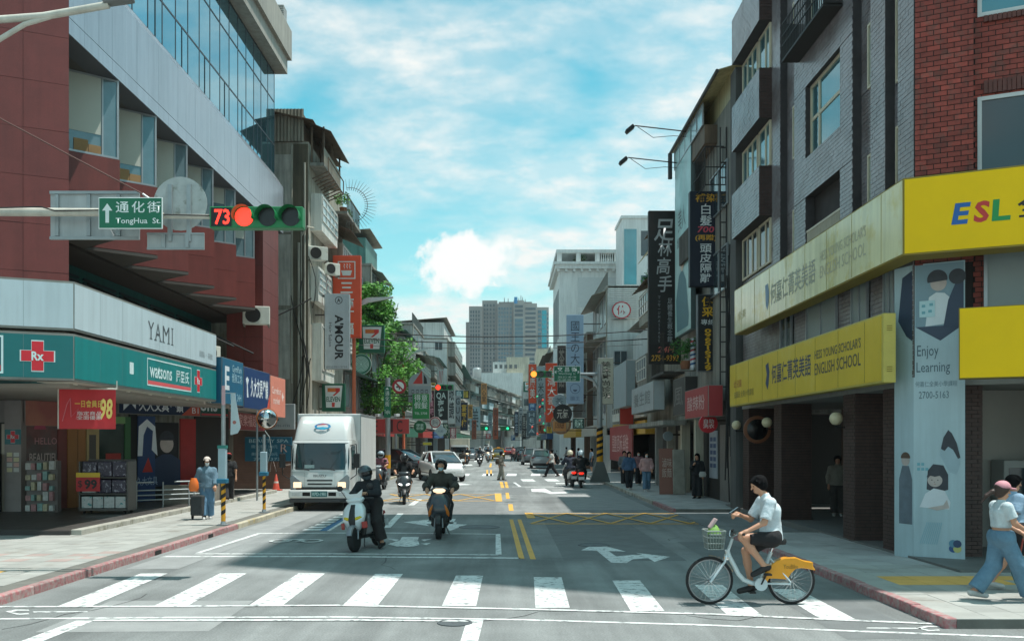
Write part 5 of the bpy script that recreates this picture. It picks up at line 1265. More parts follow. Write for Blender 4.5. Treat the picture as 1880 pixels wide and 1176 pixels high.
# ---- office tower
TY = 450
tw = thing('office_tower', 'tall grey office tower with teal glass strips in the distance', 'building', (WX(855, TY), TY, 0))
tg = mat('tower_stone', '868482', .8, var=.1, scale=.08, fine=.05); tl = mat('tower_stone_light', '9a9894', .8, var=.08, scale=.08); tglass = mat('tower_glass', '4f6f7c', .2, .2, var=.15, scale=.1); tteal = mat('tower_teal', '1f97a8', .15, .3, var=.1, scale=.1)
tdark = mat('tower_window', '43545d', .2, .2, var=.15)
px_ = lambda p: WX(p, TY); pz = lambda p: WZ(p, TY)
for (a, b, top, yo, m_) in ((855, 861, 590, 2, tg), (861, 885, 562, 0, tg), (885, 913, 549, 4, tg), (913, 943, 556, 2, tg), (943, 962, 551, 0, tl), (962, 986, 556, 1, tl), (986, 1008, 562, 3, tl), (915, 978, 547, 12, tg)):
    wbuild(MB().box(px_(a), px_(b), TY + yo, TY + 34, 0, pz(top)), 'wing', m_, tw)
def tstrip(a, b, y0, y1, n, m_, yo, gap=.35, name='window'):
    for j in range(n):
        za, zb = y0 + (y1 - y0) * j / n, y0 + (y1 - y0) * (j + 1 - gap) / n
        wbuild(MB().box(px_(a), px_(b), TY + yo - .15, TY + yo - .02, pz(zb), pz(za)), name, m_, tw)
for a in (863.5, 868, 873, 878): tstrip(a, a + 2.6, 570, 690, 17, tdark, 0)
for a in (888, 893, 899, 905): tstrip(a, a + 3, 556, 690, 18, tdark, 4)
for a in (915, 920, 925, 930, 936): tstrip(a, a + 3.4, 563, 690, 17, tglass, 2)
tstrip(945, 960, 585, 690, 14, tglass, 0, .12); tstrip(945, 960, 560, 583, 3, tdark, 0)
tstrip(964.5, 983.5, 564, 690, 15, tdark, 1, .5); tstrip(988, 994, 568, 690, 15, tglass, 3, .3); tstrip(995, 1004, 568, 690, 14, tteal, 3, .1); tstrip(1005, 1007.5, 572, 690, 14, tglass, 3, .4)
wbuild(MB().box(px_(944), px_(950), TY - .2, TY - .02, pz(557), pz(545)), 'roof_panel', flat('2a86b8', .4), tw)
mb = MB()
for p, h in ((926, 10), (933, 8), (953, 9), (957, 14), (960, 11), (965, 7)): mb.tube((px_(p), TY + 10, pz(550)), (px_(p), TY + 10, pz(550 - h)), .25, .12, 5)
wbuild(mb, 'antennas', flat('55585a', .6), tw)
# dim blocks that close the gaps low behind everything
for (a, b, top, Y, m_, lb) in ((845, 905, 640, 330, grp, 'hazy grey block left of the office tower'), (985, 1050, 640, 300, crm, 'distant cream block right of the office tower'), (960, 1000, 700, 215, grp, 'grey block above the far right signs')):
    t = thing('distant_block', lb, 'building', (WX(a, Y), Y, 0), group='distant blocks'); wbuild(MB().box(WX(a, Y), WX(b, Y), Y, Y + 20, 0, WZ(top if lb[0] != 'h' else 690, Y)), 'wall', m_, t)
    for j in range(4):
        for i in range(6): x = WX(a, Y) + (i + .3) * (b - a) / 6 * Y / FPX; wbuild(MB().box(x, x + 1.6, Y - .1, Y - .02, 4 + j * 3.4, 5.6 + j * 3.4), 'window', glassd, t)
# ---- street tree and other plants
leafm = mat('leaf_green', '5f9833', .6, var=.3, scale=1.2, c2='2f5f24', c2pos=(.45, .6), c2scale=.9)
leafd = mat('leaf_dark', '3c6a2a', .6, var=.3, scale=1.5)
bark = mat('bark', '5a4a3c', .9, var=.2, bump=.5)
def leaves(mb, c, rx, ry, rz, n, s, rr):
    for _ in range(n):
        while True:
            p = Vector((rr.uniform(-1, 1), rr.uniform(-1, 1), rr.uniform(-1, 1)))
            if .25 < p.length < 1: break
        q = Vector((c[0] + p.x * rx, c[1] + p.y * ry, c[2] + p.z * rz))
        u = Vector((rr.gauss(0, 1), rr.gauss(0, 1), rr.gauss(0, .6))).normalized(); v = u.orthogonal().normalized(); v = (v + u.cross(v) * rr.uniform(-1, 1)).normalized()
        L_ = s * rr.uniform(.7, 1.4)
        mb.add([q - u * L_, q + v * L_ * .42, q + u * L_, q - v * L_ * .42], [(0, 1, 2, 3)])
rr = random.Random(5)
tr = thing('street_tree', 'leafy green street tree behind the orange shop sign', 'tree', (WX(688, 64), 64, 0))
mb = MB(); mb.path([(0, 0, 0), (.1, 0, 2), (0, .1, 3.6), (.2, 0, 5)], .22, 8, .12)
for k in range(9):
    a = rr.uniform(0, 6.28); mb.path([(0.05, .05, 3.4 + k * .25), (math.cos(a) * 1.0, math.sin(a) * .9, 5 + k * .5), (math.cos(a) * 1.8, math.sin(a) * 1.5, 6.2 + k * .7)], .09, 6, .02)
mb.build('trunk', bark, tr, smooth=True)
mb = MB()
for k in range(210):
    z = rr.uniform(4.4, 13.0); t_ = (z - 4.6) / 8; wdt = 2.5 * math.sin(min(1, .25 + t_ * .95) * math.pi * .93) + .55
    a = rr.uniform(0, 6.28); d_ = wdt * math.sqrt(rr.random())
    leaves(mb, (math.cos(a) * d_ * 1.05, math.sin(a) * d_, z), rr.uniform(.45, .85), .7, rr.uniform(.35, .6), 95, .14, rr)
mb.build('crown', leafm, tr)
def shrub(loc, rx, rz, n, label, m_=None, s=.07):
    t = thing('potted_plant', label, 'plant', loc, group='balcony plants'); mb = MB(); r5 = random.Random(hash(label) % 999)
    for k in range(6): leaves(mb, (r5.uniform(-rx, rx) * .6, r5.uniform(-rx, rx) * .6, rz * r5.uniform(.5, 1.4)), rx * .6, rx * .6, rz * .55, n // 6, s, r5)
    mb.build('foliage', m_ or leafm, t); MB().lathe([(rx * .3, -.25), (rx * .42, .05), (rx * .38, .05)], 10).build('pot', flat('8a5a40', .8), t); return t
bs_ = shrub(W(1258, 665, 34.2), .5, .55, 700, 'leafy bush hanging beside the yellow lettered barber sign', leafd, .06)
MB().box(-.35, .9, -.25, .25, -.32, -.27).build('shelf', oldg, bs_)
shrub((7.2, 46.3, 10.06), .4, .35, 260, 'plant on the ledge left of the black massage sign')
shrub((-8.5, 48.2, 14.41), .5, .5, 300, 'plant on the left roof parapet below the spikes')
shrub((8.9, 113, 24.26), .9, .4, 200, 'plant behind the white rooftop balustrade', leafd, .12)
shrub((-8.7, 51.3, 14.41), .3, .4, 200, 'small plant at the far end of the left roof parapet', leafm)
# ================================================================== STREET FURNITURE AND HANGING SIGNS
galv = mat('galvanised', '9aa0a2', .45, .5, var=.12, fine=.05); polw = mat('pole_white', 'c3bfb4', .5, var=.12, streak=.1); sgreen = mat('sign_green', '0e6b4d', .45, var=.05); sgrey = mat('sign_back', 'a9adae', .5, .3, var=.12, scale=2, streak=.15)
hgreen = mat('signal_green', '1f7a48', .4, var=.08); lensd = flat('1c1d1d', .25); rust = mat('rust_frame', '3d332d', .8, var=.2)
wtx = flat('dfe6e2', .5)
def emis(name, c, e):
    return mat(name, c, .4, var=0, emit=e)
redl = emis('signal_red_lit', 'ff3324', 1.6); ambl = emis('signal_amber_lit', 'ff7a2a', 1.8); grnl = emis('signal_green_lit', '2dd9a0', .9); taill = emis('tail_light_lit', 'ff2a1a', 1.2); headl = emis('head_light_lit', 'ffd9b0', .8); ledl = emis('head_light_white', 'ffffff', .9)
def signal(root, cx, cz, y, u, n, lit, m_lit, count=None, flip=False):
    """horizontal signal head: cx left edge, u unit size"""
    MB().box(cx, cx + u * n, y - .1, y + .12, cz - u * .46, cz + u * .46).build('housing', hgreen, root, bevel=.015)
    for i in range(n):
        c = (cx + u * (i + .5), y - .1, cz); M = frame(c, CAMR)
        if count and i == 0:
            MB().box(cx + .03, cx + u - .02, y - .112, y - .101, cz - u * .40, cz + u * .40).build('display', flat('141212', .4), root)
            text(count, shift(M, .02, 0, .012), u * .66, u * .66, redl, root, 'digits', bold=.02); continue
        MB().lathe([(.01, .0), (u * .38, .0), (u * .40, .015)], 24, M).build('lens', m_lit if i == lit else lensd, root, smooth=True)
        mb = MB(); mb.M = M; n_ = 16; pts = [(R(-20) + R(220) * k / n_) for k in range(n_ + 1)]; vs = []
        for a in pts: vs += [(u * .43 * math.cos(a), u * .43 * math.sin(a), 0), (u * .43 * math.cos(a), u * .43 * math.sin(a), u * .5)]
        mb.add(vs, [(2 * k, 2 * k + 1, 2 * k + 3, 2 * k + 2) for k in range(n_)]); mb.build('visor', hgreen, root)
# ---- near left: mast arm with street name, sign backs and countdown signal
Y0 = 15.5; aL = WX(-150, Y0)
t = thing('signal_mast', 'white mast arm with countdown signal reaching in from the left edge', 'traffic signal', (aL, Y0, .12)); iv = Vector((-aL, -Y0, -.12))
q = lambda px, py, dy=0: W(px, py, Y0) + iv + Vector((0, dy, 0))
MB().tube((0, 0, 0), (0, 0, 6.6), .13, .11, 14).build('pole', polw, t, smooth=True); MB().box(-.25, .25, -.25, .25, 0, .03).build('base_plate', galv, t)
MB().tube(q(-150, 388), q(190, 390), .075, .068, 12).tube(q(190, 390), q(300, 396), .06, .055, 12).tube(q(300, 397), q(392, 398), .04, .04, 10).build('arm', polw, t, smooth=True)
MB().path([q(0, 384, -.09), q(80, 382, -.09), q(105, 389, -.09), q(185, 388, -.09), q(300, 396, -.08), q(388, 397, -.06)], .012, 5).build('cable', cabl, t)
u_ = 170 * Y0 / FPX / 4; p = q(388, 401); signal(t, p.x, p.z, p.y, u_, 4, 1, redl, '73')
mb = MB(); M = frame(q(444, 398, -.13), CAMR)
t = thing('street_name_sign', 'green street name sign with upward arrow reading TongHua St.', 'street sign', W(240, 391.5, Y0 - .2))
wS, hS = 116 * Y0 / FPX, 57 * Y0 / FPX
MB().box(-wS / 2, wS / 2, -.012, .012, -hS / 2, hS / 2).build('board', wtx, t, bevel=.006); M = frame((0, -.013, 0), CAMR); rect(M, -wS / 2 + .015, wS / 2 - .015, -hS / 2 + .015, hS / 2 - .015, sgreen, t, 'face', .002)
text('通化街', shift(M, .13, .1, .003), .74, .19, wtx, t, spacing=1.3, bold=.01); text('TongHua  St.', shift(M, .13, -.14, .003), .74, .12, wtx, t, bold=.012)
poly(shift(M, -.38, 0, .003), [(-.03, -.16), (.03, -.16), (.03, .04), (.085, .04), (0, .16), (-.085, .04), (-.03, .04)], wtx, t, 'arrow')
MB().box(-.2, -.16, .012, .14, -.05, .05).box(.16, .2, .012, .14, -.05, .05).build('clamp', galv, t)
t = thing('sign_back', 'grey back of a large square road sign behind the street name', 'road sign', W(175, 396, Y0 + .25))
a, b = 166 * Y0 / FPX / 2, 90 * Y0 / FPX / 2
MB().box(-a, a, -.01, .01, -b, b).build('plate', sgrey, t); MB().box(-a, a, -.05, -.011, b - .05, b).box(-a, a, -.05, -.011, -b, -b + .05).build('edge_rail', galv, t)
for x in (-a + .12, -.1, a - .35): MB().box(x - .03, x + .03, -.045, -.0105, -b + .06, b - .06).build('stiffener', galv, t)
MB().tube((.2, -.05, -.1), (.34, -.06, -.36), .012).build('strut', galv, t)
t = thing('round_sign_back', 'scratched grey back of a round road sign on the mast arm', 'road sign', W(331, 374, Y0 + .22))
rr_ = 50 * Y0 / FPX
MB().lathe([(rr_, -.008), (rr_, .008), (.01, .012)], 36, frame((0, 0, 0), CAMR)).build('plate', mat('sign_back_scratched', 'aeb1af', .5, .3, var=.18, scale=4, c2='8f9189', c2pos=(.58, .66), c2scale=6), t)
for x in (-.16, .16): MB().box(x - .035, x + .035, -.06, -.013, -rr_ * 1.42, rr_ * .7).build('rail', galv, t)
t = thing('plate_back', 'small grey supplementary plate under the round sign back', 'road sign', W(323, 443, Y0 + .2)); a, b = 106 * Y0 / FPX / 2, 31 * Y0 / FPX / 2
MB().box(-a, a, -.01, .01, -b, b).build('plate', sgrey, t); MB().box(-a, a, -.03, -.011, b - .03, b).box(-a, a, -.03, -.011, -b, -b + .03).build('edge_rail', galv, t)
for x in (-.2, .2): MB().box(x - .03, x + .03, -.05, -.012, -b + .03, b - .03).build('rail', galv, t)
# wire to the arm
t = thing('guy_wire', 'rusty wire slanting down to the mast arm', 'wire', W(-80, 175, Y0)); o_ = W(-80, 175, Y0)
MB().tube((0, 0, 0), W(262, 356, Y0) - o_, .012, n=6).build('wire', flat('5a3a34', .7), t); MB().tube(W(262, 356, Y0) - o_, W(285, 372, Y0 - .0) - o_, .02, n=6).build('clamp', galv, t)
# street lamp above
Yl = 14.0; b0 = W(-160, 812, Yl); t = thing('street_lamp', 'pale street lamp arm at the top left edge', 'street lamp', (b0.x, Yl, .12)); iv = Vector((-b0.x, -Yl, -.12)); q = lambda px, py: W(px, py, Yl) + iv
MB().tube((0, 0, 0), q(-160, 150), .11, .08, 12).build('pole', polw, t, smooth=True)
MB().path([q(-160, 40), q(0, 36), q(80, 30), q(150, 18), q(200, 9)], .055, 10).build('arm', polw, t, smooth=True); MB().path([q(-160, 150), q(-60, 110), q(0, 72), q(45, 45), q(95, 30)], .038, 8).build('brace', polw, t, smooth=True)
mb = MB(); mb.M = Matrix.Translation(q(218, 2)) @ Matrix.Rotation(R(-8), 4, 'Y'); mb.box(-.22, .22, -.1, .1, -.035, .04).build('lamp_head', flat('6f7272', .5), t, bevel=.03)

# ---- striped posts on the left pavement
def hatch_post(px, pyb, pyt, name, label, r=.05, hz=1.15, grp_='striped posts'):
    Y = (CAMH - .12) * FPX / (pyb - VY); X = WX(px, Y); t = thing(name, label, 'post', (X, Y, .12), group=grp_); H = WZ(pyt, Y) - .12
    MB().tube((0, 0, 0), (0, 0, H), r, r, 14).build('pole', galv, t, smooth=True)
    n = 26; rows_ = 24
    for k in range(5):
        mb = MB(); vs = []; nn_ = 18
        for i in range(nn_ + 1):
            a = 2 * math.pi * i / nn_; z = .12 + k * .21 + (i / nn_) * .21
            vs += [((r + .004) * math.cos(a), (r + .004) * math.sin(a), z), ((r + .004) * math.cos(a), (r + .004) * math.sin(a), z + .105)]
        mb.add(vs, [(2 * i, 2 * i + 2, 2 * i + 3, 2 * i + 1) for i in range(nn_)]); mb.build('stripe', flat('1d1c1a', .6), t)
    MB().tube((0, 0, .1), (0, 0, hz + .1), r + .002, r + .002, 14).build('sleeve', mat('stripe_yellow', 'd99a1e', .5, var=.1), t)
    MB().box(-.14, .14, -.14, .14, 0, .02).tube((0, 0, 0), (0, 0, .1), .08, .055, 10).build('base', galv, t)
    return t, H
t, H = hatch_post(410, 963, 715, 'striped_post', 'tall grey post with black and yellow stripes beside the woman with a cart', .055)
MB().box(-.1, .1, -.14, .02, 1.15, 2.0).build('control_box', mat('box_pale', '9eb4bd', .5, var=.08), t, bevel=.02); MB().box(-.13, .13, -.17, .05, 1.08, 1.2).build('box_foot', flat('1e6a86', .5), t, bevel=.02); MB().box(-.11, .11, -.15, .03, 1.98, 2.06).build('box_cap', flat('2a7d74', .5), t)
MB().box(-.02, .06, -.07, -.055, 3.1, 3.6).build('number_strip', flat('c9a0a6', .5), t)
t, H = hatch_post(485, 940, 797, 'striped_post', 'short striped post with a pale box near the parked truck', .045)
MB().box(-.1, .1, -.12, .02, 1.2, 1.85).build('control_box', mat('box_pale', '9eb4bd'), t, bevel=.02); MB().box(-.13, .13, -.15, .05, 1.12, 1.24).build('box_foot', flat('1e6a86', .5), t, bevel=.02); MB().path([(.1, 0, 1.5), (.22, 0, 1.9), (.16, 0, 2.3), (.02, 0, 2.5)], .015, 6).build('cable', flat('8a8f8c', .6), t)
p = W(430, 765, 25.7); t = thing('banner_flag', 'small white pointed banner hanging on the tall striped post', 'flag', p)
poly(frame((0, -.07, 0), CAMR), [(-.06, .65), (.04, .65), (.2, -.3), (.12, -.45), (-.08, -.5)], flat('c2cfd4', .6), t, 'cloth', t=.012); poly(frame((0, -.083, 0), CAMR), disc(.05, .03, -.15), flat('b06a62', .5), t, 'print'); MB().tube((-.28, 0, .66), (.05, 0, .66), .01).build('rod', galv, t)
Yp = 34; p = W(490, 768, Yp); t = thing('street_mirror', 'chrome convex mirror above the short striped post', 'mirror', (WX(472, Yp), Yp, .12)); c = p - Vector((WX(472, Yp), Yp, .12))
mb = MB(); mb.lathe([(.36, 0), (.34, .1), (.26, .19), (.14, .25), (.01, .27)], 22, frame(c, Vector((1, .5, 0)))).build('mirror_face', mat('chrome', 'c9cccc', .06, 1, var=.03), t, smooth=True); mb = MB(); mb.lathe([(.36, -.06), (.39, -.02), (.39, .02), (.36, .03)], 22, frame(c, Vector((1, .5, 0)))).build('rim', flat('b4632f', .5), t, smooth=True)
MB().tube((0, 0, 0), (0, 0, c.z + .3), .04).tube((0, 0, c.z), c, .025).build('pole', galv, t)
# traffic cone
Yc = 43.5 - 2.2; p = W(507, 0, Yc); t = thing('traffic_cone', 'worn orange traffic cone beside the truck cab', 'cone', (p.x, Yc, .12)); co = mat('cone_orange', 'b8432f', .6, var=.15)
MB().lathe([(.17, .04), (.16, .06), (.03, .72), (.02, .73)], 18).build('cone_body', co, t, smooth=True); MB().box(-.24, .24, -.24, .24, 0, .04).build('base', co, t, bevel=.01); MB().lathe([(.108, .33), (.072, .5)], 18).build('band', flat('cfc6bd', .5), t)
# red sale banner under the teal sign
Yb = 22.2; p = W(161, 750, Yb); t = thing('sale_banner', 'red sale banner with yellow 98 hanging under the teal sign', 'banner', p); wB, hB = 96 * Yb / FPX / 2, 74 * Yb / FPX / 2; bd = Vector((1, .28, 0))
M = frame((0, 0, 0), bd); mb = MB(); mb.M = M; vs = []
for i in range(13):
    for j in range(7): x, y = -wB + 2 * wB * i / 12, -hB + 2 * hB * j / 6; vs.append((x, y, .02 * math.sin(i * 1.1) * (1 - j / 8)))
mb.add(vs, [(i * 7 + j, (i + 1) * 7 + j, (i + 1) * 7 + j + 1, i * 7 + j + 1) for i in range(12) for j in range(6)]); mb.build('cloth', mat('banner_bright_red', 'c02a31', .6, var=.08), t, smooth=True)
M2 = shift(M, 0, 0, .03); text('一日會員日', shift(M2, .02, .12), .6, .17, flat('d9b04e', .5), t, bold=.02); text('指定商品\n全面優惠', shift(M2, .04, -.16), .55, .2, flat('dcd4d0', .5), t); text('98', shift(M2, .42, .0), .28, .5, flat('e0c46a', .5), t, bold=.03, shear=.1)
MB().path([M2 @ Vector(p_) for p_ in ((-.55, -.3, 0), (-.45, .1, 0), (-.38, .25, 0), (-.36, -.2, 0), (-.2, .0, 0), (-.25, -.25, 0))], .012, 4).build('scribble', flat('cf6a72', .5), t)
MB().tube(M @ Vector((-wB - .03, hB, 0)), M @ Vector((wB + .03, hB, 0)), .02).tube(M @ Vector((-wB - .02, -hB, 0)), M @ Vector((-wB - .02, hB + .25, 0)), .015).tube(M @ Vector((wB + .02, hB, 0)), M @ Vector((wB + .02, hB + .2, 0)), .015).build('rod', polw, t)
# display cart with packs
Yd = 26.6; p = W(198, 0, Yd); t = thing('display_cart', 'wheeled display cart stacked with packs and a red 99 price card', 'display cart', (p.x, Yd, .22)); dcm = flat('55524f', .5)
MB().box(-.68, .68, -.3, .3, .1, .16).box(-.68, .68, -.3, .3, .56, .59).box(-.68, .68, -.28, .3, 1.02, 1.05).box(-.70, -.66, -.3, .3, .1, 1.5).box(.66, .70, -.3, .3, .1, 1.5).box(-.68, .68, .27, .3, .1, 1.55).build('rack', dcm, t)
for x in (-.58, .58):
    for y in (-.22, .22): MB().lathe([(.05, -.02), (.05, .02)], 12, Matrix.Translation((x, y, .05)) @ Matrix.Rotation(R(90), 4, 'Y')).build('castor', dark, t)
packp = mat('pack_violet', '3b3547', .4, var=.3, scale=14, c2='8f8c98', c2pos=(.56, .6), c2scale=12); packw = mat('pack_white', 'b9bab8', .5, var=.15, scale=12, c2='3e8a8c', c2pos=(.60, .63), c2scale=9)
for i in range(3):
    MB().box(-.63 + i * .43, -.23 + i * .43, -.24, .24, 1.06, 1.5).build('pack', packp, t, bevel=.03); MB().box(-.63 + i * .43, -.23 + i * .43, -.27, .22, .6, .98).build('pack', packp if i else packw, t, bevel=.03)
for i in range(4): MB().box(-.63 + i * .32, -.34 + i * .32, -.28, .2, .17, .5).build('pack', packw, t, bevel=.015)
M = frame((-.42, -.33, .85), CAMR); rect(M, -.34, .34, -.2, .2, flat('b8262b', .5), t, 'price_card', .0, .006); rect(M, -.34, .34, .2, .33, flat('d8b531', .5), t, 'price_card', .0, .006); text('99', shift(M, .08, 0, .007), .36, .28, blk, t, bold=.04); text('$', shift(M, -.22, 0, .007), .13, .22, blk, t)
t = thing('shop_shelf', 'shelf of white and pink goods behind the shop glass', 'shelf', (WX(78, 27.0), 27.0, .22)); MB().box(-.45, .45, -.02, .2, 0, 1.5).build('rack', flat('6f6866', .5), t)
for i in range(25): MB().box(-.42 + (i % 5) * .17, -.42 + (i % 5) * .17 + random.uniform(.09, .16), -.14 - random.uniform(0, .04), -.022, .05 + (i // 5) * .3, .05 + (i // 5) * .3 + random.uniform(.12, .26)).build('pack', mat('pack_%d' % (i % 4), ('b9b9b6', 'a97a7c', '7fa09c', 'b3a98c')[i % 4], .5, var=.25, scale=10), t)
t = thing('goods_shelf', 'dark shelf of bottles inside the pharmacy door at the left edge', 'shelf', (-15.6, 26.9, .22)); MB().box(-.8, .8, 0, .25, 0, 1.7).build('rack', dark, t)
for i in range(30): MB().lathe([(.05, 0), (.055, .02), (.055, .14), (.025, .18), (.02, .2)], 8, Matrix.Translation((-.7 + (i % 10) * .15, -.07, .1 + (i // 10) * .5))).build('bottle', mat('bottle_%d' % (i % 3), ('9fb3b0', 'c2c0b8', '6e8f98')[i % 3], .4), t)
# ramp railing
t = thing('ramp_railing', 'low steel railing of the arcade ramp beside the display cart', 'railing', (WX(250, 28.5), 28.5, .22)); mb = MB()
for z in (.25, .4, .55): mb.tube((0, 0, z), (1.9, 1.6, z), .022)
for x in (0, .63, 1.26, 1.9): mb.tube((x, x * .842, 0), (x, x * .842, .8), .025)
mb.tube((0, 0, .8), (.4, .34, .8), .025).tube((.9, .76, .8), (1.5, 1.26, .8), .025); mb.build('rails', galv, t); MB().box(-.25, .0, -.1, .1, 0, .75).build('end_post', rm, t)

# ---- street name pole on the far left corner with no-turn sign, lamp poles
Y2 = 55; b0 = W(712, 0, Y2); t = thing('name_pole', 'grey corner pole with green vertical street sign left of the white car', 'street sign', (b0.x, Y2, .12)); iv = Vector((-b0.x, -Y2, -.12)); q = lambda px, py: W(px, py, Y2) + iv
MB().tube((0, 0, 0), q(712, 693), .16, .15, 12).build('pole', galv, t, smooth=True); p = q(712, 738)
MB().box(p.x - .2, p.x + .2, p.y - .24, p.y - .2, p.z - .92, p.z + .92).build('board', sgreen, t); M = frame(p + Vector((0, -.24, 0)), CAMR); text('通\n化\n街', shift(M, 0, .2), .24, .9, wtx, t); text('TongHua', shift(M, 0, -.6), .3, .3, wtx, t); poly(shift(M, 0, .8), [(-.1, -.06), (.1, -.06), (0, .08)], wtx, t, 'arrow')
MB().tube((0, 0, .6), (0, 0, 1.4), .17, .17, 12).build('stripe_sleeve', mat('stripe_yellow', 'd99a1e'), t); MB().box(-.5, .5, -.25, .15, .9, 2.2).build('cabinet', flat('4f7f8a', .5), t) if 0 else None
for s in (-1, 1): mb = MB(); mb.M = Matrix.Translation((s * .55, -.1, 3.75)) @ Matrix.Rotation(s * .5, 4, 'Z'); mb.box(-.12, .12, -.18, .18, -.08, .08).build('camera', flat('c5c7c6', .5), t, bevel=.02); MB().tube((0, 0, 3.6), (s * .55, -.1, 3.7), .03).build('camera_arm', galv, t)
t = thing('no_turn_sign', 'round red ringed no left turn sign beside the green street sign', 'road sign', W(733, 709, Y2 - .4)); M = frame((0, 0, 0), CAMR)
MB().lathe([(.42, -.015), (.42, .0), (.01, .0)], 28, M).build('disc', flat('a3262c', .5), t); poly(M, disc(.28), wtx, t, 'face', .004); poly(M, [(-.03, -.2), (.03, -.2), (.03, .0), (-.1, .0), (-.1, .06), (-.2, -.02), (-.1, -.1), (-.1, -.06), (-.03, -.06)], blk, t, 'arrow', .007)
mb = MB(); mb.M = M @ Matrix.Rotation(R(-45), 4, 'Z'); mb.box(-.3, .3, -.045, .045, .009, .012).build('slash', flat('a3262c', .5), t); MB().tube((-.7, .3, 0), (0, .05, 0), .03).build('bracket', galv, t)
def lamp_post(px, Y, pyt, hx, hy, label, col, pm=None):
    b0 = W(px, 0, Y); t = thing('street_lamp', label, 'street lamp', (b0.x, Y, .12)); iv = Vector((-b0.x, -Y, -.12)); q = lambda a, b: W(a, b, Y) + iv
    MB().tube((0, 0, 0), q(px, pyt), .11, .09, 12).build('pole', col, t, smooth=True); c0 = q(px, pyt)
    p1, p2 = q(px + (hx - px) * .35, pyt - (pyt - hy) * .75), q(hx, hy)
    mb = MB(); mb.loft([[(c0.x - .05, c0.y - .12, c0.z), (c0.x - .05, c0.y + .12, c0.z), (c0.x + .05, c0.y + .12, c0.z + .25), (c0.x + .05, c0.y - .12, c0.z + .25)],
                        [(p1.x, p1.y - .15, p1.z - .12), (p1.x, p1.y + .15, p1.z - .12), (p1.x, p1.y + .15, p1.z + .12), (p1.x, p1.y - .15, p1.z + .12)],
                        [(p2.x, p2.y - .1, p2.z - .03), (p2.x, p2.y + .1, p2.z - .03), (p2.x, p2.y + .1, p2.z + .04), (p2.x, p2.y - .1, p2.z + .04)]]); mb.build('lamp_arm', flat('bfc4c4', .4), t, fix=True); return t
orgp = mat('pole_orange', 'c9694a', .5, var=.1)
lamp_post(650, 48, 566, 722, 546, 'orange street lamp pole with pale curved head in front of the tree', orgp); lamp_post(741, 66, 668, 787, 640, 'second orange street lamp pole beside the no turn sign', orgp)
# ---- far left signal on its arm
Y3 = 72; t = thing('signal_mast', 'far left traffic signal showing red on a thin arm', 'traffic signal', (WX(741, Y3) - .6, Y3, .12)); iv = Vector((-(WX(741, Y3) - .6), -Y3, -.12)); q = lambda px, py: W(px, py, Y3) + iv
MB().tube((0, 0, 0), q(726, 700), .1, n=10).tube(q(726, 708), q(800, 709), .05).build('pole', galv, t); p = q(799, 711); signal(t, p.x, p.z, p.y, 33 * Y3 / FPX / 3, 3, 0, redl)
# ---- right: corner pole with WenChang sign and amber signal
Y4 = 50; X4 = WX(1101, Y4); t = thing('signal_mast', 'right corner mast with curved arm and a glowing amber signal', 'traffic signal', (X4, Y4, .12)); iv = Vector((-X4, -Y4, -.12)); q = lambda px, py: W(px, py, Y4) + iv
MB().tube((0, 0, 0), q(1101, 668), .17, .14, 14).build('pole', galv, t, smooth=True); MB().prism([(-.55, 0), (.55, 0), (.2, 1.1), (-.2, 1.1)], 'y', -.25, .25).build('base', flat('6a6c68', .7), t)
MB().tube(q(1101, 686), q(1063, 686), .08).path([q(1101, 740), q(1099, 715), q(1090, 698), q(1075, 692), q(1062, 690)], .08, 8).tube(q(1063, 686), q(975, 687), .05).build('arm', galv, t, smooth=True)
for k in range(5):
    vs = [];
    for i in range(15): a = 2 * math.pi * i / 14; z = 1.15 + k * .34 + i / 14 * .34; vs += [(.172 * math.cos(a), .172 * math.sin(a), z), (.172 * math.cos(a), .172 * math.sin(a), z + .17)]
    MB().add(vs, [(2 * i, 2 * i + 2, 2 * i + 3, 2 * i + 1) for i in range(14)]).build('stripe', dark, t)
MB().tube((0, 0, 1.1), (0, 0, 2.9), .168, .168, 14).build('sleeve', mat('stripe_yellow', 'd99a1e'), t)
p = q(973, 687); signal(t, p.x, p.z, p.y - .1, 40 * Y4 / FPX / 3, 3, 0, ambl)
t = thing('street_name_sign', 'green street name sign with numbers reading WenChang St', 'street sign', W(1041, 686, Y4 - .3)); a, b = 49 * Y4 / FPX / 2, 29 * Y4 / FPX / 2
MB().box(-a, a, -.015, .015, -b, b).build('board', wtx, t); M = frame((0, -.016, 0), CAMR); rect(M, -a + .03, a - .03, -b + .03, b - .03, sgreen, t, 'face', .003)
text('文 昌 街', shift(M, 0, .24, .004), a * 1.45, .26, wtx, t, bold=.01); text('WenChang  St', shift(M, 0, .0, .004), a * 1.25, .14, wtx, t); text('202-212 180-194', shift(M, 0, -.17, .004), a * 1.35, .1, wtx, t); text('191-209 205-187', shift(M, 0, -.32, .004), a * 1.35, .1, wtx, t)
for s in (-1, 1): poly(shift(M, s * (a - .12), .1, .004), [(s * .07, 0), (-s * .03, .1), (-s * .03, -.1)], wtx, t, 'arrow')
# far green lights
for px, lb in ((893, 'far green signal left of the orange characters sign'), (932, 'far green signal over the end of the street')):
    Y = 150; t = thing('far_signal', lb, 'traffic signal', (WX(px - 8, Y), Y, .1)); z = WZ(786, Y) - .1
    MB().tube((0, 0, 0), (0, 0, z + .3), .1).tube((0, 0, z), (WX(px, Y) - WX(px - 8, Y), 0, z), .06).build('pole', galv, t); x = WX(px, Y) - WX(px - 8, Y)
    MB().box(x - 1.2, x + .4, -.1, .1, z - .35, z + .35).build('housing', hgreen, t); MB().lathe([(.01, 0), (.22, 0), (.22, .02)], 14, frame((x, -.11, z), CAMR)).build('lens', grnl, t)

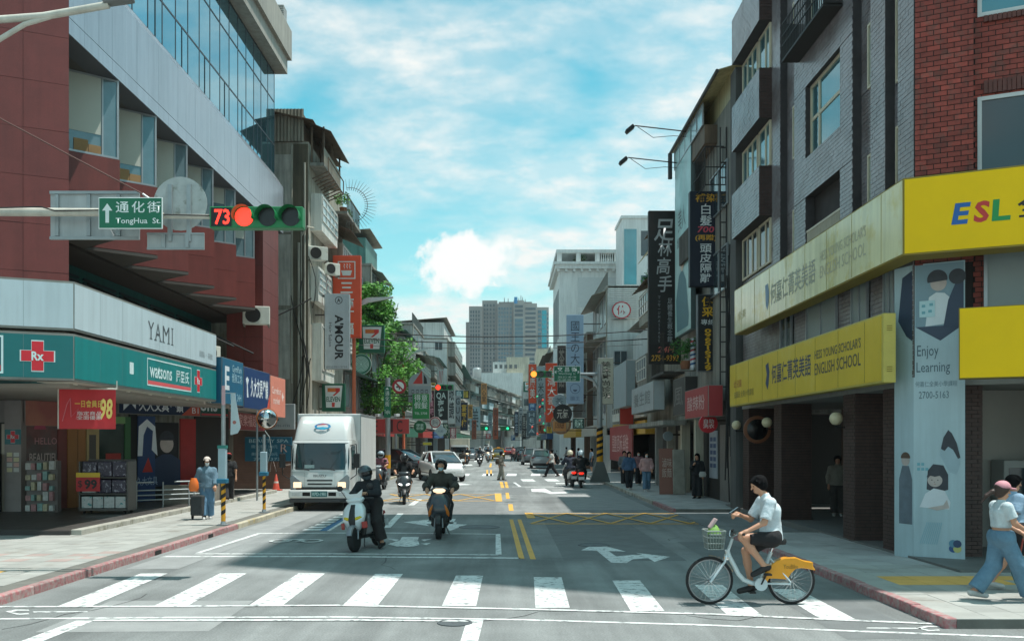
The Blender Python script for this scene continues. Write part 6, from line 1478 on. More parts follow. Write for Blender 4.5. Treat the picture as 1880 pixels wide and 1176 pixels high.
# ---- overhead wires
for (a, b, sag, lb) in ((W(560, 612, 50), W(1240, 618, 50), .45, 'lower black cable strung across the street'), (W(640, 606, 52), W(1200, 604, 52), .4, 'upper black cable strung across the street'), (W(560, 628, 47), W(1180, 632, 60), .3, 'thin grey wire across the street below the cables')):
    t = thing('overhead_cable', lb, 'cable', a, group='cables across the street'); MB().path([Vector((0, 0, 0)).lerp(b - a, i / 16) - Vector((0, 0, sag * 4 * (i / 16) * (1 - i / 16))) for i in range(17)], .03 if 'thin' not in lb else .015, 5).build('wire', cabl, t)

# ---- hanging signs that face along the street
def hang(name, label, px0, px1, py0, py1, Y, bgm, dp=.25, side=None, edge=None, cat='shop sign', arms=3, rz=0):
    c = W((px0 + px1) / 2, (py0 + py1) / 2, Y); a, b = (px1 - px0) * Y / FPX / 2, (py1 - py0) * Y / FPX / 2
    t = thing(name, label, cat, c); MB().box(-a, a, -dp / 2, dp / 2, -b, b).build('sign_case', edge or metal, t, bevel=.015)
    M = frame((0, -dp / 2, 0), CAMR); rect(M, -a + .03, a - .03, -b + .03, b - .03, bgm, t, 'face', .002, .01)
    if side:
        mb = MB()
        for k in range(arms): z = -b * .8 + k * b * 1.6 / max(1, arms - 1); mb.box(*sorted((side * a, side * (a + 1.2))), -.03, .03, z - .03, z + .03)
        mb.build('bracket', rust, t)
    return t, shift(M, 0, 0, .013), a, b
c_or = mat('sign_orange', 'e0512d', .45, var=.05); c_gr = mat('sign_pale_grey', 'b5bcc0', .45, var=.05, streak=.06); c_bk = mat('sign_black', '22201f', .45, var=.2, scale=1.5, c2='3c2b27', c2pos=(.55, .7), c2scale=.7); c_nv = mat('sign_midnight', '10192a', .4, var=.06); wh = flat('d9dcda', .5); gold = flat('cf9a2e', .5); c7g = flat('0f5a42', .45)
t, M, a, b = hang('noodle_sign', 'tall orange noodle shop sign with a steaming bowl mark', 612, 663, 470, 620, 47.5, c_or, .35, -1, mat('sign_orange_edge', 'b8402a', .5))
outline(shift(M, 0, b - .75), -.45, .45, -.45, .45, .05, wh, t); poly(shift(M, 0, b - .85), [(-.28, .08), (.28, .08), (.2, -.18), (-.2, -.18)], wh, t, 'bowl'); 
for x in (-.12, .02, .16): MB().path([M @ Vector((x + .03 * math.sin(k * 2.4), b - .68 + k * .06, .006)) for k in range(5)], .02, 4).build('steam', wh, t)
text('三', shift(M, 0, b - 1.65), .62, .55, wh, t, bold=.02); text('商\n巧\n福', shift(M, .1, -b + 1.1), .55, 1.9, wh, t, bold=.02)
t, M, a, b = hang('salon_sign', "grey vertical hair salon sign reading A'MOUR in a rusty frame", 597, 642, 540, 678, 44.5, c_gr, .4, None, galv)
Mr = M @ Matrix.Rotation(R(-90), 4, 'Z'); text("A'MOUR", shift(Mr, .28, .12), 2.15, .42, blk, t, bold=.03); text('Hair Salon', shift(Mr, .15, -.3), 1.15, .14, gt, t); ring(shift(M, .1, b - .32), .15, .18, blk, t, 'logo'); text('A', shift(M, .1, b - .32), .16, .18, blk, t, bold=.03); text('(02)2701-3735', shift(M, 0, -b + .1), a * 1.7, .1, gt, t)
mb = MB()
for z in (b * .95, b * .45, 0, -b * .45, -b * .9): mb.box(-a - 1.1, -a, -.05, .05, z - .03, z + .03)
for x in (-a - 1.1, -a - .75): mb.box(x - .04, x + .04, -.06, .06, -b - .9, b + .5)
mb.build('bracket', rust, t)
def seven(px0, px1, py0, py1, Y, label, side=-1):
    t, M, a, b = hang('store_sign', label, px0, px1, py0, py1, Y, c7g, .3, side, c7g, arms=2)
    poly(M, [(-a * .72, b * .86), (a * .8, b * .86), (a * .62, -b * .72), (-a * .62, -b * .72)], wh, t, 'logo_panel', .003)
    poly(M, [(-a * .5, b * .68), (a * .58, b * .68), (a * .58, b * .45), (a * .1, b * .12), (-a * .08, b * .12), (a * .28, b * .4), (-a * .5, b * .4)], flat('cf3a34', .5), t, 'logo', .006)
    poly(M, [(-a * .5, b * .68), (a * .2, b * .68), (a * .2, b * .42), (-a * .5, b * .42)], flat('d8722e', .5), t, 'logo', .008)
    poly(M, [(-a * .12, -b * .36), (a * .14, -b * .36), (a * .12, -b * .68), (-a * .12, -b * .68)], flat('cf3a34', .5), t, 'logo', .006)
    text('ELEVEN', shift(M, 0, -b * .13, .004), a * 1.2, b * .36, c7g, t, bold=.02); return t
seven(660, 706, 597, 648, 51, 'upper green and white convenience store sign by the tree'); seven(592, 634, 704, 755, 45.5, 'lower green and white convenience store sign above the truck'); seven(961, 978, 700, 719, 108, 'tiny far convenience store sign left of the amber signal', 1)
t, M, a, b = hang('store_lightbox', 'striped white, orange and green light box left of the lower store sign', 552, 592, 722, 762, 48.5, wh, .3); 
for z, c in ((.3, 'c9542e'), (-.05, '1d6a4c'), (-.32, 'b8322e')): rect(M, -a, a, z - .1, z + .1, flat(c, .5), t, 'stripe', .004)
# coffee shop disc
p = W(663, 668, 56); t = thing('coffee_sign', 'round green and white coffee sign half hidden by the orange pole', 'shop sign', p); Mc = frame((0, 0, 0), CAMR)
MB().lathe([(.62, -.1), (.62, .0), (.01, .0)], 28, Mc).build('disc', flat('c9d3cc', .5), t); ring(Mc, .47, .6, flat('3f6d5a', .5), t, 'logo', .004)
for k in range(5): ring(Mc, .08 + k * .08, .11 + k * .08, flat('3f6d5a', .5), t, 'logo', .005)
MB().tube((-.6, 0, 0), (-1.6, 0, 0), .04).build('bracket', rust, t)
# left row, further on
Y = 60; t, M, a, b = hang('shoe_sign', 'grey domed sign with a red shoe far down the left', 750, 792, 706, 738, Y, mat('sign_mid_grey', '8f9698', .5, var=.06), .3, -1)
poly(M, disc(a * 1.0, 0, b, 24, 0, 180), mat('sign_mid_grey', '8f9698'), t, 'dome', .004, .01); poly(M, [(-a * .6, b * 1.1), (a * .2, b * 2.6), (a * .25, b * 1.1)], redt, t, 'logo', .018); poly(M, [(a * .35, b * 1.1), (a * .35, b * 2.2), (a * .6, b * 1.7), (a * .65, b * 1.1)], blk, t, 'logo', .018)
for k in range(4): text('品', shift(M, -a * .6 + k * a * .4, -.1), .25, .7, gt, t)
t, M, a, b = hang('tea_sign', 'square green sign with white characters below the domed sign', 757, 789, 722, 769, 59.5, mat('sign_leaf_green', '1f7a3f', .5, var=.06), .25, -1); text('得意\n假髮', shift(M, 0, .3), .85, .9, wh, t); text('TEL 2708', shift(M, 0, -.45), .8, .14, wh, t)
specs = [
 ('far_red_sign', 'small red square sign near the far left green signal', 892, 901, 795, 805, 120, 'a8242c', '家', 'd9c9c6', -1),
 ('far_blue_sign', 'small blue sign low at the far centre', 938, 946, 798, 808, 135, '2a5f96', 'P', 'c9d6e0', 1),
 ('far_brown_sign', 'slim rust coloured sign at the far left of the street end', 866, 875, 770, 806, 125, '94503a', '餐', '3a261e', -1),
 ('far_navy_sign', 'slim navy sign right of the far green signal', 944, 952, 755, 800, 140, '22344a', '旅\n店', 'a9b9c6', 1),
 ('far_white_sign', 'slim white sign beside the slim navy one', 952, 960, 748, 796, 132, 'a9b0b2', '牙\n醫', '4a5a66', 1),
 ('far_ochre_sign', 'ochre sign tucked behind the navy banquet sign', 859, 868, 742, 768, 112, 'b98a3e', '當', '4a3320', -1),
 ('far_green_sign', 'dark green panel low beside the maroon sign', 813, 824, 776, 800, 96, '24503c', '茶', 'b9c9b9', -1),
 ('far_pink_sign', 'dull pink sign low in the left row', 826, 838, 784, 806, 104, '9a5a5e', '髮', 'd9c9c6', -1),
 ('far_black_sign', 'black strip sign left of the slate HEYA sign', 958, 966, 762, 806, 118, '24262a', '居\n酒', 'a9a49a', 1),
 ('far_orange_panel', 'orange panel low under the telephone shop sign', 988, 1000, 779, 795, 96, 'b9603a', '麵', '3a1e18', 1),  # name, label, px0, px1, py0, py1, Y, colour, lettering, text colour, side
 ('maroon_sign', 'narrow maroon sign with pale characters beside the green sign', 788, 798, 716, 768, 77, '4a1c22', '水\n果\n吧', 'c98a98', -1),
 ('pub_sign', 'black and green sign headed QA in the left row', 797, 823, 716, 771, 79, '1b2422', 'QA\n夜\n宵', 'c9d6d0', -1),
 ('frame_sign', 'white sign with black frame behind the QA sign', 822, 836, 700, 778, 84, 'b9bdbb', '眼\n鏡', '33383a', -1),
 ('pillar_sign', 'narrow grey sign with small dark letters in the left row', 835, 846, 726, 782, 86, '8f979b', 'G\nU\nN', '3a3f42', -1),
 ('banquet_sign', 'navy sign with yellow characters in the left row', 845, 859, 738, 790, 92, '142238', '宴\n賓\n樓', 'd6a93a', -1),
 ('teal_sign', 'teal sign with a white bird mark in the left row', 834, 851, 716, 732, 94, '1a5a5e', '鳥', 'c9d9d8', -1),
 ('optician_sign', 'small black sign with yellow characters near the centre left', 847, 862, 716, 732, 98, '151515', '眼鏡', 'd2b84a', -1),
 ('cloth_sign', 'tall pale sign panel with red stripes under the pale house', 803, 815, 678, 706, 100, 'b9bcb9', '///', 'b23a3f', -1),
 ('yellow_sign', 'small yellow sign behind the far left red signal', 791, 800, 702, 718, 90, 'cfa53a', '茶', '5a3a20', -1),
 ('upper_sign', 'light orange sign with dark characters on the grey apartments', 883, 894, 703, 742, 165, 'd08c4e', '同\n心\n堂', '4a3328', -1),
 ('lower_sign', 'tall orange brown sign with dark characters at the street end', 905, 915, 748, 806, 150, 'a8583e', '同\n心\n食\n堂', '3a261e', -1),
 ('photo_sign', 'pale blue poster sign with a portrait at the street end', 862, 882, 746, 790, 140, '9fb9c2', '美', '4a5a62', -1),
 ('blue_strip_sign', 'slim pale blue sign between the two orange signs', 896, 904, 757, 790, 155, '8fa9b0', '診\n所', '4a5a62', -1),
 ('mall_sign', 'orange sign with white characters behind the amber signal', 970, 985, 668, 740, 92, 'e0512d', '永\n康\n美', 'd9cfc6', 1),
 ('price_sign', 'pale sign with green and dark characters between two orange signs', 985, 1001, 672, 776, 90, '9fa9ac', '鮮\n米\n飯\n糰', '3d4d4a', 1),
 ('phone_sign', 'tall orange telephone shop sign with white characters', 1001, 1024, 666, 775, 84, 'e64a22', '台\n灣\n大\n哥\n大', 'e6d9d0', 1),
 ('brown_sign', 'brown strip sign with pale dots behind the pale blue sign', 1023, 1039, 634, 722, 80, '3b2f2b', '茶\n語', '8f8378', 1),
 ('blue_clinic_sign', 'dark blue square sign above the grey HEYA sign', 970, 984, 740, 754, 112, '1b4a78', '藥', '9fc0d6', 1),
 ('heya_sign', 'slate grey sign lettered HEYA low on the right', 967, 985, 754, 800, 114, '4f6168', 'H\nE\nY\nA', 'aebcc0', 1),
 ('cream_sign', 'cream vertical sign with dark characters behind the corner mast', 1097, 1126, 657, 742, 61, 'b9b3a2', '美\n沐\n時\n尚\n診\n所', '4a443c', 1),
 ('dark_green_sign', 'small dark green sign left of the corner mast', 1051, 1073, 767, 787, 58, '16403a', '美好花', 'a9c4b8', 1),
 ('burger_sign', 'yellow and red food sign under the black round sign', 1014, 1040, 772, 792, 72, 'c98a4e', 'JO BURGER', '5a2a1e', 1),
 ('small_yellow_sign', 'little yellow oval sign left of the food sign', 1003, 1014, 782, 795, 76, 'd1ac34', '早', '7a3a20', 1),
 ('fascia_red_sign', 'red and white box sign on the right row under the canopy', 1137, 1163, 745, 779, 55, 'b63a30', '', 'd9d0c8', 1),
 ('left_red_fascia', 'red fascia sign with dark letters above the dark parked car', 674, 752, 768, 796, 58, 'b03a38', 'E   ■ C', '4a2022', None),
 ('price_board', 'yellow and red price board low on the left row', 776, 793, 811, 817, 72, 'c2b23a', '', '5a2a1e', -1),
]
for (nm, lb, x0, x1, y0_, y1_, Y, c, tx, tcx, sd_) in specs:
    t, M, a, b = hang(nm, lb, x0, x1, y0_, y1_, Y, flat(c, .5), .25, sd_, None, arms=2)
    if tx: text(tx, shift(M, 0, b * .05), a * 1.35, b * 1.6, flat(tcx, .5), t, bold=.015)
def round_sign(nm, lb, px, py, r, Y, c, tx, tcx, ringc=None, pole=False, side=1):
    p = W(px, py, Y); rr = r * Y / FPX; t = thing(nm, lb, 'shop sign', p); M = frame((0, 0, 0), CAMR)
    MB().lathe([(rr, -.16), (rr, -.01), (rr * .98, 0), (.01, 0)], 30, M).build('disc', flat(c, .5), t)
    if ringc: ring(M, rr * .78, rr * .96, flat(ringc, .5), t, 'rim', .004)
    if tx: text(tx, M, rr * 1.2, rr * 1.0, flat(tcx, .5), t, off=.008, bold=.015)
    MB().tube((0, .08, rr * .3), (side * (rr + 1), .1, rr * .3), .04).build('bracket', rust, t); return t
round_sign('round_red_sign', 'round red sign with white characters above the right shutter', 1301, 777, 17, 31.5, 'b8202a', '自助\n洗衣', 'dcd0cc', 'b8202a')
round_sign('black_round_sign', 'black round sign with pale characters left of the corner mast', 1033, 759, 17.5, 70, '191817', '元氣', 'b9b2a6')
round_sign('glass_round_sign', 'pale round sign above the black round sign', 1027, 736, 13, 78, '9fabb0', '茶', '6f7d84')
round_sign('green_round_sign', 'round green sign under the square green sign', 771, 783, 11.5, 75, '1c5f3c', '得意\n假髮', 'b9d0c0', None, False, -1)
round_sign('ring_sign', 'round white sign with red ring in the left row', 799, 775, 10.5, 76, 'c0bdb8', '禁', '8a8a88', '9e2f36', False, -1)
round_sign('small_round_sign', 'pale round clock-like sign above the leaning boards on the right', 1227, 800, 9, 41, '8b989e', '', 'ffffff')
round_sign('food_round_sign', 'round cream food sign under the black round sign', 1030, 778, 19, 73, 'c0a27a', '', '5a2a1e', '9a6a4a')
round_sign('far_grey_disc', 'grey round sign near the far right cars', 967, 798, 8, 120, '7d8488', 'i', 'b9c0c2'); round_sign('far_dark_disc', 'dark round sign beside the far green signal', 956, 782, 8, 160, '2a2c30', '', 'fff')
p = W(809, 791, 78); t = thing('diamond_sign', 'white diamond shaped sign in the left row', 'shop sign', p); poly(frame((0, 0, 0), CAMR), [(-.55, 0), (0, -.55), (.55, 0), (0, .55)], flat('9fb0b4', .5), t, 'plate', t=.06); text('八珍', frame((0, -.062, 0), CAMR), .5, .2, gt, t); MB().tube((-.5, .05, 0), (-1.6, .05, 0), .04).build('bracket', rust, t)
# right, near signs
t, M, a, b = hang('massage_sign', 'tall black brush lettered massage sign with telephone number', 1190, 1249, 388, 668, 40.5, c_bk, .3, 1, flat('2b2523', .6), arms=4)
for i, ch in enumerate('足林高手'): text(ch, shift(M, -.05 + .05 * (i % 2), b - .85 - i * .78), .62 if i else .85, .72 if i else .95, flat('aeb2b2', .5), t, bold=.012, shear=.12)
text('足\n體\n養\n生\n概\n念\n館', shift(M, .22, -b + 1.9), .22, 1.9, flat('a9b0b2', .5), t); text('マ\nッ\nサ\nー\nジ\nM\nA\nS\nS\nA\nG\nE', shift(M, -.25, -b + 1.95), .12, 2.0, flat('8f9698', .5), t)
rect(M, -a + .03, a - .03, -b + .03, -b + .85, flat('191514', .5), t, 'number_panel', .003); text('24H', shift(M, .05, -b + .62, .004), .75, .26, flat('c2695e', .5), t, bold=.02, shear=.2); text('2754-9393', shift(M, 0, -b + .25, .004), 1.2, .26, gold, t, bold=.015, shear=.15)
t, M, a, b = hang('hair_dye_sign', 'dark navy hair dye sign with yellow and white characters and red 700', 1265, 1318, 353, 527, 33, c_nv, .3, 1, flat('0f1a26', .5), arms=3)
text('補染', shift(M, .05, b - .24), .74, .30, gold, t, bold=.02); text('白\n髮', shift(M, .05, b - .84), .42, .78, wh, t, bold=.01); text('700', shift(M, .05, b - 1.36), .6, .22, flat('c94a5a', .5), t, bold=.02, shear=.15); text('(再贈)', shift(M, .05, b - 1.66), .75, .24, gold, t, bold=.02); text('頭\n皮\n隔\n離', shift(M, .05, -b + .82), .42, 1.38, wh, t, bold=.01)
t, M, a, b = hang('stylist_sign', 'black stylist sign with yellow telephone digits below the hair dye sign', 1279, 1317, 541, 682, 33.4, flat('17181a', .45), .28, 1, flat('6a6d70', .5), arms=3)
text('優\n采', shift(M, 0, b - .45), .44, .72, flat('d8a41e', .5), t, bold=.02); text('專線', shift(M, 0, b - 1.0), .5, .2, wh, t); text('\n'.join('0965163129'), shift(M, 0, -b + .78), .24, 1.5, flat('d8a41e', .5), t, bold=.03, line=.8)
p = W(1272, 650, 34); t = thing('barber_pole', 'red, white and blue striped barber pole beside the stylist sign', 'barber pole', p)
MB().tube((0, 0, -.5), (0, 0, .5), .1, n=14).build('cylinder', flat('c9ccd0', .4), t, smooth=True); MB().tube((0, 0, .5), (0, 0, .58), .12).tube((0, 0, -.58), (0, 0, -.5), .12).build('cap', galv, t)
for k in range(6):
    vs = []
    for i in range(13): a_ = 2 * math.pi * i / 12; z = -.5 + k * .165 + i / 12 * .16; vs += [(.104 * math.cos(a_), .104 * math.sin(a_), z), (.104 * math.cos(a_), .104 * math.sin(a_), min(.5, z + .07))]
    MB().add(vs, [(2 * i, 2 * i + 2, 2 * i + 3, 2 * i + 1) for i in range(12)]).build('stripe', flat('b3313c' if k % 2 else '24507e', .5), t)
t, M, a, b = hang('tent_sign', 'pale blue hanging sign with thin characters and a smiling face', 1040, 1071, 578, 741, 62, mat('sign_pale_blue', '8fa3b8', .5, var=.05), .35, 1, mat('sign_pale_blue', '8fa3b8'), arms=3)
text('國\n王\nの\n大\n床', shift(M, 0, b * .25), .62, b * 1.2, flat('28303c', .5), t); ring(shift(M, 0, -b * .66), .3, .34, flat('5a6c84', .5), t, 'logo'); poly(shift(M, 0, -b * .68), disc(.14, 0, 0, 12, 180, 360), flat('44546a', .5), t, 'logo'); text('國王', shift(M, 0, -b * .88), .6, .25, flat('5a6c84', .5), t)
def side_sign(nm, lb, px0, px1, py0, py1, X, c, tx, tcx, dp=.5):
    y1, y0 = X * FPX / (px0 - VX), X * FPX / (px1 - VX); ym = y0; z0, z1 = WZ(py1, ym), WZ(py0, ym); t = thing(nm, lb, 'shop sign', (X, y0, z0))
    MB().box(0, dp, 0, y1 - y0, 0, z1 - z0).build('sign_case', metal, t, bevel=.012); M = frame((0, y1 - y0, 0), STR); rect(M, .02, y1 - y0 - .02, .02, z1 - z0 - .02, flat(c, .5), t, 'face', .002, .01)
    Mf = frame((0, 0, 0), CAMR); rect(Mf, .02, dp - .02, .02, z1 - z0 - .02, flat(c, .5), t, 'end_panel', .002, .01)
    if tx: text(tx, shift(M, (y1 - y0) / 2, (z1 - z0) / 2, .013), (y1 - y0) * .75, (z1 - z0) * .5, flat(tcx, .5), t)
    return t
side_sign('cracked_sign', 'weathered pale grey box sign below the massage sign', 1160, 1200, 698, 752, 6.6, 'a3acae', '養生館', '6a6f70'); side_sign('red_shop_sign', 'red box sign with white characters under the barber bush', 1258, 1300, 706, 764, 6.7, 'a8383a', '酸辣粉', 'd8b9b4'); side_sign('dark_brush_sign', 'dark brush lettered sign beside the red box sign', 1236, 1257, 690, 760, 6.9, '3a3836', '風', '7a7874')
side_sign('portrait_sign', 'pale advertising board with dark edge near the cream sign', 1127, 1150, 660, 745, 6.6, '8f9ca0', '', '333')
side_sign('snack_sign', 'red snack sign panel with pale letters on the right row', 1120, 1160, 778, 850, 7.3, '9a2e30', '鹽酥雞', 'd2a9a4', .1)
# red ringed sign on the white house
p = W(1141, 569, 66.5); t = thing('ring_logo_sign', 'oval red ringed sign with one character on the white panelled house', 'shop sign', p); M = frame((0, 0, 0), CAMR); mb = MB(); mb.M = M
rr = 16 * 66.5 / FPX; ring(shift(M, 0, 0), rr * .86, rr, flat('b33a44', .5), t, 'rim', .02, sx=1.1); text('体', M, rr * 1.1, rr * 1.05, flat('b33a44', .5), t, off=.02, bold=.02); MB().lathe([(rr * 1.0, -.05), (rr * 1.0, .01), (.01, .012)], 28, M).build('disc', flat('c9ccca', .5), t)
# ribbed panel on that house
mb = MB(); 
for i in range(16): mb.box(7.35, 9.6, 66.9, 66.96, 11.2 + i * .15 - .0, 11.29 + i * .15)
pn = thing('ribbed_panel', 'white ribbed cladding panel behind the red ringed sign', 'cladding', (7.35, 66.9, 11.2)); o = mb.build('slats', bw2, pn); o.location = (-7.35, -66.9, -11.2)
# string of coloured bulbs
t = thing('bulb_string', 'string of red and green bulbs hanging by the far right signs', 'string lights', W(985, 745, 88)); mb = MB(); MB().path([(.0, 0, 1), (.3, 0, 0), (.1, 0, -1), (.5, 0, -2.6)], .02, 5).build('wire', cabl, t)
for i in range(12): MB().lathe([(.02, -.14), (.08, -.05), (.08, .05), (.02, .12)], 8, Matrix.Translation((random.uniform(-.5, .9), -.05, .9 - i * .32)) @ Matrix.Rotation(random.uniform(-1, 1), 4, 'Y')).build('bulb', emis('bulb_red', 'd9503a', .25) if i % 2 else emis('bulb_green', '3ac090', .25), t)
# boards leaning by the right shops, potted things
t = thing('leaning_board', 'pinkish upright menu board leaning by the right shops', 'board', (WX(1224, 38.2), 38.2, .12)); mb = MB(); mb.M = Matrix.Rotation(R(-5), 4, 'X'); mb.box(-.3, .3, -.02, .02, 0, 1.9).build('board', flat('8d5f52', .6), t); MB().box(-.26, .26, -.2, -.19, .3, 1.6).build('poster', flat('a98678', .6), t) if 0 else None; text('滷味\n飯麵', frame((0, -.03, 1.1), CAMR), .4, .8, flat('c9b3a6', .5), t)
t = thing('rolled_shutter', 'pale plank leaning next to the pinkish menu board', 'board', (WX(1247, 38.0), 38.0, .12)); mb = MB(); mb.M = Matrix.Rotation(R(-5), 4, 'X'); mb.box(-.25, .25, -.06, .06, 0, 1.85).build('board', mat('plank_grey', '8f8b80', .7, var=.2), t, bevel=.03)
# ================================================================== VEHICLES
rubber = mat('tyre_rubber', '1e1e1f', .8, var=.15, scale=12); alloy = mat('alloy', '8f9396', .35, .8, var=.08); chrom = mat('chrome_bright', 'd2d4d4', .12, 1, var=.02); blackp = mat('black_plastic', '1b1c1e', .45, var=.08); cglass = mat('car_glass', '1c2a2e', .05, var=.05, spec=.9); lampc = mat('lamp_clear', 'c6cdd0', .12, .3, var=.05); ambr = flat('c9702a', .3); redlens = flat('8f1a1c', .3)
def body_paint(c): return mat('car_paint_' + c, c, .28, .15, var=.03, scale=.8, coat=.6)
def yloft(mb, secs, n=18, p=2.6):
    rings = []
    for y, zc, wx, wz in secs:
        rings.append([(wx * math.copysign(abs(math.cos(t)) ** (2 / p), math.cos(t)), y, zc + wz * math.copysign(abs(math.sin(t)) ** (2 / p), math.sin(t))) for t in (2 * math.pi * k / n for k in range(n))])
    return mb.loft(rings)
def wheel(root, c, r, wd, rimr, name='wheel', spokes=5, axis='x'):
    M = Matrix.Translation(c) @ (Matrix.Rotation(R(90), 4, 'Y'))
    w_ = MB().lathe([(rimr, -wd / 2), (r * .93, -wd / 2), (r, -wd * .32), (r, wd * .32), (r * .93, wd / 2), (rimr, wd / 2)], 26, M).build(name, rubber, root, smooth=50)
    MB().lathe([(.01, -wd * .38), (rimr * .9, -wd * .42), (rimr, -wd * .5), (rimr, wd * .5), (rimr * .9, wd * .42), (.01, wd * .38)], 22, M).build('rim', alloy, w_, smooth=50); return w_
# ---- scooter, forward +Y
def scooter(loc, rz, label, body, accent=None, front='low', lit=True, tail=False, lean=0, fancy=None, sc=1.1, group='scooters'):
    t = thing('scooter', label, 'scooter', loc, rz, group, sc); t.rotation_euler = (0, lean, rz)
    pm = body_paint(body); am = body_paint(accent) if accent else pm; B = lambda: MB()
    for y, r in ((.63, .245), (-.62, .24)): wheel(t, (0, y, r), r, .11, r * .62)
    mb = B(); fr = []
    for i in range(9):
        a = R(20 + i * 17); c_, s_ = math.cos(a), math.sin(a); wv = .075 - .015 * abs(i - 4) / 4
        fr.append([(x, .63 + c_ * rr, .245 + s_ * rr) for x, rr in ((-wv, .255), (-wv * .8, .285), (0, .30), (wv * .8, .285), (wv, .255), (0, .272))])
    mb.loft(fr).build('front_fender', blackp if not accent else mat('fender_grey', '8d9196', .35, .3), t, smooth=True, fix=True)
    for s in (-1, 1): B().tube((s * .085, .63, .245), (s * .06, .47, .72), .022, n=10).build('fork', alloy, t, smooth=True)
    B().zloft([(.40, .50, .09, .05), (.48, .54, .16, .09), (.60, .54, .22, .12), (.72, .50, .245, .13), (.84, .45, .23, .12), (.93, .41, .17, .09), (.975, .38, .10, .06)], 24, 2.3).build('front_cowl', pm, t, smooth=60)
    B().zloft([(.30, .36, .15, .03), (.5, .34, .2, .05), (.75, .31, .21, .05), (.92, .30, .16, .05)], 16, 3).build('leg_shield', blackp, t, smooth=60)
    B().zloft([(.93, .36, .10, .06), (.98, .37, .17, .10), (1.03, .365, .20, .10), (1.07, .35, .16, .08), (1.10, .33, .08, .04)], 22, 2.4).build('handlebar_cover', pm if front != 'split' else am, t, smooth=60)
    B().box(-.17, .17, -.08, .34, .24, .30).build('floorboard', blackp, t, bevel=.02); yloft(B(), [(-.02, .46, .12, .20), (-.12, .5, .15, .22), (-.3, .55, .175, .20), (-.55, .62, .165, .15), (-.8, .69, .12, .09), (-.98, .73, .05, .04)], 20, 2.5).build('rear_body', pm, t, smooth=60)
    yloft(B(), [(.06, .72, .07, .025), (.0, .745, .11, .04), (-.15, .765, .14, .05), (-.35, .775, .145, .055), (-.5, .82, .14, .05), (-.72, .835, .12, .045), (-.82, .84, .06, .03)], 18, 2.6).build('seat', mat('seat_vinyl', '222124', .5, var=.06), t, smooth=60)
    B().box(-.13, -.03, -.75, -.1, .18, .34).build('engine', mat('engine_cast', '4a4c4e', .5, .5, var=.1), t, bevel=.03); B().tube((.14, -.1, .22), (.16, -.35, .26), .03).tube((.16, -.35, .27), (.18, -.85, .34), .06, .05, 12).build('exhaust', mat('exhaust_steel', '77797b', .3, .9, var=.1), t, smooth=True)
    B().box(-.07, .07, -.98, -.5, .36, .45).box(-.06, .06, -1.0, -.96, .34, .62).build('rear_fender', blackp, t, bevel=.015)
    B().box(-.13, .13, -1.03, -1.018, .38, .52).build('plate', flat('c9ccca', .5), t)
    B().zloft([(.62, -.96, .06, .02), (.66, -.97, .11, .03), (.71, -.97, .09, .03)], 14, 2.4).build('tail_light', taill if tail else redlens, t, smooth=True)
    for s in (-1, 1):
        B().tube((s * .16, .34, 1.03), (s * .36, .28, 1.02), .018, .018, 10).build('grip', blackp, t)
        B().tube((s * .2, .33, 1.05), (s * .30, .34, 1.22), .008, n=6).build('mirror_stalk', blackp, t)
        mb = B(); mb.M = Matrix.Translation((s * .325, .335, 1.27)) @ Matrix.Diagonal((1, .35, .72, 1)); mb.lathe([(.01, -.075), (.05, -.06), (.075, 0), (.05, .06), (.01, .075)], 14).build('mirror', blackp, t, smooth=True)
        B().zloft([(.66, -.95, .02, .015), (.69, -.95, .03, .02)], 8).build('rear_indicator', ambr, t) if 0 else None
        # leg shield indicators
        mb = B(); mb.M = Matrix.Translation((s * .175, .605, .60)) @ Matrix.Rotation(s * R(-24), 4, 'Z') @ Matrix.Rotation(R(-10), 4, 'X') @ Matrix.Rotation(s * R(-22), 4, 'Y')
        if front == 'low': mb.zloft([(-.13, 0, .012, .012), (-.05, .005, .04, .022), (.05, .0, .03, .02), (.14, -.02, .01, .01)], 12, 2.2).build('indicator', ambr, t, smooth=True)
    hl = headl if lit else lampc
    if front == 'low':       # lamp in the handlebar cover
        mb = B(); mb.M = Matrix.Translation((0, .445, 1.015)); mb.zloft([(-.055, -.01, .06, .02), (-.02, .01, .125, .03), (.02, .005, .135, .03), (.05, -.02, .08, .02)], 20, 2.3).build('headlight', hl, t, smooth=True)
    else:
        for s in (-1, 1):
            mb = B(); mb.M = Matrix.Translation((s * .125, .60, .66)) @ Matrix.Rotation(s * R(-30), 4, 'Z') @ Matrix.Rotation(s * R(-18), 4, 'Y')
            mb.zloft([(-.045, 0, .04, .02), (-.01, .012, .085, .03), (.03, .005, .07, .025), (.05, -.02, .03, .012)], 16, 2.3).build('headlight', fancy if fancy else hl, t, smooth=True)
        if front == 'split':   # white panels with a dark spine and a tall visor
            mb = B(); mb.zloft([(.46, .62, .05, .03), (.62, .655, .075, .03), (.78, .60, .06, .03), (.93, .50, .045, .025)], 14).build('spine', blackp, t, smooth=True)
            for s in (-1, 1):
                mb = B(); mb.M = Matrix.Translation((s * .19, .53, .53)) @ Matrix.Rotation(s * R(-40), 4, 'Z'); mb.box(-.06, .06, .05, .075, -.08, .05).build('side_flash', flat('a8322a', .4), t, bevel=.02)
            mb = B(); mb.prism([(-.16, 1.06), (.16, 1.06), (.20, 1.22), (.08, 1.14), (-.08, 1.14), (-.20, 1.22)], 'y', .42, .435).build('visor', am, t)
        else: mb = B(); mb.prism([(-.1, 1.08), (.1, 1.08), (.07, 1.26), (-.07, 1.26)], 'y', .38, .39).build('visor', blackp, t)
    for s in (-1, 1): B().tube((s * .09, -.15, .26), (s * .17, -.28, .02), .012).build('stand_leg', alloy, t)
    return t
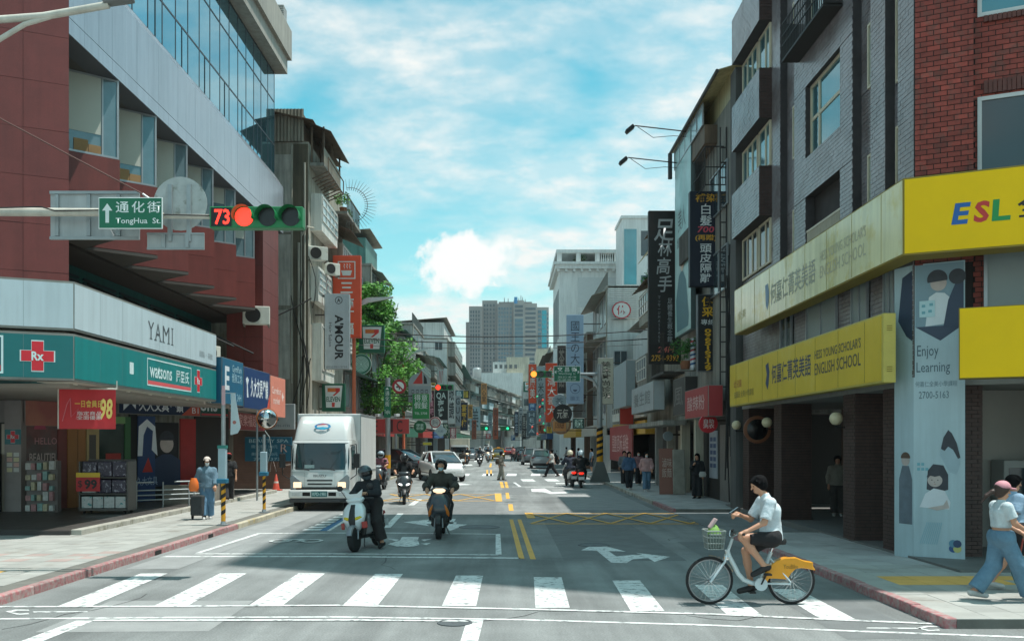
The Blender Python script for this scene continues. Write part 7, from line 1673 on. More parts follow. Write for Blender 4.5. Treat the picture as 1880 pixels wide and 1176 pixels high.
# ---- public hire bicycle, forward +Y; cp() turns the photograph's measures into the bike's side view
def cp(x, y, lat=0): return Vector((lat, (225 - x) / 458.5 + .57, (935 - y) / 458.5))
BKX, BKY = (WX(1303, 12.9) + WX(1452, 12.9)) / 2, 12.9
bk = thing('hire_bicycle', 'white hire bicycle with orange-yellow rear cover ridden over the crossing', 'bicycle', (BKX, BKY, 0), R(90)); bw = mat('bike_white', 'c4d0d3', .35, var=.04, coat=.3); bo = mat('bike_orange', 'e59a1c', .35, var=.05, coat=.3)
def bwheel(y):
    M = Matrix.Translation((0, y, .335)) @ Matrix.Rotation(R(90), 4, 'Y'); circ = lambda r, n: [(0, y + r * math.cos(2 * math.pi * i / n), .335 + r * math.sin(2 * math.pi * i / n)) for i in range(n)]
    w_ = MB().path(circ(.312, 40), .021, 8, closed=True).build('wheel', rubber, bk, smooth=True)
    MB().path(circ(.288, 40), .012, 6, closed=True).build('rim', alloy, w_, smooth=True); MB().lathe([(.02, -.05), (.03, -.03), (.03, .03), (.02, .05)], 12, M).build('hub', alloy, w_, smooth=True)
    mb = MB()
    for i in range(28): a = 2 * math.pi * i / 28; b_ = a + (.5 if i % 2 else -.5); s = .025 if (i // 2) % 2 else -.025; mb.tube((s, y + .028 * math.cos(b_), .335 + .028 * math.sin(b_)), (0, y + .284 * math.cos(a), .335 + .284 * math.sin(a)), .0016, n=4)
    tag(mb.build('spokes', chrom, w_), kind='stuff')
bwheel(.57); bwheel(-.57)
MB().path([cp(338, 585), cp(352, 630), cp(385, 690), cp(410, 740), cp(445, 778), cp(500, 800), cp(548, 803)], .033, 12).build('main_tube', bw, bk, smooth=True)
MB().tube(cp(548, 800), cp(618, 600), .026, n=12).build('seat_tube', bw, bk, smooth=True); MB().tube(cp(612, 620), cp(640, 545), .014).build('seat_post', chrom, bk)
for s in (-1, 1): MB().tube(cp(548, 800, s * .03), cp(735, 800, s * .07), .014).tube(cp(610, 640, s * .03), cp(735, 790, s * .07), .012).build('rear_stay', bw, bk)
for s in (-1, 1): MB().path([cp(330, 620, s * .02), cp(318, 660, s * .055), cp(225, 790, s * .06)], .016, 8).build('fork', bw, bk, smooth=True)
MB().tube(cp(328, 640), cp(372, 515), .022, n=10).build('stem', bw, bk, smooth=True)
MB().path([cp(395, 478, -.30), cp(380, 478, -.18), cp(362, 505, -.05), cp(362, 505, .05), cp(380, 478, .18), cp(395, 478, .30)], .014, 8).build('handlebar', chrom, bk, smooth=True)
for s in (-1, 1): MB().tube(cp(390, 478, s * .2), cp(410, 475, s * .32), .02).build('grip', blackp, bk)
mb = MB(); mb.zloft([(.86, 0, .1, .13), (.9, 0, .11, .14), (.93, .0, .10, .13)], 16); o = mb.build('saddle', blackp, bk, smooth=60); o.location = (0, -.36, -.02)
mb = MB(); a, b = cp(195, 455), cp(312, 455)
for (z, k) in ((.78, .82), (.86, .88), (.94, .94), (1.03, 1.0)): yc = (a.y + b.y) / 2; hy = (a.y - b.y) / 2 * k; mb.path([(-.16 * k, yc - hy, z), (.16 * k, yc - hy, z), (.16 * k, yc + hy, z), (-.16 * k, yc + hy, z)], .008 if z < 1 else .012, 5, closed=True)
for i in range(7):
    for s in (-1, 1): x = -.15 + i * .05; mb.tube((x * .82, yc + s * (a.y - b.y) / 2 * .82, .78), (x, yc + s * (a.y - b.y) / 2, 1.03), .005, n=4); yy = (a.y - b.y) / 2 * (-1 + i / 3); mb.tube((s * .13, yc + yy * .82, .78), (s * .16, yc + yy, 1.03), .005, n=4)
mb.box(-.13, .13, yc - .1, yc + .1, .775, .785); mb.build('basket', mat('basket_grey', '7d8682', .5, var=.05), bk)
mb = MB(); mb.box(-.12, .12, yc - .09, yc + .09, .79, .99).build('basket_panel', mat('basket_panel', '5d6a64', .6, var=.1), bk, bevel=.02)
mb = MB(); pts = [cp(x, y) for x, y in ((568, 797), (578, 730), (605, 685), (645, 655), (700, 634), (770, 632), (830, 655), (878, 662), (880, 690), (896, 716), (850, 706), (805, 700), (768, 706), (738, 735), (715, 772), (600, 766), (583, 798))]
mb.prism([(p.y, p.z) for p in pts], 'x', -.065, .065).build('rear_cover', bo, bk, bevel=.012); text('YouBike', frame(cp(735, 690, -.066), (0, -1, 0)), .2, .06, flat('8a6a20', .5), bk)
mb = MB(); fr = []
for i in range(9): a_ = R(95 - i * 14 + 40); fr.append([(x, .57 - .345 * math.cos(R(20 + i * 9)) , .335 + .345 * math.sin(R(20 + i * 9))) for x in (-.03, .03)])
for i in range(8): mb.add([*fr[i], *fr[i + 1][::-1]], [(0, 1, 2, 3)])
mb.build('front_fender', bo, bk)
MB().lathe([(.09, -.01), (.09, .01)], 20, Matrix.Translation(cp(548, 803, -.06)) @ Matrix.Rotation(R(90), 4, 'Y')).build('chain_guard', bw, bk)
for s, (x, y) in ((-1, (580, 735)), (1, (515, 868))): MB().tube(cp(548, 803, s * .07), cp(x, y, s * .09), .012).box(*sorted((s * .09, s * .19)), cp(x, y).y - .045, cp(x, y).y + .045, cp(x, y).z - .012, cp(x, y).z + .012).build('pedal', blackp, bk)
MB().tube(cp(600, 810, .06), cp(672, 890, .10), .01).build('kickstand', blackp, bk); MB().box(-.04, .04, .30, .37, .62, .68).build('front_lamp', chrom, bk, bevel=.015)
bag = thing('shopping_bag', 'green bag lying in the hire bicycle basket', 'bag', (BKX - yc, BKY, .86)); mb = MB(); mb.zloft([(0, 0, .05, .05), (.05, 0, .09, .08), (.14, 0, .10, .09), (.22, .01, .06, .05), (.25, .02, .03, .03)], 14, 2.2).build('bag_body', mat('bag_green', '6f9a45', .6, var=.15), bag, smooth=True); mb = MB(); mb.M = Matrix.Translation((-.06, .02, .2)) @ Matrix.Rotation(R(35), 4, 'Y'); mb.box(-.02, .02, -.06, .06, 0, .16).build('packet', flat('c9a9a6', .5), bag, bevel=.01)

# ---- box truck, forward +Y (turned to face the camera)
tk = thing('box_truck', 'white box truck parked at the left kerb facing the camera', 'truck', (-6.15, 30.5, 0), math.pi); tw_ = body_paint('d3d6d4'); tbox = mat('truck_box', 'd0d2d0', .45, var=.06, scale=.8, streak=.1)
def rrect(w_, y0, y1, r, z):
    pts = []
    for cx, cy, a0 in ((w_ - r, y1 - r, 0), (-w_ + r, y1 - r, 90), (-w_ + r, y0 + .03, 180), (w_ - r, y0 + .03, 270)):
        rr = r if a0 < 180 else .03
        cx2 = cx if a0 < 180 else (-w_ + .03 if a0 == 180 else w_ - .03)
        for k in range(6): a = R(a0 + 90 * k / 5); pts.append((cx2 + rr * math.cos(a), cy + rr * math.sin(a), z))
    return pts
yf = lambda z: .02 - max(0, z - 1.05) * .20                       # front of the cab leans back
MB().loft([rrect(1.0, -1.6, yf(z) - (.06 if z > 2.25 else 0), .16, z) for z in (.62, .75, 1.0, 1.25, 1.5, 1.9, 2.2, 2.32)]).build('cab', tw_, tk, smooth=45)
mb = MB(); mb.loft([[(x * wx, yf(z) + .016 - abs(x) ** 8 * .04, z) for x in (-1, -.9, -.6, -.3, 0, .3, .6, .9, 1)] + [(x * wx, yf(z) - .03 - abs(x) ** 8 * .04, z) for x in (1, .9, .6, .3, 0, -.3, -.6, -.9, -1)] for z, wx in ((1.36, .93), (1.6, .95), (2.0, .94), (2.24, .90))]).build('windshield', cglass, tk, smooth=30, fix=True)
for x in (-.5, .35): mb = MB(); mb.tube((x, yf(1.35) + .03, 1.34), (x + .5, yf(1.45) + .035, 1.43), .012, n=6).build('wiper', blackp, tk)
MB().box(-.45, .45, -.5, -.25, 1.3, 1.36).build('dashboard', flat('3a4242', .5), tk); rect(frame((.35, yf(1.5) + .03, 1.46), (-1, 0, .0)), -.16, .16, -.06, .06, flat('9fb6b6', .4), tk, 'permit')
MB().box(-.5, .5, -1.45, -1.1, 1.1, 1.75).build('seat_back', flat('2a2e30', .7), tk) if 0 else None
MB().loft([rrect(.96, -1.5, -.32 + 0, .2, 2.33), rrect(.93, -1.5, -.42, .22, 2.6), rrect(.9, -1.5, -.62, .24, 2.9), rrect(.86, -1.5, -.85, .24, 3.12), rrect(.8, -1.48, -1.0, .22, 3.16)]).build('wind_deflector', tw_, tk, smooth=50)
Md = frame((0, -.52 + .0, 2.76), (-1, 0, 0), (0, -.62, 1)); mb = MB(); mb.M = Md; 
ring(shift(Md, 0, 0, .03), .09, .13, flat('2f7fae', .4), tk, 'logo', .03, sx=2.1); poly(shift(Md, 0, 0, .03), [(-.25, -.05), (0, -.13), (.25, -.05), (0, -.02)], flat('2f9fc0', .4), tk, 'logo', .036); poly(shift(Md, 0, 0, .03), [(-.24, .03), (0, .12), (.2, .07), (0, .05)], flat('b05a66', .4), tk, 'logo', .036)
MB().box(-1.02, 1.02, -.35, .10, .42, .70).build('bumper', tw_, tk, bevel=.05); MB().box(-1.0, 1.0, -.3, .06, .28, .415).build('lower_valance', flat('3c3e40', .6), tk, bevel=.03)
MB().box(-.78, .78, .021, .045, .71, .79).build('grille_bar', blackp, tk); 
for z, wx in ((.86, .40), (.98, .42)): MB().box(-wx, wx, .018, .034, z, z + .055).build('grille_slot', flat('3a3d40', .5), tk, bevel=.01)
for s in (-1, 1):
    mb = MB(); mb.prism([(s * .52, .74), (s * .96, .74), (s * .98, 1.12), (s * .9, 1.2), (s * .62, .98)], 'y', .0, .04).build('headlamp_bezel', mat('lamp_bezel', '8f979b', .25, .5), tk, bevel=.015)
    MB().box(*sorted((s * .60, s * .86)), .041, .06, .77, .95).build('headlight', headl, tk, bevel=.02); MB().box(*sorted((s * .64, s * .9)), .1, .112, .5, .62).build('fog_lamp', lampc, tk, bevel=.02); MB().box(*sorted((s * .3, s * .55)), .1, .11, .5, .62).build('bumper_slot', dark, tk)
    for y in (-.75, -4.1): wheel(tk, (s * .84, y, .40), .40, .24, .22)
    MB().box(*sorted((s * 1.0, s * 1.006)), -.95, -.25, 1.35, 2.15).build('side_window', cglass, tk)
    MB().path([(s * .98, -.1, 2.15), (s * 1.2, .02, 2.2), (s * 1.22, .05, 1.9), (s * 1.22, .05, 1.2), (s * 1.0, -.05, 1.05)], .018, 6).build('mirror_arm', blackp, tk); MB().box(*sorted((s * 1.12, s * 1.32)), .0, .1, 1.42, 1.9).build('mirror', blackp, tk, bevel=.03)
    MB().box(*sorted((s * .94, s * 1.0)), -1.35, -.2, .34, .42).build('step', dark, tk)
MB().box(-.26, .26, .101, .112, .47, .66).build('plate', flat('2f6a6c', .5), tk); text('KPD-1981', frame((0, .112, .565), (-1, 0, 0)), .44, .12, flat('b9d3d0', .5), tk, bold=.02)
text('ISUZU', frame((0, .022, 1.16), (-1, 0, 0)), .42, .085, flat('8a8f92', .4), tk, bold=.04)
MB().box(-1.1, 1.1, -5.3, -1.62, .85, 3.25).build('cargo_box', tbox, tk, bevel=.03); 
for x in (-1.1, 1.07): MB().box(x, x + .03, -1.66, -1.615, .85, 3.25).build('corner_trim', galv, tk)
for z in (1.2, 3.18): MB().box(-1.11, -1.101, -5.28, -1.65, z, z + .06).build('side_rail', galv, tk)
MB().box(-.45, .45, -5.2, -1.0, .45, .84).build('chassis', dark, tk); MB().box(-1.0, -.7, -3.6, -1.8, .5, .8).build('tool_box', flat('4a4c4c', .6), tk)
for z in (1.27, .715): MB().box(-.97, .97, .0205, .0215, z - .004, z + .004).build('panel_seam', flat('6d7072', .6), tk)
for x in (-.5, .5): MB().box(x - .003, x + .003, .0205, .0215, .8, 1.27).build('panel_seam', flat('8d9092', .6), tk)
MB().box(1.001, 1.004, -1.2, -1.192, .7, 2.2).build('door_seam', flat('6d7072', .6), tk); MB().box(-1.004, -1.001, -1.2, -1.192, .7, 2.2).build('door_seam', flat('6d7072', .6), tk)
# ---- cars, forward +Y
def car(loc, rz, label, paint, kind='sedan', taxi=False, lights=False, tail=False, group='cars in the street', sc=1.0, cat='car'):
    t = thing('car' if not taxi else 'taxi', label, cat, loc, rz, group, sc); pm = body_paint(paint); suv = kind == 'suv'; H = 1.66 if suv else (1.53 if kind == 'hatch' else 1.47); dz = .1 if suv else (.07 if kind == 'hatch' else 0); wy = 1.15 if kind == 'sedan' else 1.42
    def hull(y, w_, z0, zt): return [(-w_ * .86, y, z0), (w_ * .86, y, z0), (w_, y, z0 + .12), (w_, y, z0 + (zt - z0) * .62), (w_ * .965, y, zt - .1), (w_ * .86, y, zt), (-w_ * .86, y, zt), (-w_ * .965, y, zt - .1), (-w_, y, z0 + (zt - z0) * .62), (-w_, y, z0 + .12)]
    st = [(-2.17, .66, .45, .82), (-2.1, .78, .30, .93 + dz), (-1.75, .87, .22, 1.0 + dz), (-.8, .89, .2, .98 + dz), (.4, .89, .2, .95 + dz), (1.0, .885, .2, .93 + dz), (1.55, .87, .22, .86 + dz), (1.95, .82, .26, .76 + dz), (2.13, .70, .32, .68 + dz), (2.2, .52, .36, .6 + dz)]
    MB().loft([hull(*s_) for s_ in st]).build('body', pm, t, smooth=50)
    def gh(y, wb, wt, zb, zr): return [(-wb, y, zb), (wb, y, zb), (wt, y, zr - .02), (wt * .9, y, zr), (-wt * .9, y, zr), (-wt, y, zr - .02)]
    ry = -2.0 if kind != 'sedan' else -1.75; rt = -1.55 if kind != 'sedan' else -.95
    rg = [gh(ry, .72, .68, .95 + dz, .99 + dz), gh(rt, .78, .60, .95 + dz, H - .07), gh(-.3, .8, .61, .93 + dz, H), gh(.25, .8, .60, .93 + dz, H - .03), gh(wy, .76, .72, .86 + dz, .93 + dz)]
    g_ = MB().loft(rg).build('greenhouse', cglass, t, smooth=30)
    MB().loft([[(-.63, rt - .05, H - .085), (.63, rt - .05, H - .085), (.56, rt - .05, H - .03), (-.56, rt - .05, H - .03)], [(-.635, -.3, H - .03), (.635, -.3, H - .03), (.56, -.3, H + .03), (-.56, -.3, H + .03)], [(-.63, .3, H - .05), (.63, .3, H - .05), (.55, .3, H + .0), (-.55, .3, H + .0)]]).build('roof', pm, g_)
    for s in (-1, 1):
        MB().tube((s * .61, .28, H - .04), (s * .77, wy - .01, .91 + dz), .035, n=6).tube((s * .61, rt, H - .08), (s * .74, ry, .97 + dz), .05, n=6).tube((s * .64, -.35, H - .03), (s * .83, -.35, .93 + dz), .035, n=6).build('pillar', pm, g_)
        for y in (1.33, -1.33): wheel(t, (s * .80, y, .33), .33, .2, .22)
        mb = MB(); mb.M = Matrix.Translation((s * .98, .75, 1.0 + dz)); mb.box(-.1, .1, -.05, .07, -.06, .07).build('mirror', pm, t, bevel=.03)
        mb = MB(); mb.prism([(s * .42, .62 + dz), (s * .78, .66 + dz), (s * .82, .78 + dz), (s * .5, .70 + dz)], 'y', 2.02, 2.1); mb.build('headlight', ledl if lights else lampc, t)
        MB().box(*sorted((s * .5, s * .84)), -2.13, -2.04, .78 + dz, .92 + dz).build('tail_light', taill if tail else redlens, t, bevel=.02)
        MB().box(*sorted((s * .885, s * .9)), -1.6, 1.0, .42, .46).build('side_strip', blackp, t)
    MB().box(-.5, .5, 2.12, 2.19, .38, .56).build('grille', blackp, t, bevel=.02); MB().box(-.24, .24, 2.19, 2.205, .42, .53).build('plate', flat('c9ccca', .5), t); MB().box(-.24, .24, -2.165, -2.15, .6, .72).build('plate', flat('c9ccca', .5), t); MB().box(-.72, .72, -2.18, -2.06, .28, .5).build('rear_valance', blackp, t, bevel=.03)
    if taxi: MB().box(-.22, .22, -.4, -.2, H + .03, H + .17).build('roof_sign', flat('d8a24a', .4), t, bevel=.03)
    return t
WHT, GRYC, DRK, SIL = 'dfe1e0', '6d7478', '23282c', 'a9aeb0'
car((-6.9, 60.5, 0), R(-118), 'dark grey car turning behind the truck, seen from its side', '2b3136', 'suv', sc=1.1)
car((-3.9, 55.2, 0), R(180 + 17), 'white hatchback turning in behind the black scooter', 'eef0f0', 'hatch', lights=False, sc=1.12)
car((-4.9, 76, 0), R(180), 'white taxi with yellow roof lamp behind the white hatchback', WHT, taxi=True)
car((WX(992, 82), 82, 0), R(0), 'silver SUV seen from behind at the right kerb', SIL, 'suv')
car((WX(974, 95), 95, 0), R(2), 'grey SUV parked beyond the silver one', GRYC, 'suv')
car((WX(963, 112), 112, 0), R(0), 'black car parked further along the right kerb', DRK, 'sedan'); car((WX(957, 128), 128, 0), R(0), 'dark blue car parked far along the right kerb', '26303c', 'suv'); car((WX(951, 146), 146, 0), R(0), 'farthest dark car on the right kerb', '34383a', 'sedan')
car((WX(915, 128), 128, 0), R(180), 'yellow taxi driving towards the camera in the far centre', 'd8a31c', taxi=True, lights=True)
car((WX(876, 135), 135, 0), R(180), 'small white car in the far left lane', WHT, lights=True); car((WX(896, 160), 160, 0), R(180), 'distant white car left of the yellow taxi', WHT, 'suv', lights=True); car((WX(935, 150), 150, 0), R(0), 'distant red car right of the yellow taxi', '8f2a2c', tail=True)
car((WX(862, 118), 118, 0), R(180), 'grey car standing at the far left kerb', GRYC, 'suv'); car((WX(886, 185), 185, 0), R(180), 'farthest pale car in the left lane', SIL)
def van(px, Y, label):
    t = thing('delivery_van', label, 'truck', (WX(px, Y), Y, 0), math.pi); MB().loft([rrect(.9, -1.4, yf(z), .15, z) for z in (.45, .9, 1.3, 1.8, 2.0)]).build('cab', body_paint('cfd0cc'), t, smooth=45); MB().box(-.8, .8, -.1, .03, 1.2, 1.8).build('windshield', cglass, t); MB().box(-1.0, 1.0, -4.5, -1.42, .6, 2.7).build('cargo_box', mat('box_beige', 'b9b4a4', .5, var=.1), t, bevel=.03)
    for s in (-1, 1):
        for y in (-.6, -3.6): wheel(t, (s * .75, y, .36), .36, .2, .2)
        MB().box(*sorted((s * .55, s * .8)), .0, .04, .7, .9).build('headlight', lampc, t)
    MB().box(-.92, .92, -.1, .08, .35, .6).build('bumper', blackp, t)
van(842, 98, 'beige box van behind the white taxi'); van(890, 205, 'far white box van at the end of the street')
# scooters without riders parked along the right and far left
for i in range(9):
    Y = 96 + i * 6.5; o = scooter((4.7, Y, 0), R(-60), ('nearest black', 'grey', 'red', 'pale', 'second black', 'second grey', 'second red', 'second pale', 'farthest black')[i] + ' scooter in the row parked along the far right kerb', ('2a2c30', '6f7478', '8f2f30', 'b9bcbc')[i % 4], lit=False, group='scooters parked along the far right kerb')
for i in range(5): scooter((-6.6, 84 + i * 7, 0), R(70), ('nearest dark', 'nearest pale', 'blue', 'second dark', 'second pale')[i] + ' scooter in the row parked along the far left kerb', ('33363a', 'a9acac', '2f4a6a')[i % 3], lit=False, group='scooters parked along the far left kerb')
S1 = scooter((WX(672, 19.6), 19.75, 0), R(180 - 13), 'white and black scooter with yellow headlights standing on its stand', 'd5d9da', 'd5d9da', 'split', sc=1.04, lean=R(6), fancy=mat('yellow_lens', 'd3b21a', .2, .2, var=.05), group='scooters in the road')
S2 = scooter((WX(808, 22.1), 22.3, 0), R(180), 'dark grey scooter with lit headlamp coming up the centre lane', '34383e', None, 'low', group='scooters in the road')
S3 = scooter((WX(741, 34.2), 34.4, 0), R(180 + 6), 'black sharp nosed scooter behind the white scooter', '2a2e31', None, 'twin', fancy=ledl, group='scooters in the road')
S4 = scooter((WX(1046, 47.5), 47.7, 0), R(8), 'white and grey scooter stopped at the right with red tail light', 'b9bcbc', None, 'low', lit=False, tail=True, group='scooters in the road'); S5 = scooter((WX(1067, 46.5), 46.7, 0), R(-3), 'black scooter with green trim beside the other at the right', '1f2a26', None, 'low', lit=False, tail=True, group='scooters in the road')
S6 = scooter((WX(698, 44), 44, 0), R(172), 'scooter half hidden behind the parked truck', '4a5054', None, 'low', lit=False, group='scooters in the road')
S7 = scooter((WX(881, 88), 88, 0), R(180), 'distant scooter leading the oncoming traffic', '2e3236', None, 'twin', fancy=ledl, group='scooters in the road'); S8 = scooter((WX(896, 104), 104, 0), R(180), 'distant scooter behind the leading one', '8f9496', None, 'low', group='scooters in the road'); S9 = scooter((WX(858, 96), 96, 0), R(180), 'distant dark scooter near the far left kerb', '26282c', None, 'low', group='scooters in the road')
# ================================================================== PEOPLE: smooth-blended bodies polygonised from distance fields
def nets(F, org, h):
    S = F < 0; c = np.zeros(tuple(n - 1 for n in F.shape), np.int8); sl = lambda o, n: slice(o, n - 1 + o)
    offs = [(i, j, k) for i in (0, 1) for j in (0, 1) for k in (0, 1)]
    for i, j, k in offs: c += S[sl(i, F.shape[0]), sl(j, F.shape[1]), sl(k, F.shape[2])]
    I = np.argwhere((c > 0) & (c < 8))
    if not len(I): return None
    acc = np.zeros((len(I), 3)); cnt = np.zeros(len(I))
    val = {o: F[I[:, 0] + o[0], I[:, 1] + o[1], I[:, 2] + o[2]] for o in offs}
    for a in range(3):
        for o in offs:
            if o[a]: continue
            o2 = tuple(1 if q == a else o[q] for q in range(3)); va, vb = val[o], val[o2]; m = (va < 0) != (vb < 0)
            t = np.where(m, va / np.where(m, va - vb, 1), 0); p = np.tile(np.array(o, float), (len(I), 1)); p[:, a] += t; acc[m] += p[m]; cnt[m] += 1
    V = (I + acc / np.maximum(cnt, 1)[:, None]) * h + org
    idx = -np.ones(c.shape, np.int64); idx[I[:, 0], I[:, 1], I[:, 2]] = np.arange(len(I)); Q = []
    for a in range(3):
        b_, c_ = (a + 1) % 3, (a + 2) % 3
        s0 = [slice(None)] * 3; s1 = [slice(None)] * 3; s0[a] = slice(0, -1); s1[a] = slice(1, None)
        E = np.argwhere(S[tuple(s0)] != S[tuple(s1)]); E = E[(E[:, b_] > 0) & (E[:, c_] > 0) & (E[:, b_] < F.shape[b_] - 1) & (E[:, c_] < F.shape[c_] - 1)]
        def g(db, dc): q = E.copy(); q[:, b_] -= db; q[:, c_] -= dc; return idx[q[:, 0], q[:, 1], q[:, 2]]
        quad = np.stack([g(1, 1), g(0, 1), g(0, 0), g(1, 0)], 1); inside = S[E[:, 0], E[:, 1], E[:, 2]]
        quad[~inside] = quad[~inside][:, ::-1]; Q.append(quad)
    Q = np.concatenate(Q); return V, Q[(Q >= 0).all(1)]
def blob(name, caps, m, parent, h=.014, k=.03, cuts=(), keep=None):
    """caps: (p, q, ra, rb[, flat end]) tapered limbs blended together; cuts: (point, normal) half-spaces cut away"""
    P = np.array([list(c[0]) for c in caps] + [list(c[1]) for c in caps]); rm_ = max(max(c[2], c[3]) for c in caps) + k + 3 * h
    org = P.min(0) - rm_; n = np.ceil((P.max(0) + rm_ - org) / h).astype(int) + 1; F = np.full(n, 1.0)
    ax = [org[i] + np.arange(n[i]) * h for i in range(3)]
    for c in caps:
        p, q, ra, rb = np.array(c[0], float), np.array(c[1], float), c[2], c[3]; mr = max(ra, rb) + k + 2 * h
        lo = np.maximum(np.floor((np.minimum(p, q) - mr - org) / h).astype(int), 0); hi = np.minimum(np.ceil((np.maximum(p, q) + mr - org) / h).astype(int) + 1, n)
        X, Y_, Z = np.meshgrid(*[ax[i][lo[i]:hi[i]] for i in range(3)], indexing='ij'); d = q - p; L2 = max(d @ d, 1e-9)
        t = np.clip(((X - p[0]) * d[0] + (Y_ - p[1]) * d[1] + (Z - p[2]) * d[2]) / L2, 0, 1)
        D = np.sqrt((X - p[0] - t * d[0]) ** 2 + (Y_ - p[1] - t * d[1]) ** 2 + (Z - p[2] - t * d[2]) ** 2) - (ra + (rb - ra) * t)
        if len(c) > 4 and c[4]:
            u = d / math.sqrt(L2); D = np.maximum(D, (X - q[0]) * u[0] + (Y_ - q[1]) * u[1] + (Z - q[2]) * u[2])
        sub = F[lo[0]:hi[0], lo[1]:hi[1], lo[2]:hi[2]]; g = np.maximum(k - np.abs(sub - D), 0) / k
        F[lo[0]:hi[0], lo[1]:hi[1], lo[2]:hi[2]] = np.minimum(sub, D) - g * g * k * .25
    if cuts:
        X, Y_, Z = np.meshgrid(*ax, indexing='ij')
        for pt, nr in cuts: nr = np.array(nr, float); nr /= np.linalg.norm(nr); F = np.maximum(F, (X - pt[0]) * nr[0] + (Y_ - pt[1]) * nr[1] + (Z - pt[2]) * nr[2])
    r_ = nets(F, org, h)
    if r_ is None: return None
    me = bpy.data.meshes.new(name); me.from_pydata(r_[0].tolist(), [], r_[1].tolist()); me.update()
    return link(name, me, m, parent, smooth=True)
skin = mat('skin', 'c08e72', .5, var=.06, scale=6); skind = mat('skin_tan', 'a8775c', .5, var=.06, scale=6); hairm = mat('hair_black', '0d0c0e', .9, spec=.15, var=.1, scale=20); masks = flat('9fc0c6', .7)
V = Vector
STAND = dict(pel=(0, 0, .93), chs=(0, .0, 1.28), nck=(0, 0, 1.44), hd=(0, .02, 1.58), sL=(-.175, 0, 1.38), sR=(.175, 0, 1.38), eL=(-.23, -.02, 1.11), eR=(.23, -.02, 1.11), hL=(-.24, .06, .87), hR=(.24, .06, .87), kL=(-.10, .02, .50), kR=(.10, .02, .50), aL=(-.10, 0, .08), aR=(.10, 0, .08))
WALK = dict(STAND, eL=(-.23, .06, 1.12), hL=(-.21, .22, .93), eR=(.23, -.10, 1.13), hR=(.23, -.16, .88), kL=(-.09, -.02, .50), aL=(-.09, -.27, .12), kR=(.09, .17, .52), aR=(.09, .28, .09))
RIDE = dict(pel=(0, -.27, .86), chs=(0, -.20, 1.20), nck=(0, -.16, 1.37), hd=(0, -.12, 1.52), sL=(-.19, -.17, 1.31), sR=(.19, -.17, 1.31), eL=(-.31, -.02, 1.09), eR=(.31, -.02, 1.09), hL=(-.28, .25, 1.04), hR=(.28, .25, 1.04), kL=(-.20, .16, .70), kR=(.20, .16, .70), aL=(-.15, .12, .36), aR=(.15, .12, .36))
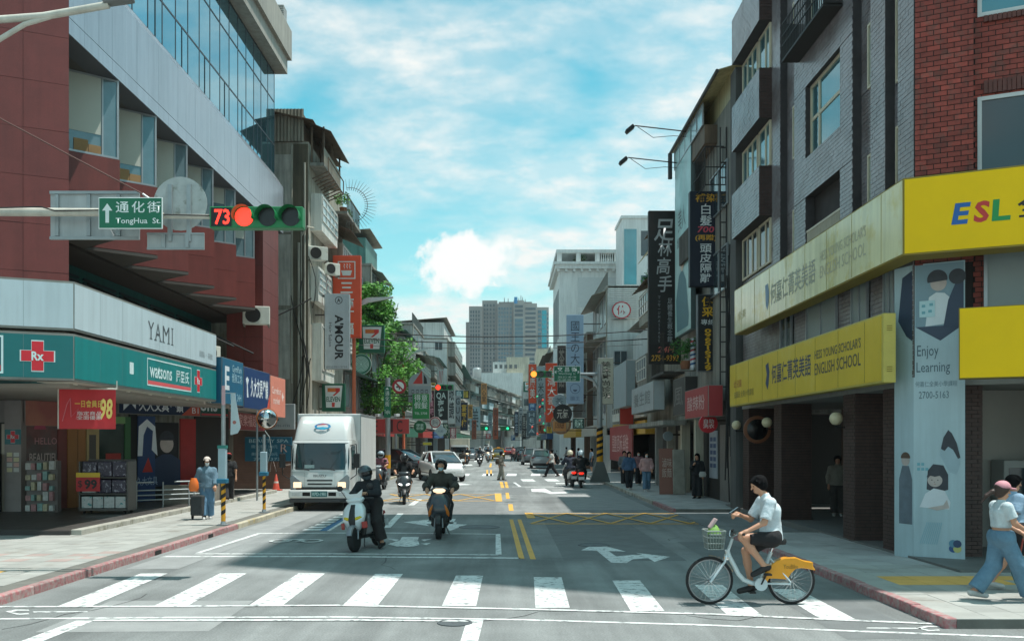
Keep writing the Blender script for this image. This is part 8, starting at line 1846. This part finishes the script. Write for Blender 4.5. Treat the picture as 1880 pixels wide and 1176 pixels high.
def person(label, loc, rz, pose=STAND, top=('shirt', None, .4, .02), bottom=('trousers', None, 1.0, .02), shoe=None, hair='short', hat=None, helmet=None, mask=None, sk=None, h=.02, fingers=False, sc=1.0, curl=.5, look=(0, 1, 0), girl=False, hairc=None):
    """pose: joints with +Y forward; top/bottom: (name, material, how far the sleeve or leg reaches, looseness)"""
    t = thing('person', label, 'person', loc, rz, None, sc); J = {k: V(v) for k, v in pose.items()}; sk = sk or skin; hcm = hairc or hairm
    up = (J['nck'] - J['pel']).normalized(); side = (J['sR'] - J['sL']).normalized(); fwd = up.cross(side) * -1
    if fwd.y < 0 and pose is not None and abs(fwd.y) > .2: fwd = -fwd
    hs = V((.085, 0, 0)); pl_, pr_ = J.get('pL', J['pel'] - side * .085), J.get('pR', J['pel'] + side * .085); lk = V(look).normalized(); hd = J['hd']; wst = J['pel'].lerp(J['chs'], .45)
    torso = [(pl_, pr_, .115, .115), (J['pel'], wst, .125, .11), (wst - side * .03, J['chs'] - side * .07, .10, .105), (wst + side * .03, J['chs'] + side * .07, .10, .105), (J['sL'], J['sR'], .058, .058), (J['chs'], J['nck'], .10, .05)]
    head = [(J['nck'] - up * .02, hd - up * .05, .052, .05), (hd + up * .035 - lk * .012, hd + up * .035 + lk * .012, .088, .082), (hd - up * .05 + lk * .03, hd - up * .062 + lk * .042, .055, .04)]
    if h < .017: head += [(hd + lk * .095 + up * .005, hd + lk * .108 - up * .022, .010, .013), (hd + lk * .07 + up * .035 , hd + lk * .07 + up * .035, .03, .03)]
    arms = []; hands = []
    for q in 'LR':
        s, e, w_ = J['s' + q], J['e' + q], J['h' + q]; arms += [(s, e, .05, .04), (e, w_, .04, .026)]; d = (w_ - e).normalized(); sd = side * (1 if q == 'L' else -1); sd = (sd - d * sd.dot(d)); sd = sd.normalized() if sd.length > .1 else d.orthogonal().normalized(); nn_ = d.cross(sd).normalized(); palm = w_ + d * .075
        nn_ = nn_ if nn_.z < 0 else -nn_
        hands += [(w_, palm, .028, .034)]
        if fingers:
            for f in range(4):
                o = sd * (.024 - f * .016); ln = (.036, .042, .040, .032)[f]; a = palm + o; dd = (d * math.cos(curl) + nn_ * math.sin(curl)); b = a + dd * (ln + .012); d3 = (d * math.cos(curl * 2.2) + nn_ * math.sin(curl * 2.2)); hands += [(a, b, .011, .010), (b, b + d3 * ln, .010, .0085)]
            hands += [(w_ + d * .02 + sd * .025, w_ + d * .055 + sd * .055 + nn_ * .015, .013, .011), (w_ + d * .055 + sd * .055 + nn_ * .015, w_ + d * .085 + sd * .05 + nn_ * .035, .011, .009)]
        else: hands += [(palm, palm + (d + nn_ * curl).normalized() * .06, .032, .018)]
    legs = []; feet = {}
    for q, hp in (('L', pl_), ('R', pr_)):
        k_, a_ = J['k' + q], J['a' + q]; legs += [(hp, k_, .082, .056), (k_, k_.lerp(a_, .35), .055, .056), (k_.lerp(a_, .35), a_, .054, .036)]
        fd = V(J.get('f' + q, (0, 1, -.15))).normalized(); heel = a_ - fd * .05 - V((0, 0, .035)); toe = a_ + fd * .17 - V((0, 0, .045)); feet[q] = (heel, toe); legs += [(a_, heel, .036, .036), (heel, toe, .038, .028)]
    blob('body', torso + head + arms + hands + legs, sk, t, h, .028 if fingers else .03)
    # clothes
    nm, m_, rch, ls = top
    tc_ = [(a, b, ra + ls, rb + ls) for a, b, ra, rb in torso[:4]] + [(J['sL'] - up * ls * .6, J['sR'] - up * ls * .6, .056 + ls * .7, .056 + ls * .7), (J['chs'], J['nck'], .10 + ls * .6, .055 + ls * .5)]
    if not nm.startswith('crop'): tc_.append((J['pel'] - up * .03, wst, .135 + ls, .12 + ls))
    for q in 'LR':
        s, e, w_ = J['s' + q], J['e' + q], J['h' + q]
        if rch <= .5: tc_.append((s - up * .012, s.lerp(e, rch * 2), .056 + ls, .056 + ls, 1))
        else: tc_ += [(s - up * ls * .6, e, .052 + ls * .8, .05 + ls), (e, e.lerp(w_, (rch - .5) * 2), .05 + ls, .036 + ls * .8, 1)]
    cu = [(J['nck'] + up * (.012 + ls * .9), up)]
    if nm.startswith('crop'): cu.append((wst - up * .02, -up))
    else: cu.append((J['pel'] - up * .06, -up))
    blob(nm, tc_, m_, t, h, .03, cu)
    nm, m_, rch, ls = bottom; bc = [(pl_, pr_, .125 + ls * .6, .125 + ls * .6), (J['pel'], J['pel'] + up * .07, .128 + ls * .5, .118 + ls * .4)]
    for q, hp in (('L', pl_), ('R', pr_)):
        k_, a_ = J['k' + q], J['a' + q]
        if rch <= .5: bc.append((hp, hp.lerp(k_, rch * 2), .09 + ls, .075 + ls, 1))
        else: fl = ls * 1.5; bc += [(hp, k_, .088 + ls * .8, .064 + ls), (k_, k_.lerp(a_, (rch - .5) * 2), .062 + ls, .05 + fl, 1)]
    blob(nm, bc, m_, t, h, .03, [(J['pel'] + up * .10, up)])
    if shoe is not None:
        for q in 'LR': a_, b_ = feet[q]; blob('shoe', [(a_, b_, .048, .040), (J['a' + q] - V((0, 0, .02)), a_, .045, .046)], shoe, t, h, .02, [(J['a' + q] + V((0, 0, .01)), (0, 0, 1))])
    if h < .017 and not (helmet == 'full'):
        for s in (-1, 1): blob('eye', [(hd + lk * .083 + side * s * .032 + up * .012, hd + lk * .084 + side * s * .034 + up * .012, .009, .009)], flat('1a1412', .2), t, .006, .004)
        if not mask: blob('mouth', [(hd + lk * .082 - side * .018 - up * .062, hd + lk * .082 + side * .018 - up * .062, .007, .007)], flat('94534a', .5), t, .006, .004)
    if hair and not helmet:
        hc = [(hd + up * .045 - lk * .018, hd + up * .045 + lk * .0, .102, .098), (hd + up * .0 - lk * .04, hd + up * .05 - lk * .03, .088, .09)]
        if hair == 'long': hc += [(hd - lk * .05 + side * s * .05, hd - lk * .05 + side * s * .06 - up * .22, .055, .045) for s in (-1, 1)] + [(hd - lk * .06, hd - lk * .08 - up * .22, .07, .06)]
        if hair == 'pony': hc += [(hd - lk * .08 + up * .02, hd - lk * .15, .035, .035), (hd - lk * .15, hd - lk * .24 - up * .06, .035, .03), (hd - lk * .24 - up * .06, hd - lk * .30 - up * .15, .028, .012)]
        if hair == 'short' and h < .017:
            hc += [(hd - lk * .065 + up * .03, hd - lk * .055 - up * .05, .05, .035)] + [(hd + side * s * .075 + up * .04 - lk * .01, hd + side * s * .078 - up * .01 - lk * .02, .028, .02) for s in (-1, 1)]
            r9 = random.Random(4)
            for _ in range(30):
                d9 = (up * r9.uniform(.1, 1) + side * r9.uniform(-1, 1) + lk * r9.uniform(-1.1, .45)).normalized(); b9 = hd + up * .035 + d9 * .085; hc.append((b9, b9 + d9 * .045 + V((0, 0, -.03)) + lk * .015, .026, .006))
            hc += [(hd + up * .11 + side * (-.06 + .03 * i) + lk * .02, hd + up * (.065 + .015 * (i % 2)) + side * (-.06 + .03 * i) + lk * .105, .03, .010) for i in range(5)]
        blob('hair', hc, hcm, t, min(h, .011 if h < .017 else .014), .012 if h < .017 else .03, [(hd + lk * .055 + up * .01, lk * 1.0 - up * .75)] if h >= .017 else [(hd + lk * .065 + up * .02, lk - up * .9)])
    if hat:
        blob('cap', [(hd + up * .06 - lk * .01, hd + up * .06 + lk * .01, .104, .104)], hat, t, min(h, .012), .02, [(hd + up * .055, -up)])
        blob('cap_brim', [(hd + up * .055 + lk * .08 + side * s * .04, hd + up * .04 + lk * .18 + side * s * .03, .018, .012) for s in (-1, 0, 1)], hat, t, min(h, .012), .03)
    if mask: blob('mask', [(hd + lk * .065 - up * .04, hd + lk * .07 - up * .055, .058, .05)], mask, t, min(h, .014), .02, [(hd + lk * .03, -lk), (hd + up * .0, up)])
    if helmet:
        kind, hm_ = helmet
        if kind == 'full':
            blob('helmet', [(hd + up * .03 - lk * .012, hd + up * .03 + lk * .012, .142, .142), (hd - up * .06 + lk * .04, hd - up * .07 + lk * .05, .10, .095)], hm_, t, .012, .03, [(hd - up * .13, -up)]); blob('visor', [(hd + up * .02 + lk * .035, hd + up * .0 + lk * .04, .136, .13)], flat('14161a', .12), t, .012, .02, [(hd + up * .06, up), (hd - up * .045, -up), (hd + lk * .06, -lk)])
        else:
            blob('helmet', [(hd + up * .045 - lk * .01, hd + up * .045 + lk * .01, .14, .135), (hd - lk * .04 - up * .02, hd - lk * .03, .12, .125)], hm_, t, .012, .03, [(hd + lk * .06 + up * .045, lk * 1.0 - up * .5), (hd - up * .07, -up)])
            blob('helmet_peak', [(hd + up * .085 + lk * .11 + side * s * .05, hd + up * .08 + lk * .15 + side * s * .045, .016, .012) for s in (-1, 0, 1)], flat('202226', .3), t, .012, .03)
    return t
fab = lambda c, **k: mat('fabric_' + c, c, .85, var=.16, scale=7, bump=.9, bscale=15, fine=.06, **k)
shb = flat('1c1b1c', .6); shw = flat('b9b9b6', .6)
# cyclist: joints measured in the bicycle's side view
CY = dict(pel=cp(618, 505), chs=cp(612, 335), nck=cp(578, 240), hd=cp(540, 178), sL=cp(590, 278, -.185), sR=cp(580, 278, .185), eL=cp(545, 405, -.24), eR=cp(515, 400, .22), hL=cp(425, 462, -.26), hR=cp(432, 368, .12), pL=cp(612, 505, -.085), pR=cp(612, 510, .085), kL=cp(425, 505, -.12), kR=cp(468, 600, .11), aL=cp(560, 682, -.13), aR=cp(508, 822, .13), fL=(0, .9, -.42), fR=(0, 1, -.22))
cyc = person('young man in white tee and black shorts riding the hire bicycle with a phone', (BKX, BKY, 0), R(90), CY, ('tee_shirt', fab('c9d3d8'), .42, .022), ('shorts', fab('1d1d20'), .40, .03), shb, 'short', h=.010, fingers=True, curl=.85, look=(0, 1, -.28))
ph = thing('phone', 'dark phone held up by the cyclist', 'phone', V((BKX, BKY, 0)) + Matrix.Rotation(R(90), 3, 'Z') @ cp(393, 338, .10), R(90)); mb = MB(); mb.M = Matrix.Rotation(R(-35), 4, 'X'); mb.box(-.036, .036, -.075, .075, -.005, .005).build('case', flat('1d2024', .3), ph, bevel=.004); mb = MB(); mb.M = Matrix.Rotation(R(-35), 4, 'X'); mb.box(-.032, .032, -.07, .07, .0055, .0065).build('screen', flat('2d3a44', .1), ph)
# woman in pink cap and man with her, walking right
WK1 = dict(WALK, aL=(-.09, -.34, .14), kL=(-.09, -.06, .51), aR=(.09, .36, .09), kR=(.09, .20, .52), eR=(.22, .08, 1.14), hR=(.16, .30, 1.02), eL=(-.21, .08, 1.13), hL=(-.12, .32, 1.0))
person('woman with pink cap, ponytail, white tee and wide jeans at the right edge', (WX(1838, 12.45), 12.45, .12), R(-90), WK1, ('crop_top', fab('bcc8cb'), .36, .018), ('jeans', fab('5d7f94'), .97, .045), shw, 'pony', hat=flat('c98a92', .7), h=.010, fingers=True, sc=.93, hairc=mat('hair_brown', '3d2a22', .5, var=.1), curl=.7)
person('man with glasses in light blue shirt and black shorts behind the woman', (WX(1862, 13.3), 13.35, .12), R(-90), dict(WALK, eL=(-.23, -.05, 1.12), hL=(-.22, .18, .98)), ('shirt', fab('8fa9bf'), .42, .03), ('shorts', fab('1f2024'), .44, .035), shw, 'short', h=.013, fingers=True, sc=.97)
bg_ = thing('tote_bag', 'teal bag with a red strap carried at the right edge', 'bag', (WX(1885, 12.6), 12.6, .32)); MB().zloft([(0, 0, .14, .09), (.15, 0, .2, .11), (.32, 0, .17, .09), (.38, 0, .1, .05)], 16, 2.6).build('bag_body', fab('2f6a74'), bg_, smooth=True); MB().path([(-.1, 0, .36), (-.05, 0, .62), (.05, 0, .62), (.1, 0, .36)], .012, 6).build('strap', flat('a8453a', .6), bg_)
# scooter riders (same place, turn and size as their scooters)
def rider(S, label, top, bottom, helmet, mask=None, pose=RIDE, shoe=shb, h=.014, **k):
    o = person(label, S.location, S.rotation_euler.z, pose, top, bottom, shoe, None, helmet=helmet, mask=mask, h=h, sc=S.scale[0], **k); o.rotation_euler = S.rotation_euler; return o
blkj = fab('24262a'); olv = fab('3d3a33')
R1P = dict(RIDE, pel=(-.10, -.28, .90), chs=(-.08, -.22, 1.22), nck=(-.07, -.19, 1.38), hd=(-.06, -.15, 1.53), sL=(-.26, -.2, 1.32), sR=(.12, -.2, 1.32), eL=(-.34, .0, 1.10), hL=(-.16, .16, 1.12), eR=(.2, .0, 1.1), hR=(.02, .18, 1.1), kL=(-.27, .02, .52), aL=(-.33, -.03, .09), kR=(.12, .17, .7), aR=(.12, .1, .36))
rider(S1, 'rider in black with full helmet and skirt-wide trousers beside the white scooter', ('jacket', fab('1f2126'), .95, .035), ('trousers', fab('2a2626'), .93, .05), ('full', mat('helmet_grey', '3f4a50', .25, .1, var=.05, coat=.5)), pose=R1P, look=(-.75, .65, -.1), h=.013, fingers=True)
rider(S2, 'rider in olive jacket with open black helmet and pale mask', ('jacket', olv, .92, .045), ('trousers', fab('2b2b2c'), .98, .03), ('open', mat('helmet_black', '1c1f22', .2, var=.05, coat=.6)), masks, h=.013, fingers=True)
rider(S3, 'rider in black tee and shorts with dark helmet behind', ('tee_shirt', fab('17181a'), .42, .03), ('shorts', fab('232427'), .45, .03), ('full', mat('helmet_black', '1c1f22')), shoe=shw, h=.017)
rider(S4, 'rider in navy jacket with cream helmet seen from behind', ('jacket', fab('232a3a'), .92, .04), ('trousers', fab('3a3a3c'), .98, .03), ('open', flat('c2bda6', .35)), h=.02); rider(S5, 'rider in black jacket with pale blue helmet seen from behind', ('jacket', fab('191a1d'), .92, .05), ('trousers', fab('222224'), .98, .03), ('open', flat('a9bcc4', .35)), h=.02)
rider(S6, 'rider with patterned grey helmet behind the truck', ('shirt', fab('8a5a66'), .42, .03), ('trousers', fab('2b2c30'), .98, .03), ('full', flat('8d9ea8', .3)), h=.022)
for S_, lb in ((S7, 'far rider on the leading distant scooter'), (S8, 'far rider just behind the leading distant scooter'), (S9, 'far rider near the distant left kerb')): rider(S_, lb, ('jacket', fab('33363c'), .9, .04), ('trousers', fab('28292c'), .98, .03), ('open', flat('9fa6a9', .4)), h=.03)
# pedestrians
def ped(px, pyb, label, rz, pose, top, bottom, z=0.0, **k):
    Y = (CAMH - z) * FPX / (pyb - VY); return person(label, (WX(px, Y), Y, z), rz, pose, top, bottom, **k)
ped(380, 952, 'woman in denim with pale cap and mask pulling a shopping cart', R(200), dict(WALK, eR=(.24, -.08, 1.12), hR=(.25, -.06, .9), aR=(.09, .14, .09), kR=(.09, .08, .5), aL=(-.09, -.12, .09), kL=(-.09, .0, .5)), ('jacket', fab('5f7a8a'), .95, .05), ('jeans', fab('5a7d98'), .98, .04), .12, shoe=shw, hair='short', hat=flat('cfc0b6', .7), mask=flat('c6cccc', .7), h=.014, fingers=True)
Yc = 25.6; t = thing('shopping_trolley', 'dark wheeled shopping trolley with an orange bag beside the denim woman', 'trolley', (WX(363, Yc), Yc, .12)); MB().box(-.17, .17, -.13, .13, .12, .68).build('trolley_bag', fab('34383a'), t, bevel=.04); mb = MB()
for s in (-1, 1): mb.tube((s * .14, .14, .1), (s * .14, .1, 1.0), .012); MB().lathe([(.07, -.015), (.07, .015)], 14, Matrix.Translation((s * .17, .08, .075)) @ Matrix.Rotation(R(90), 4, 'Y')).build('wheel', rubber, t)
mb.tube((-.14, .1, 1.0), (.14, .1, 1.0), .014).build('frame', galv, t)
t = thing('orange_bag', 'bright orange bag hanging on the shopping trolley', 'bag', (WX(357, 25.4), 25.35, .92)); MB().zloft([(0, 0, .1, .08), (.1, 0, .14, .1), (.25, 0, .12, .09), (.36, 0, .07, .05)], 14, 2.3).build('bag_body', mat('bag_orange', 'e0702a', .5, var=.1), t, smooth=True)
ped(420, 922, 'person in black shirt and red cap behind the striped post', R(20), WALK, ('tee_shirt', fab('1a1b1e'), .42, .03), ('trousers', fab('26262a'), .98, .03), .12, shoe=shb, hair='short', hat=flat('a8332f', .7), h=.02, sc=1.02)
ped(920, 881, 'man in grey with shoulder bag crossing in the middle of the road', R(-80), dict(WALK, aL=(-.09, -.14, .09), aR=(.09, .12, .08), kR=(.09, .07, .5)), ('jacket', fab('6f6a60'), .9, .04), ('trousers', fab('8b897f'), .98, .035), shoe=shb, hair='short', h=.022, sc=1.0)
t = thing('shoulder_bag', 'brown shoulder bag of the man crossing the road', 'bag', (WX(914, 55.3), 55.2, .95)); MB().zloft([(0, 0, .13, .07), (.15, 0, .16, .09), (.3, 0, .1, .05)], 12).build('bag_body', fab('4a3d30'), t, smooth=True)
ped(1013, 875, 'man in white shirt and black trousers striding left over the far crossing', R(80), dict(WALK, aL=(-.09, -.42, .14), kL=(-.09, -.12, .52), aR=(.09, .42, .09), kR=(.09, .24, .52)), ('shirt', fab('c2c3be'), .42, .03), ('trousers', fab('1e1f22'), .98, .03), shoe=shb, hair='short', h=.022, sc=1.05)
ped(849, 866, 'person in shorts walking behind the white hatchback', R(0), WALK, ('tee_shirt', fab('3a342f'), .42, .03), ('shorts', fab('4a4038'), .4, .03), shoe=shb, hair='short', h=.025)
rp = [(1155, 898, 'woman in blue jacket and grey tee among the right pavement group', R(185), ('jacket', fab('3d5a78'), .92, .045), ('trousers', fab('22242a'), .98, .03), 'long', None), (1187, 901, 'woman in pink jacket and jeans walking on the right pavement', R(178), ('jacket', fab('b08a88'), .92, .045), ('jeans', fab('5a7890'), .98, .03), 'long', flat('c6cccc', .7)), (1172, 890, 'masked person in dark pink behind the pair on the right pavement', R(182), ('shirt', fab('8a6468'), .9, .03), ('trousers', fab('222226'), .98, .03), 'long', flat('c6cccc', .7)), (1146, 890, 'person in grey half hidden behind the blue jacket', R(180), ('shirt', fab('6a6d70'), .9, .03), ('trousers', fab('2a2a2e'), .98, .03), 'short', None)]
for px, py, lb, rz, tp, bt, hr, mk in rp: ped(px, py, lb, rz, dict(WALK, aL=(-.09, -.13, .09), aR=(.09, .14, .08), kR=(.09, .07, .5), kL=(-.09, .0, .5)), tp, bt, .12, shoe=shw, hair=hr, mask=mk, h=.02, sc=1.0)
ped(1280, 914, 'woman in black with a white bag standing in the right shop doorway', R(150), dict(STAND, eR=(.2, .08, 1.16), hR=(.06, .2, 1.3)), ('shirt', fab('1b1c20'), .9, .03), ('trousers', fab('1e1f22'), .98, .04), .12, shoe=shb, hair='long', h=.018)
t = thing('white_handbag', 'white handbag of the woman in the shop doorway', 'bag', (WX(1289, 35.3), 35.2, .95)); MB().zloft([(0, 0, .12, .06), (.1, 0, .14, .07), (.2, 0, .1, .05)], 12).build('bag_body', flat('b9b9b4', .6), t, smooth=True); MB().path([(-.08, 0, .2), (-.1, 0, .5), (-.05, 0, .2)], .01, 5).build('strap', shb, t)
ped(1538, 946, 'person in long pale coat standing inside the brick arcade', R(160), STAND, ('coat', fab('8d8a80'), .92, .05), ('trousers', fab('4a4a48'), .98, .04), .16, shoe=shw, hair='short', h=.018)
ped(1086, 866, 'person in pale blue top standing beyond the corner mast', R(100), STAND, ('shirt', fab('7f93a3'), .42, .03), ('skirt', fab('3a4048'), .6, .05), .12, shoe=shw, hair='long', h=.025)
for i, (px, py, c, lb) in enumerate(((1050, 858, '8a3a3a', 'far shopper in red under the right awnings'), (1040, 852, 'b9bcbe', 'far shopper in white under the right awnings'), (942, 846, 'c07a7a', 'far person in pink walking near the red car'), (963, 848, '55606a', 'far shopper in slate by the parked scooters'), (1062, 861, '39506a', 'far shopper in blue near the dark green sign'))): ped(px, py, lb, R(30 + 60 * i), WALK, ('shirt', fab(c), .5, .03), ('trousers', fab('2c2d31'), .98, .03), .1, shoe=shb, hair='short', h=.03)
# driver in the truck cab

# ================================================================== AIR
hm = bpy.data.materials.new('haze_air'); hm.use_nodes = True; ht = hm.node_tree; ht.nodes.clear()
ho = ht.nodes.new('ShaderNodeOutputMaterial'); hv = ht.nodes.new('ShaderNodeVolumePrincipled'); hv.inputs['Color'].default_value = (.86, .95, .97, 1); hv.inputs['Density'].default_value = .00018; hv.inputs['Anisotropy'].default_value = .3
ht.links.new(hv.outputs[0], ho.inputs['Volume'])
hz_ = MB().box(-700, 700, -80, 1000, -1.2, 90).build('haze', hm); tag(hz_, 'thin pale air over the whole street', kind='stuff')
SC.cycles.volume_bounces = 0
